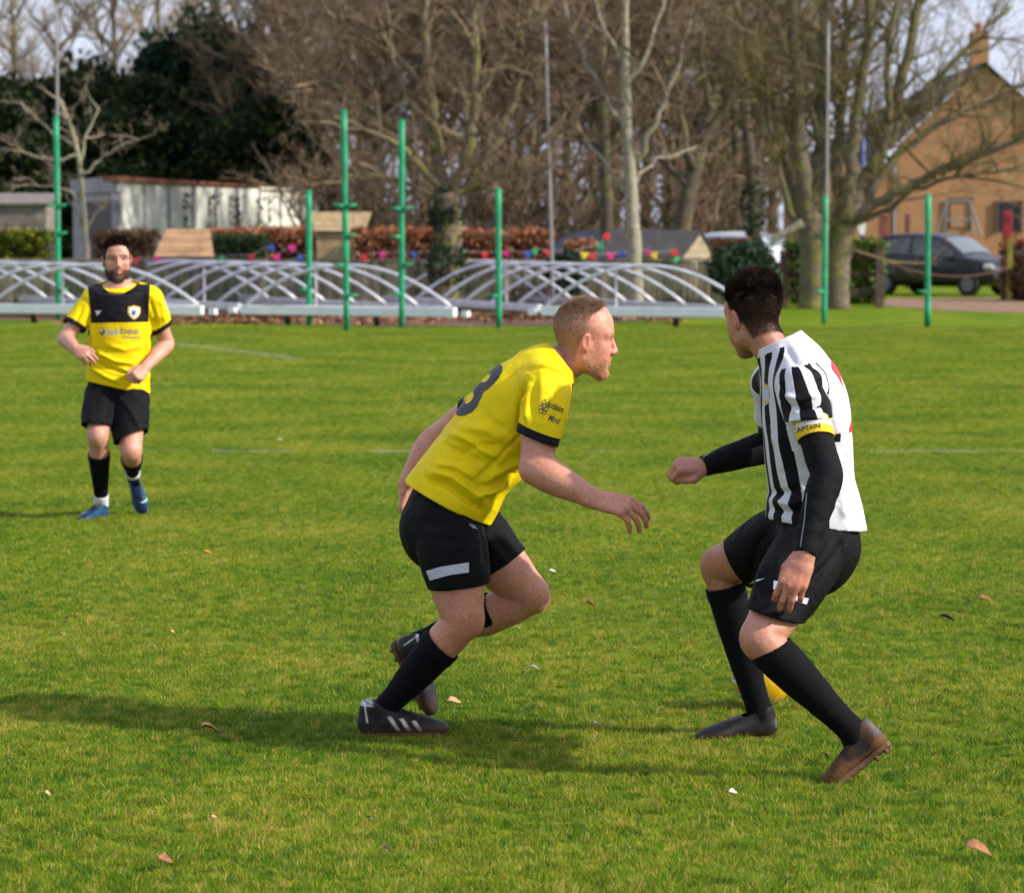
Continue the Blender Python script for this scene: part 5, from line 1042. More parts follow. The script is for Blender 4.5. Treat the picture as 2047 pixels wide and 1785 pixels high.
def boot(parent, heel, toe, up, style, mats, s=1.0, side=1, flat_sole=True):
    """heel, toe: sole points in the world"""
    heel = np.asarray(heel, float); x = nrm(np.asarray(toe, float) - heel); R = frame(x, up)
    def T(V): V = np.asarray(V, float) * s; V = V * np.array([1, side, 1]); return heel + V @ R
    F = BOOT_F if side > 0 else BOOT_F[:, ::-1]
    me = mesh_from("boot", T(BOOT_V), F, mats["boot_" + style]); set_attr(me, "col", boot_paint(style), 'FLOAT_COLOR')
    b = obj("boot", me, parent)
    md = b.modifiers.new("thickness", 'SOLIDIFY'); md.thickness = 0.003; md.offset = -1
    out = [(-0.002, 0), (0.008, 0.026), (0.04, 0.036), (0.09, 0.031), (0.14, 0.036), (0.19, 0.046), (0.235, 0.041), (0.27, 0.022), (0.283, 0)]
    out = out + [(a, -c) for a, c in out[-2:0:-1]]
    m = MB(); n = len(out)
    V = [(a, c, 0.0) for a, c in out] + [(a * 1.0, c * 1.02, 0.014 + 0.004 * (a > 0.23)) for a, c in out]
    m.add(T(V), [tuple(range(n))[::-1], tuple(range(n, 2 * n))] + [(i, (i + 1) % n, (i + 1) % n + n, i + n) for i in range(n)])
    m.build("sole", mats["mud"] if style in ("mud", "black") else mats["sole"], b)
    for (a, c) in ((0.025, 0.020), (0.025, -0.020), (0.06, 0.02), (0.06, -0.02), (0.165, 0.03), (0.165, -0.03), (0.205, 0.034), (0.205, -0.034), (0.245, 0.018), (0.245, -0.018)):
        m = MB(); m.tube(T([(a, c, 0.003), (a, c, -0.012)]), [0.008 * s, 0.0055 * s], 8); m.build("stud", mats["mud"] if style in ("mud", "black") else mats["sole"], b)
    if style in ("black", "blue"):
        bv = bvh_of(T(BOOT_V), F)
        for i in range(5):
            m = MB(); pts = []
            for t in np.linspace(-1, 1, 7):
                a, c = 0.090 + i * 0.018 + 0.006 * t * (-1) ** i, 0.017 * t
                o_ = T([(a, c, 0.16)])[0]; hit = bv.ray_cast(Vector(o_), Vector(-R[2]))[0]
                if hit is not None: pts.append(hit + Vector(R[2]) * 0.002)
            if len(pts) > 2: m.tube(pts, 0.0022, 6); m.build("lace", mats["lace"], b, smooth=True)
    return b
def boot_at(parent, ankle, fwd, up, style, mats, s=1.0, side=1):
    R = frame(fwd, up); heel = np.asarray(ankle, float) - s * (np.array([0.047, 0, 0.088]) @ R)
    return boot(parent, heel, heel + R[0], up, style, mats, s, side)
def sock(parent, st, cut_c, cut_n, mat, name="sock", h=0.004, extra=None, ribs=False):
    A = np.array([x[0] for x in st]); r = max(x[1] for x in st) + 0.03
    F = Field(A.min(0) - r, A.max(0) + r, h); F.chain(st, 0.0, clip=[(cut_c, cut_n)])
    if extra: extra(F)
    V, Fc = F.mesh(2); V, Fc = cut(V, Fc, cut_c, cut_n, 0.16, h)
    ax = nrm(A[-1] - A[0]); V = ripple(V, Fc, 0.0022, 14, 5, np.cross(ax, (0, 1, 0)), 2.0)
    top = (V - np.asarray(cut_c)) @ nrm(cut_n)      # turned-over cuff line
    nn = vnormals(V, Fc); V = V + nn * (0.0025 * (1 - sstep(-top, 0.040, 0.044)))[:, None]
    return shirt_obj(name, V, Fc, np.full(len(V), -1.0), mat, parent, 0.003)
def body_obj(parent, F, head, skin, mat, reds=()):
    """skin surface: trunk, arms, hands, legs from field F joined with the head"""
    V, Fc = F.mesh(2); C = np.tile(np.array(skin), (len(V), 1)); rc = np.array((0.60, 0.19, 0.14))
    for c, r, w in reds:
        m = w * np.exp(-(((V - np.asarray(c)) ** 2).sum(1) / r ** 2)); C = C * (1 - m[:, None]) + rc * m[:, None]
    HV, HF, HC = head
    me = mesh_from("body", np.concatenate([V, HV]), np.concatenate([Fc, HF + len(V)]), mat)
    set_attr(me, "col", np.concatenate([C, HC]), 'FLOAT_COLOR')
    return obj("body", me, parent)
PM = {}
def people_mats():
    PM["boot_black"] = col_mat("worn_black_leather", 0.45, 40, 0.6); PM["boot_mud"] = col_mat("muddy_leather", 0.6, 40, 0.55, bstr=0.5)
    PM["boot_dark"] = col_mat("dark_synthetic", 0.5, 40, 0.7); PM["boot_blue"] = col_mat("blue_synthetic", 0.35, 60, 0.8)
    PM["mud"] = flat("dried_mud", (0.13, 0.062, 0.024), 0.85, 0.45, 60, bstr=0.6); PM["sole"] = flat("sole_plastic", (0.035, 0.032, 0.034), 0.5, 0.3, 60)
    PM["lace"] = flat("black_lace", (0.02, 0.02, 0.022), 0.7); PM["sock"] = cloth_mat("black_knit", (0.004, 0.004, 0.006), (0.004, 0.004, 0.006), 0.85, 0.10, 0.05)
    PM["black"] = cloth_mat("black_polyester", (0.004, 0.004, 0.0055), (0.5, 0.5, 0.58), 0.7, 0.16, 0.08)
    PM["white_sock"] = cloth_mat("white_knit", (0.7, 0.7, 0.72), (0.7, 0.7, 0.72), 0.85)
    PM["yellow"] = cloth_mat("yellow_polyester", (0.80, 0.60, 0.004), (0.010, 0.008, 0.012), 0.6, 0.12, 0.1)
    PM["stripe"] = cloth_mat("striped_polyester", (0.64, 0.64, 0.68), (0.006, 0.006, 0.008), 0.6, 0.12, 0.1)
    PM["ink"] = M_print("black_print", (0.016, 0.014, 0.016)); PM["white_ink"] = M_print("pale_print", (0.62, 0.64, 0.70))
    PM["red_ink"] = M_print("red_print", (0.62, 0.02, 0.03)); PM["grey_ink"] = M_print("slate_print", (0.16, 0.19, 0.20)); PM["blue_ink"] = M_print("navy_print", (0.03, 0.04, 0.10))
    PM["gold"] = M_print("gold_print", (0.70, 0.42, 0.01)); PM["band"] = M_print("armband_yellow", (0.72, 0.50, 0.02)); PM["silver"] = M_print("silver_print", (0.44, 0.44, 0.54))
# ------------------------------------------------------------------ player in yellow, leaning forward
people_mats()
PXP = (lambda u, v: np.array([0, 0, CAMH]) + ray(u, v) * 2.0); PXD = (lambda p: Vector(p) - Vector((0, 0, CAMH)))   # outline given in photograph pixels
def Rframe(yaw, pitch=0.0, roll=0.0):
    """rows: forward, left, up; yaw 0 faces +X"""
    R = Matrix.Rotation(yaw, 3, 'Z') @ Matrix.Rotation(pitch, 3, 'Y') @ Matrix.Rotation(roll, 3, 'X')
    return np.array(R).T
def place_head(px, py, d, R, s3, side):
    """head origin so that the ear of the given side shows at the pixel"""
    return P(px, py, d) - (np.array([-0.008, side * 0.078, 0.002]) * s3) @ R
def player_centre():
    root = empty("person", tuple(P(800, 1475, 10.0) * np.array([1, 1, 0])))
    root.location = (0, 0, 0)
    tag(root, "player in yellow shirt and black shorts leaning forward, seen from the side, fair short hair", "person")
    skin = (0.58, 0.275, 0.185); sm = skin_mat("fair_skin")
    # ---- joints
    pel, nb = P(893, 1012, 10.0), P(1105, 728, 10.0)
    sp = nrm(nb - pel); f = nrm(np.array([math.cos(0.14), math.sin(0.14), 0])); f = nrm(f - sp * (f @ sp)); lat = np.cross(sp, f)
    sR, eR, wR = P(1093, 775, 9.80), P(1070, 936, 9.70), P(1190, 999, 9.62)
    sL, eL, wL = P(1022, 778, 10.20), P(868, 880, 10.36), P(813, 968, 10.34)
    hR, kR, aR = P(890, 1040, 9.90), P(925, 1240, 9.84), P(768, 1418, 9.97)
    hL, kL, aL = P(915, 1035, 10.10), P(1058, 1190, 10.10), P(832, 1288, 10.20)
    F = Field(P(700, 1500, 9.2) * [1, 0, 1] + [0, 9.35, 0], [P(1300, 560, 10)[0], 10.65, P(1000, 690, 10)[2]], 0.0043)
    F.chain([(pel, 0.12, 0.72), (pel * .5 + nb * .5, 0.14, 0.75), (pel * .15 + nb * .85, 0.13, 0.7), (nb, 0.06, 1)], 0.02, f)
    for s_, e_, w_, c in ((sR, eR, wR, 1.06), (sL, eL, wL, 1.0)):
        F.cap(nb * 0.8 + pel * 0.2, s_, 0.06, 0.058, 0.03)
        u, l = e_ - s_, w_ - e_
        F.chain([(s_, 0.060 * c), (s_ + u * 0.35, 0.060 * c), (s_ + u * 0.62, 0.057 * c), (s_ + u * 0.9, 0.047 * c), (e_, 0.046 * c), (e_ + l * 0.22, 0.052 * c), (e_ + l * 0.5, 0.045 * c), (e_ + l * 0.8, 0.034 * c), (w_, 0.0295 * c)], 0.02)
    F.cap(eR + [-.02, -.01, -.012], eR + [-.012, 0, .02], 0.028, 0.03, 0.02)
    F.cap(eR + (wR - eR) * .12 + [0.0, 0, .022], eR + (wR - eR) * .45 + [0, 0, .012], 0.036, 0.026, 0.02)      # brachioradialis
    hand(F, wR, P(1240, 1010, 9.60) - wR, (0.35, -0.62, 0.7), 1, ((25, 30, 15), (30, 32, 18), (36, 30, 18), (42, 28, 15)), 1.14, 0.10)
    hand(F, wL, (-0.12, 0.0, -1.0), (-0.9, 0.25, 0.1), -1, ((8, 14, 8), (10, 16, 8), (14, 18, 10), (20, 20, 12)), 1.0, 0.16)
    for h_, k_, a_ in ((hR, kR, aR), (hL, kL, aL)):
        F.cap(pel, h_, 0.08, 0.075, 0.03); u, l = k_ - h_, a_ - k_; back = nrm(np.array([-1, 0, 0.2]))
        F.chain([(h_, 0.080), (h_ + u * 0.3, 0.088), (h_ + u * 0.6, 0.090), (h_ + u * 0.86, 0.074), (k_, 0.064), (k_ + l * 0.14, 0.060), (k_ + l * 0.32, 0.060), (k_ + l * 0.6, 0.050), (k_ + l * 0.85, 0.038), (a_, 0.036)], 0.02)
    for k_, l in ((kR, aR - kR), (kL, aL - kL)):      # knee cap, shin crest, calf
        F.ell(k_ + [0.030, -0.012, -0.004], (0.036, 0.036, 0.042), 0.025); F.ell(k_ + nrm(l) * .075 + [0.030, -.005, -0.012], (0.022, 0.022, 0.03), 0.025)
    F.cap(kR + (hR - kR) * .12 + [.022, -.035, 0], kR + (hR - kR) * .34 + [.03, -.04, 0], 0.038, 0.05, 0.04)   # vastus
    F.cap(kL + (aL - kL) * .15 + [-.0, 0, -.02], kL + (aL - kL) * .38 + [0, 0, -.02], 0.05, 0.052, 0.03)
    # ---- head
    R = Rframe(0.14, 0.10); s3 = np.array([0.96, 1.00, 1.09])
    O = place_head(1172, 683, 9.915, R, s3, -1); nl = ((P(1106, 752, 10.0) - O) @ R.T) / s3
    HV, HF = head_mesh(nl, 1.0, 0.0023, 0.97, 0.975, (0.058, 0.062))
    o = dict(hairline=lambda x, y, z: np.minimum(np.interp(z, [-.06, -.02, .0, .012, .03, .055, .08, .10, .13], [-.035, -.030, -.012, .006, .006, .000, .006, .034, .070]) - x - 0.10 * (y - 0.045) * (z > 0.05) * 0.5, z + 0.062),
             scalp=(0.21, 0.125, 0.08), scalp_w=0.62, beard=(0.40, 0.20, 0.10), beard_w=0.45, brow=(0.36, 0.19, 0.11), brow_w=0.6, ear=0.6, iris=(0.08, 0.09, 0.10), red=(0.66, 0.20, 0.16))
    HC = head_colour(HV, 1.0, (0.60, 0.27, 0.19), o); Hn = vnormals(HV, HF)
    W_ = lambda V: O + (V * s3) @ R
    body_obj(root, F, (W_(HV), HF, HC), skin, sm, [(eR, .05, .5), (kR + [.03, -.05, 0], .06, .35), (kL + [.04, 0, 0], .06, .5), (wR + nrm(P(1240, 1010, 9.6) - wR) * .1, .05, .35), (P(1150, 760, 9.95), .07, .4), (kR + (aR - kR) * .2, .06, .3)])
    hl, bd = o["_hair"], o["_beard"]; x, y, z = HV.T
    def scatter(mask, per, jit=0.002):
        i = np.repeat(np.nonzero(mask)[0], per); return i, HV[i] + RNG.normal(0, jit, (len(i), 3))
    i, rp = scatter(hl > 0.0, 2)
    ln = np.interp(HV[i, 2], [0.0, 0.06, 0.09, 0.12], [0.001, 0.0022, 0.005, 0.012]); fl = np.stack([0.9 * sstep(HV[i, 2], .06, .11) - .35 * (1 - sstep(HV[i, 2], .05, .1)), 0 * ln, -1.3 * (1 - sstep(HV[i, 2], .05, .11))], 1)
    keep = RNG.random(len(i)) < sstep(hl[i], -0.002, 0.014)
    i, rp, ln, fl = i[keep], rp[keep], ln[keep], fl[keep]
    strands("hair", root, W_(rp), Hn[i] @ R, fl @ R, ln, 0.0013, hair_mat("sandy_hair", (0.29, 0.175, 0.10)), 0.25)
    i, rp = scatter((bd > 0.35) & (RNG.random(len(HV)) < 0.5), 1)
    strands("beard", root, W_(rp), Hn[i] @ R, (np.tile([0.3, 0, -1.2], (len(i), 1))) @ R, 0.003, 0.0009, hair_mat("ginger_stubble", (0.50, 0.27, 0.12)), 0.3, 2)
    # ---- shirt
    S = Field([P(790, 1000, 10)[0], 9.45, P(900, 1075, 10)[2]], [P(1190, 900, 10)[0], 10.55, P(900, 665, 10)[2]], 0.0042)
    st = [(P(874, 1034, 10.0), .190, .82), (P(900, 998, 10.0), .188, .82), (P(938, 942, 10.0), .178, .82), (P(985, 880, 10.0), .184, .80), (P(1027, 824, 10.0), .188, .76), (P(1058, 786, 10.0), .160, .76), (P(1088, 748, 10.0), .104, .92), (P(1114, 732, 10.0), .075, 1.0), (P(1150, 703, 10.0), .068, 1.0)]
    cR, nR = P(1074, 876, 9.725), np.array([-.36, .05, -.93]); cL, nL = sL + (eL - sL) * .52, nrm(eL - sL)
    hc, hn = P(892, 1003, 10.0), nrm(np.array([-.42, 0.0, -.84])); cc, cn = P(1124, 724, 10.0), nrm(np.array([.80, .05, .60]))
    S.chain(st, 0.0, f, 5, clip=[(hc, hn), (cc, cn)])
    for s_, q in ((sR, 0.072), (sL, 0.066)): S.cap(P(1083, 752, 10.0), s_ + [0, 0, 0.0], 0.062, q, 0.05, clip=[(cc, cn)])
    S.chain([(sR + [-.01, 0.02, .01], .074), (P(1093, 795, 9.775), .077), (P(1084, 835, 9.745), .074), (P(1075, 872, 9.725), .0675), (P(1068, 915, 9.715), .066)], 0.03, clip=[(cR, nR)])
    S.chain([(sL, .070), (sL + (eL - sL) * .3, .068), (sL + (eL - sL) * .6, .064), (sL + (eL - sL) * .8, .062)], 0.03, clip=[(cL, nL)])
    V, Fc = S.mesh(1)
    V, Fc = cut(V, Fc, cR, nR, .10); V, Fc = cut(V, Fc, cL, nL, .11); V, Fc = cut(V, Fc, hc, hn, .30); V, Fc = cut(V, Fc, cc, cn, .12)
    V = ripple(V, Fc, 0.0075, 9, 1, np.array([.7, 0, -.5]), 2.2)
    stroke = [([(905, 868), (935, 880), (975, 905), (1000, 915)], .006, 7), ([(893, 893), (930, 905), (962, 925)], -.005, 6), ([(872, 930), (915, 935), (950, 955)], .006, 7), ([(862, 945), (905, 955), (945, 985), (962, 1002)], .007, 8),
        ([(850, 955), (890, 968), (935, 1000), (958, 1015)], -.005, 6), ([(925, 855), (975, 862), (1015, 880)], .004, 9), ([(985, 950), (1010, 935), (1042, 920)], .005, 7), ([(960, 975), (1000, 958), (1035, 942)], -.005, 6), ([(958, 985), (985, 978), (1010, 965)], .007, 6),
        ([(945, 1000), (962, 985), (985, 950), (1000, 925)], .004, 9), ([(1050, 775), (1042, 810), (1041, 850)], -.007, 7), ([(1062, 760), (1056, 800), (1050, 846)], .005, 7), ([(1085, 740), (1083, 790), (1080, 840)], .003, 10), ([(1110, 750), (1118, 800), (1115, 850)], -.003, 9), ([(1045, 740), (1080, 733), (1125, 745)], -.0035, 5),
        ([(960, 820), (990, 850), (1020, 862)], -.003, 10), ([(930, 900), (960, 890), (1000, 892)], -.004, 7), ([(1040, 870), (1000, 910), (950, 960)], -.003, 4)]
    V = folds(V, Fc, stroke, 3.3)
    mR = (V - cR) @ nrm(nR) + .027; mR = np.where((np.linalg.norm(V - cR, axis=1) < .12) & (V[:, 1] < 9.80), mR, -1)
    mL = (V - cL) @ nL + .027; mL = np.where(np.linalg.norm(V - cL, axis=1) < .10, mL, -1)
    rel = V - pel; fw, al, la = rel @ f, rel @ sp, rel @ lat
    panel = np.minimum(np.minimum(fw - .055 + 0 * la, al - .36), .165 - np.abs(la)); panel = np.minimum(panel, .585 - al)
    m = np.maximum(np.maximum(mR, mL), panel)
    sh = shirt_obj("shirt", V, Fc, m, PM["yellow"], root); bv = bvh_of(V, Fc)
    # collar band
    c = P(1117, 733, 10.0); M_ = MB()
    # number on the back, thrown on from behind
    bn = nrm(-f + 0.12 * sp); up = sp; ri = np.cross(up, bn)
    cen = pel + sp * .41 - f * .4 + lat * .035
    tm = text_mesh("13", 0.035)
    project(tm, lambda u, v: cen + ri * u + up * v, -bn, bv, .0016, PM["ink"], "shirt_number", sh, .010, (.25, .225))
    # sleeve drawing: hand-lettered words and a scribbled knot
    for tx, cx, cy, ang, w, hgt in (("Oxfordshire", 1105, 811, 21, 46, 13), ("Mind", 1108, 838, 20, 24, 13)):
        a = math.radians(ang); pl, dr = cam_place(cx, cy, (math.cos(a), math.sin(a)), (math.sin(a), -math.cos(a)))
        project(text_mesh(tx, 0.012, 0.2), pl, dr, bv, .0012, PM["ink"], "sleeve_lettering", sh, 8, (w, hgt))
    q = []
    for k in range(5):
        a0 = k * 2 * math.pi / 5; cx, cy = 1086 + 5 * math.cos(a0), 818 + 6 * math.sin(a0)
        ring = [(cx + 5.2 * math.cos(a), cy + 5.2 * math.sin(a)) for a in np.linspace(0, 6.283, 11)]; inn = [(cx + 3.9 * math.cos(a), cy + 3.9 * math.sin(a)) for a in np.linspace(0, 6.283, 11)]
        q += [[ring[j], ring[j + 1], inn[j + 1], inn[j]] for j in range(10)]
    q += [[(1094, 812), (1122, 822), (1122, 823), (1094, 813)], [(1085, 804), (1086, 804), (1088, 811), (1087, 811)]]
    project(poly_mesh(q), PXP, PXD, bv, .0013, PM["ink"], "sleeve_emblem", sh, 8)
    # ---- shorts
    S = Field([P(780, 1000, 10)[0], 9.6, P(900, 1215, 10)[2]], [P(1075, 900, 10)[0], 10.4, P(900, 945, 10)[2]], 0.0045)
    S.chain([(P(903, 990, 10.0), .145, .68), (P(893, 1014, 10.0), .155, .74), (P(884, 1040, 10.0), .168, .80)], 0, f)
    S.ell(P(878, 1058, 9.95), (.112, .085, .100), .05); S.ell(P(884, 1056, 10.07), (.110, .085, .100), .05)
    c1, n1, c2, n2, c3, n3 = P(916, 1170, 9.85), (.10, .02, -.99), P(1007, 1125, 10.1), (.56, 0, -.83), P(905, 970, 10.0), (.5, 0, .85)
    S.chain([(P(895, 1052, 9.915), .112), (P(903, 1090, 9.885), .118), (P(911, 1130, 9.86), .110), (P(917, 1170, 9.85), .0985), (P(921, 1205, 9.85), .097)], .04, clip=[(c1, n1)])
    S.chain([(hL, .118), (hL + (kL - hL) * .3, .112), (hL + (kL - hL) * .55, .098), (hL + (kL - hL) * .8, .090)], .04, clip=[(c2, n2)])
    V, Fc = S.mesh(1); V, Fc = cut(V, Fc, c1, n1, .135); V, Fc = cut(V, Fc, c2, n2, .12)
    V = ripple(V, Fc, 0.005, 8, 3, (0.3, 0, 1), 1.6)
    V = folds(V, Fc, [([(840, 1040), (900, 1048), (970, 1040)], -.005, 7), ([(850, 1062), (910, 1068), (968, 1052)], .005, 8), ([(960, 1042), (968, 1080), (972, 1130)], -.01, 6), ([(940, 1050), (932, 1100), (936, 1160)], .003, 8), ([(980, 1060), (1000, 1090), (1020, 1110)], -.004, 8), ([(975, 1085), (995, 1100), (1010, 1125)], .004, 7), ([(860, 1090), (900, 1100), (930, 1095)], .004, 9)])
    so = shirt_obj("shorts", V, Fc, np.full(len(V), -1.0), PM["black"], root); bs = bvh_of(V, Fc)
    project(poly_mesh([[(852, 1141), (880, 1133), (937, 1124), (937, 1144), (900, 1149), (860, 1160)]]), PXP, PXD, bs, .0015, PM["silver"], "hem_patch", so, 10)
    project(poly_mesh([[(936, 1046), (948, 1050), (955, 1058), (944, 1056)]]), PXP, PXD, bs, .0015, PM["grey_ink"], "emblem", so, 6)
    # ---- socks and boots
    l = aR - kR; a0 = kR + l * .18
    sock(root, [(kR + l * .06, .063), (kR + l * .2, .066), (kR + l * .34, .066), (kR + l * .6, .056), (kR + l * .84, .043), (aR, .041), (aR + [.01, 0, -.04], .038)], P(884, 1288, 9.86), (P(925, 1240, 9.84) - P(880, 1300, 9.86)) + [0, 0, -.028], PM["sock"])
    l = aL - kL
    sock(root, [(kL + l * .18, .063), (kL + l * .3, .065), (kL + l * .42, .063), (kL + l * .65, .052), (kL + l * .87, .041), (aL, .040), (aL + [.0, 0, -.03], .036)], P(986, 1222, 10.13), kL - aL, PM["sock"])
    hb = G(716, 1473); boot(root, hb + [0, 0, .003], hb + np.array([.26, .035, .0]) + [0, 0, .001], (0, -.05, 1), "black", PM, 1.07, 1)
    boot(root, P(784, 1284, 10.22), P(850, 1415, 10.20), (.88, -.35, .44), "black", PM, 1.0, -1)
    return root
player_centre()
# ------------------------------------------------------------------ player in black and white stripes, seen from behind his left shoulder
def head_part(o, O, R, s3, neck_px, nr, skin, **kw):
    nl = ((neck_px - O) @ R.T) / s3
    HV, HF = head_mesh(nl, 1.0, 0.0024, neck_r=nr, **kw); HC = head_colour(HV, 1.0, skin, o)
    return HV, HF, HC, vnormals(HV, HF), (lambda V: O + (V * s3) @ R)
def player_right():
    root = empty("person"); tag(root, "player in black and white striped shirt with yellow captain armband, head turned away", "person")
    skin = (0.47, 0.225, 0.145); sm = skin_mat("tan_skin")
    D = 9.5
    pel, nb = P(1630, 1055, D), P(1566, 702, D)
    sp = nrm(nb - pel); f = np.array([-1, -0.06, 0.]); f = nrm(f - sp * (f @ sp)); lat = np.cross(sp, f)     # lat: to his left, towards the camera
    sL, eL, wL = P(1602, 772, 9.31), P(1652, 950, 9.17), P(1608, 1110, 9.06)
    sR, eR, wR = P(1548, 765, 9.70), P(1546, 888, 9.82), P(1408, 932, 9.74)
    hL, kL, aL = P(1632, 1078, 9.40), P(1520, 1278, 9.13), P(1702, 1460, 9.14)
    hR, kR, aR = P(1600, 1062, 9.66), P(1438, 1132, 9.93), P(1518, 1425, 9.94)
    F = Field([P(1300, 900, 9.5)[0], 8.95, P(1500, 1600, 9.1)[2]], [P(1800, 900, 9.1)[0], 10.15, P(1500, 660, 9.5)[2]], 0.0043)
    F.chain([(pel, .11, .68), (pel * .5 + nb * .5, .135, .75), (pel * .28 + nb * .72, .105, .7), (nb, .045, 1)], .02, f)
    for s_, e_, w_ in ((sL, eL, wL), (sR, eR, wR)):
        u, l = e_ - s_, w_ - e_; F.cap(nb * .75 + pel * .25, s_, .045, .048, .02)
        F.chain([(s_, .050), (s_ + u * .4, .046), (s_ + u * .8, .042), (e_, .042), (e_ + l * .25, .044), (e_ + l * .6, .037), (w_, .028)], .02)
    hand(F, wL, P(1590, 1156, 9.04) - wL, (-.15, -1, .15), -1, ((34, 38, 18), (26, 34, 20), (22, 34, 22), (30, 44, 20)), 1.12, .12, [(0.018, 0.022, -0.012), (0.044, 0.036, -0.028), (0.068, 0.036, -0.040), (0.088, 0.030, -0.046)])
    hand(F, wR, P(1352, 930, 9.72) - wR, (.1, -.55, .8), 1, ((58, 88, 55), (62, 92, 60), (64, 92, 60), (66, 92, 60)), .98, .05, [(0.016, 0.026, -0.010), (0.040, 0.046, -0.022), (0.068, 0.044, -0.030), (0.092, 0.034, -0.036)], fist=True)
    for h_, k_, a_ in ((hL, kL, aL), (hR, kR, aR)):
        F.cap(pel, h_, .09, .095, .03); u, l = k_ - h_, a_ - k_
        F.chain([(h_, .092), (h_ + u * .3, .092), (h_ + u * .6, .086), (h_ + u * .86, .069), (k_, .060), (k_ + l * .14, .056), (k_ + l * .32, .056), (k_ + l * .6, .046), (k_ + l * .85, .036), (a_, .034)], .02)
        F.ell(k_ + [-.022, -.006, 0.004], (.030, .034, .042), .03)
    F.cap(kL + (hL - kL) * .1 + [.03, -.03, .0], kL + (hL - kL) * .4 + [.03, -.03, 0], .022, .03, .02)       # hamstring tendon
    R = Rframe(2.10, 0.16, -0.05); s3 = np.array([0.98, 0.98, 1.06]); O = place_head(1470, 637, 9.50, R, s3, 1)
    o = dict(hairline=lambda x, y, z: np.minimum(np.interp(z, [-.07, -.045, -.02, .0, .012, .03, .055, .08, .10, .13], [-.045, -.035, -.028, -.014, .006, .018, .030, .050, .066, .085]) - x, z + 0.066 - 0.25 * np.clip(-0.05 - x, 0, 1)),
             scalp=(0.030, 0.020, 0.017), scalp_w=0.85, beard=(0.17, 0.10, 0.075), beard_w=0.45, brow=(0.03, 0.02, 0.015), brow_w=.8, ear=.65, red=(0.60, 0.16, 0.13))
    HV, HF, HC, Hn, W_ = head_part(o, O, R, s3, P(1556, 722, D), (.055, .058), (0.43, 0.20, 0.13))
    body_obj(root, F, (W_(HV), HF, HC), skin, sm, [(wL + nrm(P(1590, 1156, 9.04) - wL) * .1, .08, .6), (wR + [-.08, 0, 0], .06, .4), (kL, .06, .25), (P(1560, 680, 9.45), .05, .45)])
    hl = o["_hair"]; i = np.repeat(np.nonzero(hl > 0)[0], 2); rp = HV[i] + RNG.normal(0, .002, (len(i), 3)); z = HV[i, 2]; x = HV[i, 0]
    ln = np.interp(z, [-.04, 0.0, .035, .06, .09, .12], [.003, .004, .006, .012, .020, .023]); cl = vnoise(HV[i], 60, 4)[:, None] - .5; cl2 = vnoise(HV[i], 55, 9)[:, None] - .5
    fl = np.stack([-.5 + 0 * z, 0 * z, np.interp(z, [.02, .10], [-.9, .55])], 1) + np.concatenate([cl * 1.3, cl2 * 1.3, cl * 1.0], 1) * sstep(z, .03, .07)[:, None]
    kp = RNG.random(len(i)) < sstep(hl[i], -.001, .012); i, rp, ln, fl = i[kp], rp[kp], ln[kp], fl[kp]
    strands("hair", root, W_(rp), Hn[i] @ R, fl @ R, ln, .0016, hair_mat("dark_brown_hair", (0.034, 0.020, 0.015), .4), .14, 4)
    # ---- shirt
    S = Field([P(1500, 900, 9.5)[0], 8.98, P(1600, 1085, 9.5)[2]], [P(1745, 900, 9.5)[0], 10.02, P(1600, 630, 9.5)[2]], .0042)
    st = [(P(1634, 1075, D), .192, .82), (P(1629, 1040, D), .186, .82), (P(1624, 985, D), .170, .79), (P(1618, 925, D), .170, .79), (P(1613, 868, D), .180, .76), (P(1609, 822, D), .188, .74), (P(1601, 782, D), .162, .74), (P(1587, 736, D), .106, .95), (P(1565, 700, D), .080, 1.0), (P(1549, 655, D), .064, 1.0)]
    cL, nL = P(1616, 838, 9.26), nrm(np.array([.10, -.05, -.99])); cR, nR = sR + (eR - sR) * .6, nrm(eR - sR); hc, hn = P(1630, 1045, D), nrm(np.array([-.12, 0, -.99])); cc, cn = P(1556, 682, D), nrm(np.array([-.40, 0.06, .90]))
    S.chain(st, 0, f, 5, clip=[(hc, hn), (cc, cn)])
    for s_ in (sL, sR): S.cap(P(1585, 735, D), s_, .07, .066, .05, clip=[(cc, cn)])
    S.chain([(sL + [0, .02, .01], .072), (P(1603, 790, 9.295), .073), (P(1612, 822, 9.275), .070), (P(1618, 845, 9.256), .067), (P(1626, 875, 9.235), .065)], .03, clip=[(cL, nL)])
    S.chain([(sR, .066), (sR + (eR - sR) * .5, .062), (sR + (eR - sR) * .8, .06)], .03, clip=[(cR, nR)])
    V, Fc = S.mesh(1)
    for c, n, r in ((cL, nL, .1), (cR, nR, .1), (hc, hn, .3), (cc, cn, .12)): V, Fc = cut(V, Fc, c, n, r)
    rel = V - pel; fw, al, la = rel @ f, rel @ sp, rel @ lat
    cent = np.interp(al, [0, .3, .45, .56], [0, 0, -.01, -.03]); th = np.arctan2(la, fw - cent)
    u = th * .150; per = .078; tri = np.abs(((u / per + .28) % 1.0) - .5) * per - per * .27                    # > 0 white between black bars
    m = np.where((th < 1.68) & (th > -1.68), -tri, -1.0); m = np.where((al > .46) & (th > 1.2), -1.0, m); m = np.where(th > 1.60, np.minimum(m, (1.68 - th) * .15), m)
    sax = nrm(P(1618, 850, 9.29) - P(1596, 765, 9.31)); rs = V - P(1596, 765, 9.31); ts = rs @ sax; pr = rs - ts[:, None] * sax; rad = np.linalg.norm(pr, axis=1)
    e1 = nrm(np.array([-1, 0, 0]) - sax * (sax @ [-1, 0, 0])); e2 = np.cross(sax, e1); ang = np.arctan2(pr @ e2, pr @ e1) * .07
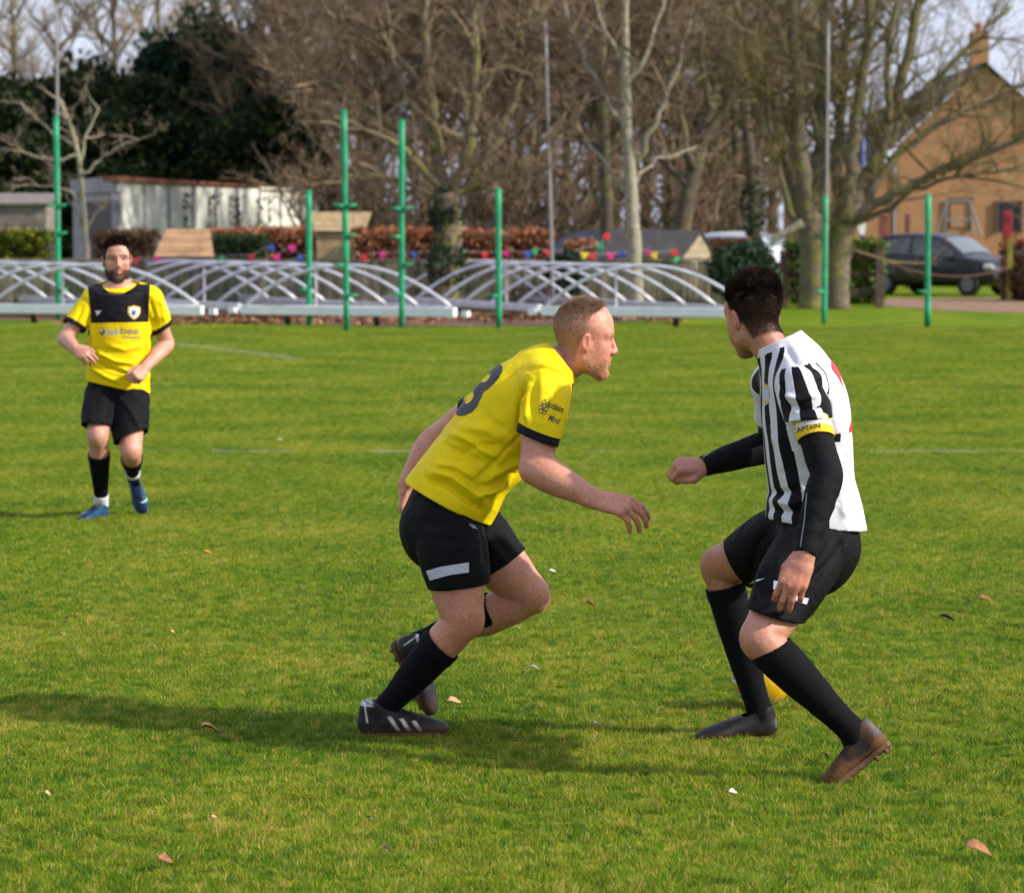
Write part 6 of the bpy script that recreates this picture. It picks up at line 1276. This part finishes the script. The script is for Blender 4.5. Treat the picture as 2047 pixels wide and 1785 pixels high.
    slv = (la > .152) & (ts > -.05) & (rad < .11) & (al > .27); tr = np.abs(((ang / .066 + .08) % 1.0) - .5) * .066 - .066 * .26
    m = np.where(slv, -tr, m)
    neck = np.linalg.norm(V - cc, axis=1); m = np.where(((V - cc) @ cn) > -.022, -1.0, m)
    V = ripple(V, Fc, .0060, 9, 6, (0.2, 0, 1), 2.0)
    V = folds(V, Fc, [([(1545, 1000), (1580, 1008), (1612, 1000)], .006, 7), ([(1542, 1018), (1575, 1025), (1610, 1018)], -.005, 6), ([(1540, 985), (1575, 985), (1605, 970)], -.005, 7), ([(1660, 930), (1682, 990), (1690, 1045)], .005, 9), ([(1690, 900), (1700, 960), (1706, 1040)], -.004, 9), ([(1565, 790), (1600, 800), (1640, 790)], .005, 6), ([(1575, 812), (1610, 818), (1650, 808)], -.005, 5), ([(1560, 760), (1565, 800), (1580, 830)], -.006, 6), ([(1640, 765), (1650, 800), (1654, 830)], -.007, 6), ([(1655, 780), (1672, 840), (1680, 900)], .004, 10), ([(1545, 860), (1560, 900), (1565, 950)], .004, 9), ([(1590, 960), (1612, 985), (1640, 1030)], .004, 8), ([(1568, 690), (1590, 725), (1640, 735)], -.004, 7)], 2.4)
    sh = shirt_obj("shirt", V, Fc, m, PM["stripe"], root); bv = bvh_of(V, Fc)
    bn = nrm(-f + .1 * sp); ri = np.cross(sp, bn); cen = pel + sp * .43 - f * .4 + lat * .012
    project(text_mesh("2", .03), lambda a, b: cen + ri * a + sp * b, -bn, bv, .0016, PM["red_ink"], "shirt_number", sh, .012, (.19, .235))
    project(poly_mesh([[(1524, 778), (1536, 768), (1539, 790), (1537, 806), (1529, 812), (1525, 800)]]), PXP, PXD, bv, .0015, PM["silver"], "crest", sh, 5)
    project(poly_mesh([[(1527, 770), (1532, 766), (1535, 772), (1531, 777)], [(1527, 796), (1533, 800), (1531, 808), (1527, 803)]]), PXP, PXD, bv, .0026, PM["gold"], "crest_mark", sh, 5)
    # ---- long black undershirt sleeves, armband
    def sleeve(s_, e_, w_, name, wc, seam):
        A = np.array([s_, e_, w_]); f_ = Field(A.min(0) - .12, A.max(0) + .12, .0042); u, l = e_ - s_, w_ - e_; n_ = nrm(l)
        f_.chain([(s_ + u * .15, .050), (s_ + u * .4, .051), (s_ + u * .8, .048), (e_, .048), (e_ + l * .25, .049), (e_ + l * .6, .042), (w_, .033), (w_ + n_ * .03, .032)], 0, clip=[(wc, n_)])
        v_, c_ = f_.mesh(1); v_, c_ = cut(v_, c_, wc, n_, .08); v_ = ripple(v_, c_, .0042, 16, 8, np.cross(n_, (0, 1, 0)), 2.5)
        so = shirt_obj(name, v_, c_, np.full(len(v_), -1.), PM["black"], root); b_ = bvh_of(v_, c_)
        q = [[(a[0], a[1]), (c[0], c[1]), (c[0] + 2.2, c[1] + 1.5), (a[0] + 2.2, a[1] + 1.5)] for a, c in zip(seam[:-1], seam[1:])]
        project(poly_mesh(q), PXP, PXD, b_, .0012, PM["grey_ink"], "seam", so, 10)
        return so
    sleeve(sL, eL, wL, "undershirt_sleeve", P(1609, 1108, 9.06), [(1612, 985), (1607, 1040), (1598, 1100)]); sleeve(sR, eR, wR, "undershirt_sleeve", P(1404, 933, 9.74), [(1520, 855), (1470, 882), (1440, 890), (1402, 915)])
    ax = nrm(eL - sL); S = Field(P(1620, 858, 9.24) - .1, P(1620, 858, 9.24) + .1, .0035); t0, t1 = sL + (eL - sL) * .385, sL + (eL - sL) * .60
    tilt = nrm(ax + np.array([-.10, 0, 0])); S.cap(t0 - ax * .03, t1 + ax * .03, .0605, .0575, 0, clip=[(t1, tilt), (t0, -tilt)]); v_, c_ = S.mesh(1); v_, c_ = cut(v_, c_, t1, tilt, .1, .0035); v_, c_ = cut(v_, c_, t0, -tilt, .1, .0035)
    ab = shirt_obj("armband", v_, c_, .008 - np.abs((v_ - (t0 * .55 + t1 * .45)) @ tilt), cloth_mat("armband_cloth", (0.72, 0.50, 0.03), (0.62, 0.62, 0.62), .6), root, .002); b_ = bvh_of(v_, c_)
    a = math.radians(-12); pl, dr = cam_place(1612, 856, (math.cos(a), math.sin(a)), (math.sin(a), -math.cos(a))); project(text_mesh("CAPTAIN", .01), pl, dr, b_, .0016, PM["ink"], "armband_lettering", ab, 6, (56, 10))
    # ---- shorts
    S = Field([P(1420, 900, 9.6)[0], 8.95, P(1500, 1290, 9.2)[2]], [P(1735, 900, 9.5)[0], 10.15, P(1600, 1010, 9.5)[2]], .0045)
    S.chain([(P(1630, 1035, D), .145, .70), (P(1632, 1062, D), .156, .75), (P(1632, 1088, D), .162, .78)], 0, f)
    S.ell(P(1648, 1096, 9.43), (.105, .095, .10), .05); S.ell(P(1646, 1092, 9.58), (.105, .095, .10), .05)
    c1, n1, c2, n2 = P(1548, 1228, 9.2), nrm(np.array([-.28, 0, -.96])), P(1477, 1126, 9.87), nrm(np.array([-.84, .25, -.48]))
    S.chain([(P(1625, 1100, 9.38), .108), (P(1606, 1128, 9.33), .114), (P(1578, 1172, 9.26), .106), (P(1552, 1222, 9.2), .088), (P(1537, 1255, 9.16), .084)], .04, clip=[(c1, n1)])
    S.chain([(hR, .112), (P(1545, 1088, 9.75), .108), (P(1505, 1110, 9.82), .097), (P(1475, 1127, 9.88), .085), (P(1450, 1138, 9.92), .08)], .04, clip=[(c2, n2)])
    V, Fc = S.mesh(1); V, Fc = cut(V, Fc, c1, n1, .13); V, Fc = cut(V, Fc, c2, n2, .13); V = ripple(V, Fc, .005, 8, 12, (.3, 0, 1), 1.6)
    V = folds(V, Fc, [([(1660, 1080), (1640, 1120), (1610, 1150)], .006, 8), ([(1690, 1075), (1668, 1115), (1630, 1155)], -.006, 7), ([(1520, 1130), (1515, 1170), (1508, 1210)], .005, 8), ([(1535, 1060), (1510, 1090), (1500, 1150)], -.007, 8), ([(1640, 1140), (1620, 1180), (1600, 1215)], -.005, 8), ([(1560, 1100), (1550, 1150), (1545, 1200)], .004, 10)], 1.5)
    so = shirt_obj("shorts", V, Fc, np.full(len(V), -1.0), PM["black"], root); bs = bvh_of(V, Fc)
    project(poly_mesh([[(1547, 1161), (1562, 1163), (1561, 1180), (1546, 1178)], [(1575, 1182), (1600, 1192), (1617, 1196), (1612, 1208), (1598, 1204), (1576, 1193)]]), PXP, PXD, bs, .0015, PM["silver"], "hem_patch", so, 8)
    project(poly_mesh([[(1497, 1167), (1508, 1160), (1530, 1156), (1512, 1163)]]), PXP, PXD, bs, .0015, PM["white_ink"], "emblem", so, 8)
    # ---- socks and boots
    l = aL - kL
    sock(root, [(kL + l * .0 + [.01, 0, 0], .063), (kL + l * .14, .064), (kL + l * .3, .064), (kL + l * .45, .060), (kL + l * .68, .049), (kL + l * .88, .042), (aL, .042), (aL + [.01, 0, -.03], .038)], P(1527, 1302, 9.13), (P(1500, 1262, 9.13) - P(1600, 1362, 9.13)) + [.03, 0, .09], PM["sock"])
    l = aR - kR
    sock(root, [(kR + l * .04, .064), (kR + l * .16, .064), (kR + l * .32, .062), (kR + l * .6, .053), (kR + l * .85, .043), (aR, .041), (aR + [-.01, 0, -.04], .038)], P(1446, 1172, 9.93), (kR - aR) + [0.02, 0, .0], PM["sock"])
    td = nrm(np.array([-.76, .05, -.65])); boot_at(root, P(1722, 1463, 9.14), td, (-.60, .30, .74), "mud", PM, 1.0, 1)
    h2 = P(1552, 1474, 9.95); boot(root, h2, h2 + np.array([-.22, -.06, -.012]), (-.05, 0, 1), "dark", PM, 1.02, -1)
    return root
player_right()
# ------------------------------------------------------------------ bearded player in yellow, jogging towards the camera
def player_left():
    root = empty("person"); tag(root, "bearded player in yellow shirt with black chest panel jogging towards the camera", "person")
    skin = (0.60, 0.32, 0.235); sm = skin_mat("pale_skin"); D = 17.6
    pel, nb = P(234, 770, D), P(240, 577, D)
    sp = nrm(nb - pel); f = np.array([.10, -1, 0.]); f = nrm(f - sp * (f @ sp)); lat = np.cross(sp, f)
    sR, eR, wR = P(188, 600, D), P(129, 676, 17.52), P(150, 697, 17.30)
    sL, eL, wL = P(302, 598, D), P(334, 688, 17.68), P(289, 736, 17.46)
    hR, kR, aR = P(209, 775, D), P(196, 873, 17.36), P(203, 1004, 17.60)
    hL, kL, aL = P(262, 780, D), P(262, 903, 17.36), P(266, 948, 17.72)
    F = Field([P(100, 800, D)[0], 17.05, -.02], [P(360, 800, D)[0], 18.05, P(240, 545, D)[2]], .0052)
    F.chain([(pel, .11, .68), (pel * .5 + nb * .5, .135, .72), (pel * .15 + nb * .85, .13, .65), (nb, .06, 1)], .02, f)
    for s_, e_, w_ in ((sR, eR, wR), (sL, eL, wL)):
        u, l = e_ - s_, w_ - e_; F.cap(nb * .8 + pel * .2, s_, .06, .052, .03)
        F.chain([(s_, .052), (s_ + u * .4, .050), (s_ + u * .8, .043), (e_, .041), (e_ + l * .25, .045), (e_ + l * .6, .038), (w_, .029)], .02)
    hand(F, wR, P(163, 706, 17.26) - wR, (-.3, -.75, .6), 1, ((35, 40, 25), (40, 45, 25), (45, 48, 25), (50, 50, 25)), 1.02, .1)
    hand(F, wL, P(276, 752, 17.40) - wL, (.35, -.85, .3), -1, ((60, 75, 45), (64, 80, 45), (66, 80, 45), (66, 80, 45)), 1.0, .05, fist=True)
    for h_, k_, a_ in ((hR, kR, aR), (hL, kL, aL)):
        F.cap(pel, h_, .09, .088, .03); u, l = k_ - h_, a_ - k_
        F.chain([(h_, .088), (h_ + u * .3, .084), (h_ + u * .6, .074), (h_ + u * .86, .064), (k_, .060), (k_ + l * .14, .055), (k_ + l * .32, .055), (k_ + l * .6, .046), (k_ + l * .85, .036), (a_, .034)], .02)
        F.ell(k_ + [0, -.024, .004], (.038, .034, .044), .025)
    R = Rframe(-1.36, 0.06, 0.02); s3 = np.array([1.0, 1.0, 1.08]); O = place_head(207, 521, 17.61, R, s3, -1)
    o = dict(hairline=lambda x, y, z: np.minimum(np.interp(z, [-.07, -.045, -.02, .0, .012, .03, .055, .075, .088, .13], [-.045, -.035, -.028, -.012, .018, .030, .044, .064, .085, .11]) - x + 1.1 * np.clip(y - .046, 0, .03) * (z > .004), z + .066),
             scalp=(0.035, 0.022, 0.018), scalp_w=.9, beard=(0.045, 0.024, 0.018), beard_w=.75, brow=(0.05, 0.03, 0.022), brow_w=.9, ear=.5, lip=(0.62, 0.26, 0.24), gaze=.001)
    HV, HF, HC, Hn, W_ = head_part(o, O, R, s3, P(239, 583, D), (.054, .062), (0.60, 0.32, 0.235))
    body_obj(root, F, (W_(HV), HF, HC), skin, sm, [(wR + [.05, 0, -.02], .06, .5), (wL + [-.04, 0, -.05], .06, .5), (kR, .05, .3), (kL, .05, .3), (eL, .05, .2)])
    hl, bd = o["_hair"], o["_beard"]; z = HV[:, 2]
    def put(name, mask, per, ln, flow, mat, w):
        i = np.repeat(np.nonzero(mask)[0], per); rp = HV[i] + RNG.normal(0, .0018, (len(i), 3)); L_ = ln(HV[i]); fl = flow(HV[i])
        strands(name, root, W_(rp), Hn[i] @ R, fl @ R, L_, w, mat, .25, 3)
    hm = hair_mat("near_black_hair", (0.026, 0.017, 0.014))
    put("hair", (hl > .002), 1, lambda v: np.interp(v[:, 2], [0, .05, .09, .13], [.003, .005, .010, .013]), lambda v: np.stack([.6 * sstep(v[:, 2], .06, .1) - .2, 0 * v[:, 0], -1.0 + 1.0 * sstep(v[:, 2], .05, .09)], 1), hm, .0026)
    put("beard", bd > .45, 1, lambda v: np.interp(-v[:, 2], [.0, .05, .09, .11], [.002, .003, .005, .007]), lambda v: np.tile([.2, 0, -1.1], (len(v), 1)), hair_mat("dark_beard", (0.050, 0.027, 0.019)), .0016)
    # ---- shirt
    S = Field([P(95, 800, D)[0], 17.2, P(240, 815, D)[2]], [P(365, 800, D)[0], 17.95, P(240, 545, D)[2]], .0045)
    st = [(P(234, 812, D), .192, .70), (P(234, 775, D), .190, .70), (P(237, 735, D), .180, .70), (P(239, 690, D), .178, .70), (P(240, 645, D), .186, .68), (P(240, 612, D), .186, .64), (P(240, 592, D), .150, .64), (P(240, 579, D), .100, .80), (P(239, 568, D), .074, 1.), (P(238, 545, D), .066, 1.)]
    cR, nR = sR + (eR - sR) * .70, nrm(nrm(eR - sR) + np.array([.1, 0, -.05])); cL, nL = sL + (eL - sL) * .66, nrm(nrm(eL - sL) + np.array([.22, 0, 0.05])); hc, hn = P(233, 772, D), nrm(np.array([-.22, 0, -.97])); cc, cn = P(239, 573, D), nrm(np.array([.02, -.42, .9]))
    S.chain(st, 0, f, 5, clip=[(hc, hn), (cc, cn)])
    for s_ in (sR, sL): S.cap(P(240, 594, D), s_, .062, .062, .05, clip=[(cc, cn)])
    for s_, e_, c_, n_ in ((sR, eR, cR, nR), (sL, eL, cL, nL)): S.chain([(s_, .066), (s_ + (e_ - s_) * .3, .068), (s_ + (e_ - s_) * .6, .067), (s_ + (e_ - s_) * .9, .068)], .03, clip=[(c_, n_)])
    V, Fc = S.mesh(1)
    for c, n, r in ((cR, nR, .1), (cL, nL, .1), (hc, hn, .3), (cc, cn, .12)): V, Fc = cut(V, Fc, c, n, r)
    Q = pix(V); k = 1 / 340.0
    lx = np.interp(Q[:, 1], [560, 575, 650], [185, 176, 184]); rx = np.interp(Q[:, 1], [560, 572, 645], [292, 300, 296])
    panel = np.minimum(np.minimum(Q[:, 0] - lx, rx - Q[:, 0]), 645 - .02 * (Q[:, 0] - 240) - Q[:, 1]) * k; panel = np.where(V[:, 1] < D + .015, panel, -1)
    rc = V - cc; rc = rc - (rc @ cn)[:, None] * cn; ring = np.linalg.norm(rc, axis=1) - .098; m = np.minimum(panel, ring)
    for c_, n_ in ((cR, nR), (cL, nL)): m = np.maximum(m, np.where(np.linalg.norm(V - c_, axis=1) < .11, (V - c_) @ n_ + .027, -1))
    V = ripple(V, Fc, .006, 9, 21, (1, 0, -.4), 2.0)
    V = folds(V, Fc, [([(195, 705), (230, 722), (270, 728)], .007, 4), ([(190, 722), (220, 738), (262, 748)], -.006, 4), ([(182, 735), (210, 752), (240, 765)], .007, 4), ([(215, 690), (250, 700), (285, 690)], .005, 5), ([(250, 760), (275, 765), (294, 762)], -.006, 4), ([(240, 738), (268, 745), (290, 735)], .006, 4), ([(300, 600), (308, 625), (312, 650)], -.006, 4), ([(322, 600), (326, 625), (330, 645)], .005, 4), ([(165, 615), (158, 632), (150, 648)], -.005, 4), ([(183, 650), (188, 680), (186, 700)], .006, 4), ([(298, 660), (292, 685), (296, 705)], .006, 4)], 2.0)
    sh = shirt_obj("shirt", V, Fc, m, PM["yellow"], root); bv = bvh_of(V, Fc)
    for tx, cx, cy, w, h, mt in (("jay", 226, 664, 29, 18, "silver"), ("bee", 260, 661, 35, 14, "grey_ink"), ("motors", 263, 674, 36, 4.5, "grey_ink")):
        pl, dr = cam_place(cx, cy, (1, .02), (0, -1)); project(text_mesh(tx, .004), pl, dr, bv, .002, PM[mt], "sponsor_lettering", sh, 6, (w, h))
    lg = project(poly_mesh([[(198, 663), (204, 656), (210, 663), (204, 672)]]), PXP, PXD, bv, .002, PM["blue_ink"], "sponsor_mark", sh, 5)
    project(poly_mesh([[(200, 661), (204, 657), (206, 662), (203, 666)]]), PXP, PXD, bv, .003, PM["white_ink"], "sponsor_mark", sh, 5)
    def shield(s): return [[(268 + a * s, 625 + b * s) for a, b in ((-12, -11), (0, -14), (12, -11), (12.5, 0), (8, 9), (0, 14), (-8, 9), (-12.5, 0))]]
    project(poly_mesh(shield(1.0)), PXP, PXD, bv, .002, PM["gold"], "crest", sh, 5); project(poly_mesh(shield(.80)), PXP, PXD, bv, .003, PM["white_ink"], "crest", sh, 5)
    project(poly_mesh([[(268 + 6.5 * math.cos(a), 625 + 6.5 * math.sin(a)) for a in np.linspace(0, 6.0, 14)]]), PXP, PXD, bv, .0038, PM["silver"], "crest", sh, 4)
    project(poly_mesh([[(265, 622), (268, 620), (270, 626), (267, 631), (264, 627)]]), PXP, PXD, bv, .0045, PM["blue_ink"], "crest", sh, 4)
    project(poly_mesh([[(189, 622), (203, 621), (199, 627), (193, 632), (194, 626)]]), PXP, PXD, bv, .002, PM["white_ink"], "brand_mark", sh, 5)
    # ---- shorts
    S = Field([P(150, 800, D)[0], 17.1, P(240, 905, D)[2]], [P(310, 800, D)[0], 17.95, P(240, 735, D)[2]], .005)
    S.chain([(P(234, 760, D), .150, .60), (P(234, 785, D), .158, .64), (P(235, 802, D), .165, .68)], 0, f)
    c1, n1, c2, n2 = P(191, 851, 17.40), nrm(np.array([-.06, -.25, -.97])), P(259, 873, 17.40), nrm(np.array([.42, -.25, -.88]))
    S.chain([(P(209, 795, 17.58), .110, .95), (P(202, 825, 17.49), .110, 1.), (P(195, 850, 17.41), .094, 1.), (P(192, 872, 17.36), .090, 1.)], .04, clip=[(c1, n1)])
    S.chain([(P(258, 800, 17.58), .110, .95), (P(259, 835, 17.49), .112, 1.), (P(260, 870, 17.42), .100, 1.), (P(262, 905, 17.36), .094, 1.)], .04, clip=[(c2, n2)])
    V, Fc = S.mesh(1); V, Fc = cut(V, Fc, c1, n1, .13, .005); V, Fc = cut(V, Fc, c2, n2, .13, .005); V = ripple(V, Fc, .006, 8, 31, (.2, 0, 1), 1.8)
    V = folds(V, Fc, [([(235, 790), (260, 820), (280, 860)], .008, 5), ([(225, 790), (222, 820), (218, 848)], -.010, 5), ([(185, 790), (183, 820), (180, 845)], .006, 5), ([(250, 785), (275, 800), (292, 830)], -.006, 5)], 1.5)
    shirt_obj("shorts", V, Fc, np.full(len(V), -1.0), PM["black"], root)
    # ---- socks and boots
    for k_, a_, cp, tp in ((kR, aR, P(196, 906, 17.42), 0), (kL, aL, P(264, 916, 17.47), 1)):
        l = a_ - k_
        sock(root, [(k_ + l * .12, .060), (k_ + l * .3, .061), (k_ + l * .45, .057), (k_ + l * .7, .046), (k_ + l * .9, .038)], cp, (k_ - a_) + ([0, 0, 0] if not tp else np.array([0, -.08, .10])), PM["sock"], h=.0045)
        sock(root, [(k_ + l * .86, .040), (a_, .039), (a_ + nrm(l) * .04, .036)], k_ + l * .88, k_ - a_, PM["white_sock"], name="ankle_sock")
    boot_at(root, P(203, 1010, 17.60), (-.42, -.86, -.02), (0, 0, 1), "blue", PM, .98, -1)
    boot_at(root, P(266, 952, 17.72), nrm(np.array([.30, -.30, -.90])), (.12, -.92, .35), "blue", PM, .95, 1)
    return root
player_left()
# ------------------------------------------------------------------ football and things lying on the grass
def football():
    c = P(1523, 1366, 10.5); root = empty("football", (c[0], 10.5, 0)); tag(root, "yellow football with teal and grey panels behind the striped player's feet", "ball"); R = .108
    m, nt, b = mat_new("ball_panels"); tc = nt.nodes.new("ShaderNodeTexCoord").outputs["Object"]
    w = nt.nodes.new("ShaderNodeTexVoronoi"); w.inputs["Scale"].default_value = 13.0; w.feature = 'DISTANCE_TO_EDGE'; nt.links.new(tc, w.inputs["Vector"]); sx = nt.nodes.new("ShaderNodeSeparateXYZ"); nt.links.new(tc, sx.inputs[0])
    wv = nt.nodes.new("ShaderNodeTexWave"); wv.inputs["Scale"].default_value = 9.0; wv.inputs["Distortion"].default_value = 2.5; nt.links.new(tc, wv.inputs["Vector"])
    base = ramp(nt, wv.outputs["Fac"], [(.0, (0.60, 0.35, 0.006)), (.62, (0.60, 0.35, 0.006)), (.66, (0.02, 0.30, 0.28)), (.80, (0.03, 0.10, 0.16)), (.84, (0.55, 0.55, 0.48))]); band = nt.nodes.new("ShaderNodeMapRange"); nt.links.new(sx.outputs[2], band.inputs[0]); band.inputs[1].default_value = -.005; band.inputs[2].default_value = -.02
    col = mixc(nt, band.outputs[0], (0.60, 0.35, 0.006), base); nt.links.new(col, b.inputs["Base Color"]); b.inputs["Roughness"].default_value = .4; bump(nt, b, ramp(nt, w.outputs["Distance"], [(0, (0,) * 3), (.05, (1,) * 3)]), .5, .004)
    me = bpy.data.meshes.new("panels"); bm = bmesh.new(); bmesh.ops.create_icosphere(bm, subdivisions=5, radius=R); bm.to_mesh(me); bm.free()
    for p in me.polygons: p.use_smooth = True
    me.materials.append(m); o = obj("panels", me, root, (0, 0, R + .012)); o.rotation_euler = (.4, .5, .3); m2 = MB(); m2.tube([(0, -.02, 2 * R + .008), (0, -.02, 2 * R + .014)], .006, 8); m2.build("valve", PM["ink"], root)
football()
LF = [flat("dry_leaf", (0.25, 0.11, 0.045), .8, .4, 60), flat("pale_dry_leaf", (0.48, 0.27, 0.14), .8, .3, 60), flat("dark_dead_leaf", (0.045, 0.025, 0.015), .85, .4, 60), flat("white_petal", (0.72, 0.72, 0.74), .7, .1, 60), flat("yellow_leaf", (0.70, 0.36, 0.02), .7, .2, 60)]
def ground_leaf(px, py, wpx, k, label, name="fallen_leaf", cat="leaf"):
    g = G(px, py, .03); d = g[1]; s = wpx / (FPX / d) / 2; rng = np.random.default_rng(int(px * 7 + py)); n = 9; V = []; F = []
    for j in range(n):
        t = j / (n - 1); wd = math.sin(math.pi * (t ** .8)) * .42 * s * (1 + .35 * rng.random()); x = (t - .5) * 2 * s; z = .35 * s * math.sin(3 * t + 1) + rng.normal(0, .04 * s)
        V += [(x, -wd, z + .5 * wd), (x, 0, z), (x, wd, z + .6 * wd)]
    for j in range(n - 1):
        for q in (0, 1): F.append((3 * j + q, 3 * j + q + 1, 3 * j + 4 + q, 3 * j + 3 + q))
    root = empty(name, (g[0], g[1], .034), rng.uniform(-.5, .5)); tag(root, label, cat, "leaves and petals on the turf"); m = MB(); m.v = V; m.f = F; o = m.build("blade", LF[k], root, smooth=True); md = o.modifiers.new("t", 'SOLIDIFY'); md.thickness = .0015; o.rotation_euler = (rng.normal(0, .5), rng.normal(0, .25), 0)
    m = MB(); m.tube([(-s, 0, .2 * s), (-s * 1.4, .05 * s, 0)], .0012, 5); m.build("stalk", LF[2], root)
for a in ((908, 1405, 32, 1, "pale curled leaf just right of the leaning player's lifted boot"), (420, 1460, 48, 0, "brown leaf in the leaning player's shadow"), (1968, 1199, 28, 0, "reddish leaf near the right edge, upper of two"), (1893, 1238, 32, 2, "dark crumpled leaf below the reddish one at right"), (95, 1588, 16, 1, "pale leaf near the lower left edge"), (330, 1722, 40, 0, "brown leaf at the bottom left"), (427, 1635, 14, 1, "tiny pale leaf left of centre near the bottom"), (1955, 1702, 60, 0, "long brown leaf at the bottom right"), (1104, 1143, 14, 3, "white petal between the two duelling players", "petal", "petal"), (1068, 1337, 18, 3, "white petal right of the leaning player's planted leg", "petal", "petal"), (1465, 1585, 20, 3, "white petal below the striped player's rear foot", "petal", "petal"), (1190, 1447, 10, 3, "small white speck left of the striped player's far boot", "petal", "petal"), (775, 1700, 20, 2, "small dark leaf bottom centre"), (172, 974, 13, 4, "yellow leaf beside the bearded player's black sock"), (560, 880, 9, 3, "tiny white petal on the worn line", "petal", "petal"), (345, 1265, 12, 1, "tiny pale leaf in the sunlit turf at left"), (1650, 1513, 20, 2, "clod of dark soil by the muddy boot", "clod", "soil"), (1180, 1210, 22, 0, "thin brown leaf between the players"), (2010, 1250, 16, 2, "dark flake by the right edge"), (1130, 1190, 14, 4, "straw-yellow flake between the players"), (740, 1635, 12, 2, "dark fleck under the planted boot"), (415, 1107, 18, 4, "yellowish leaf behind the leaning player")):
    ground_leaf(*a)
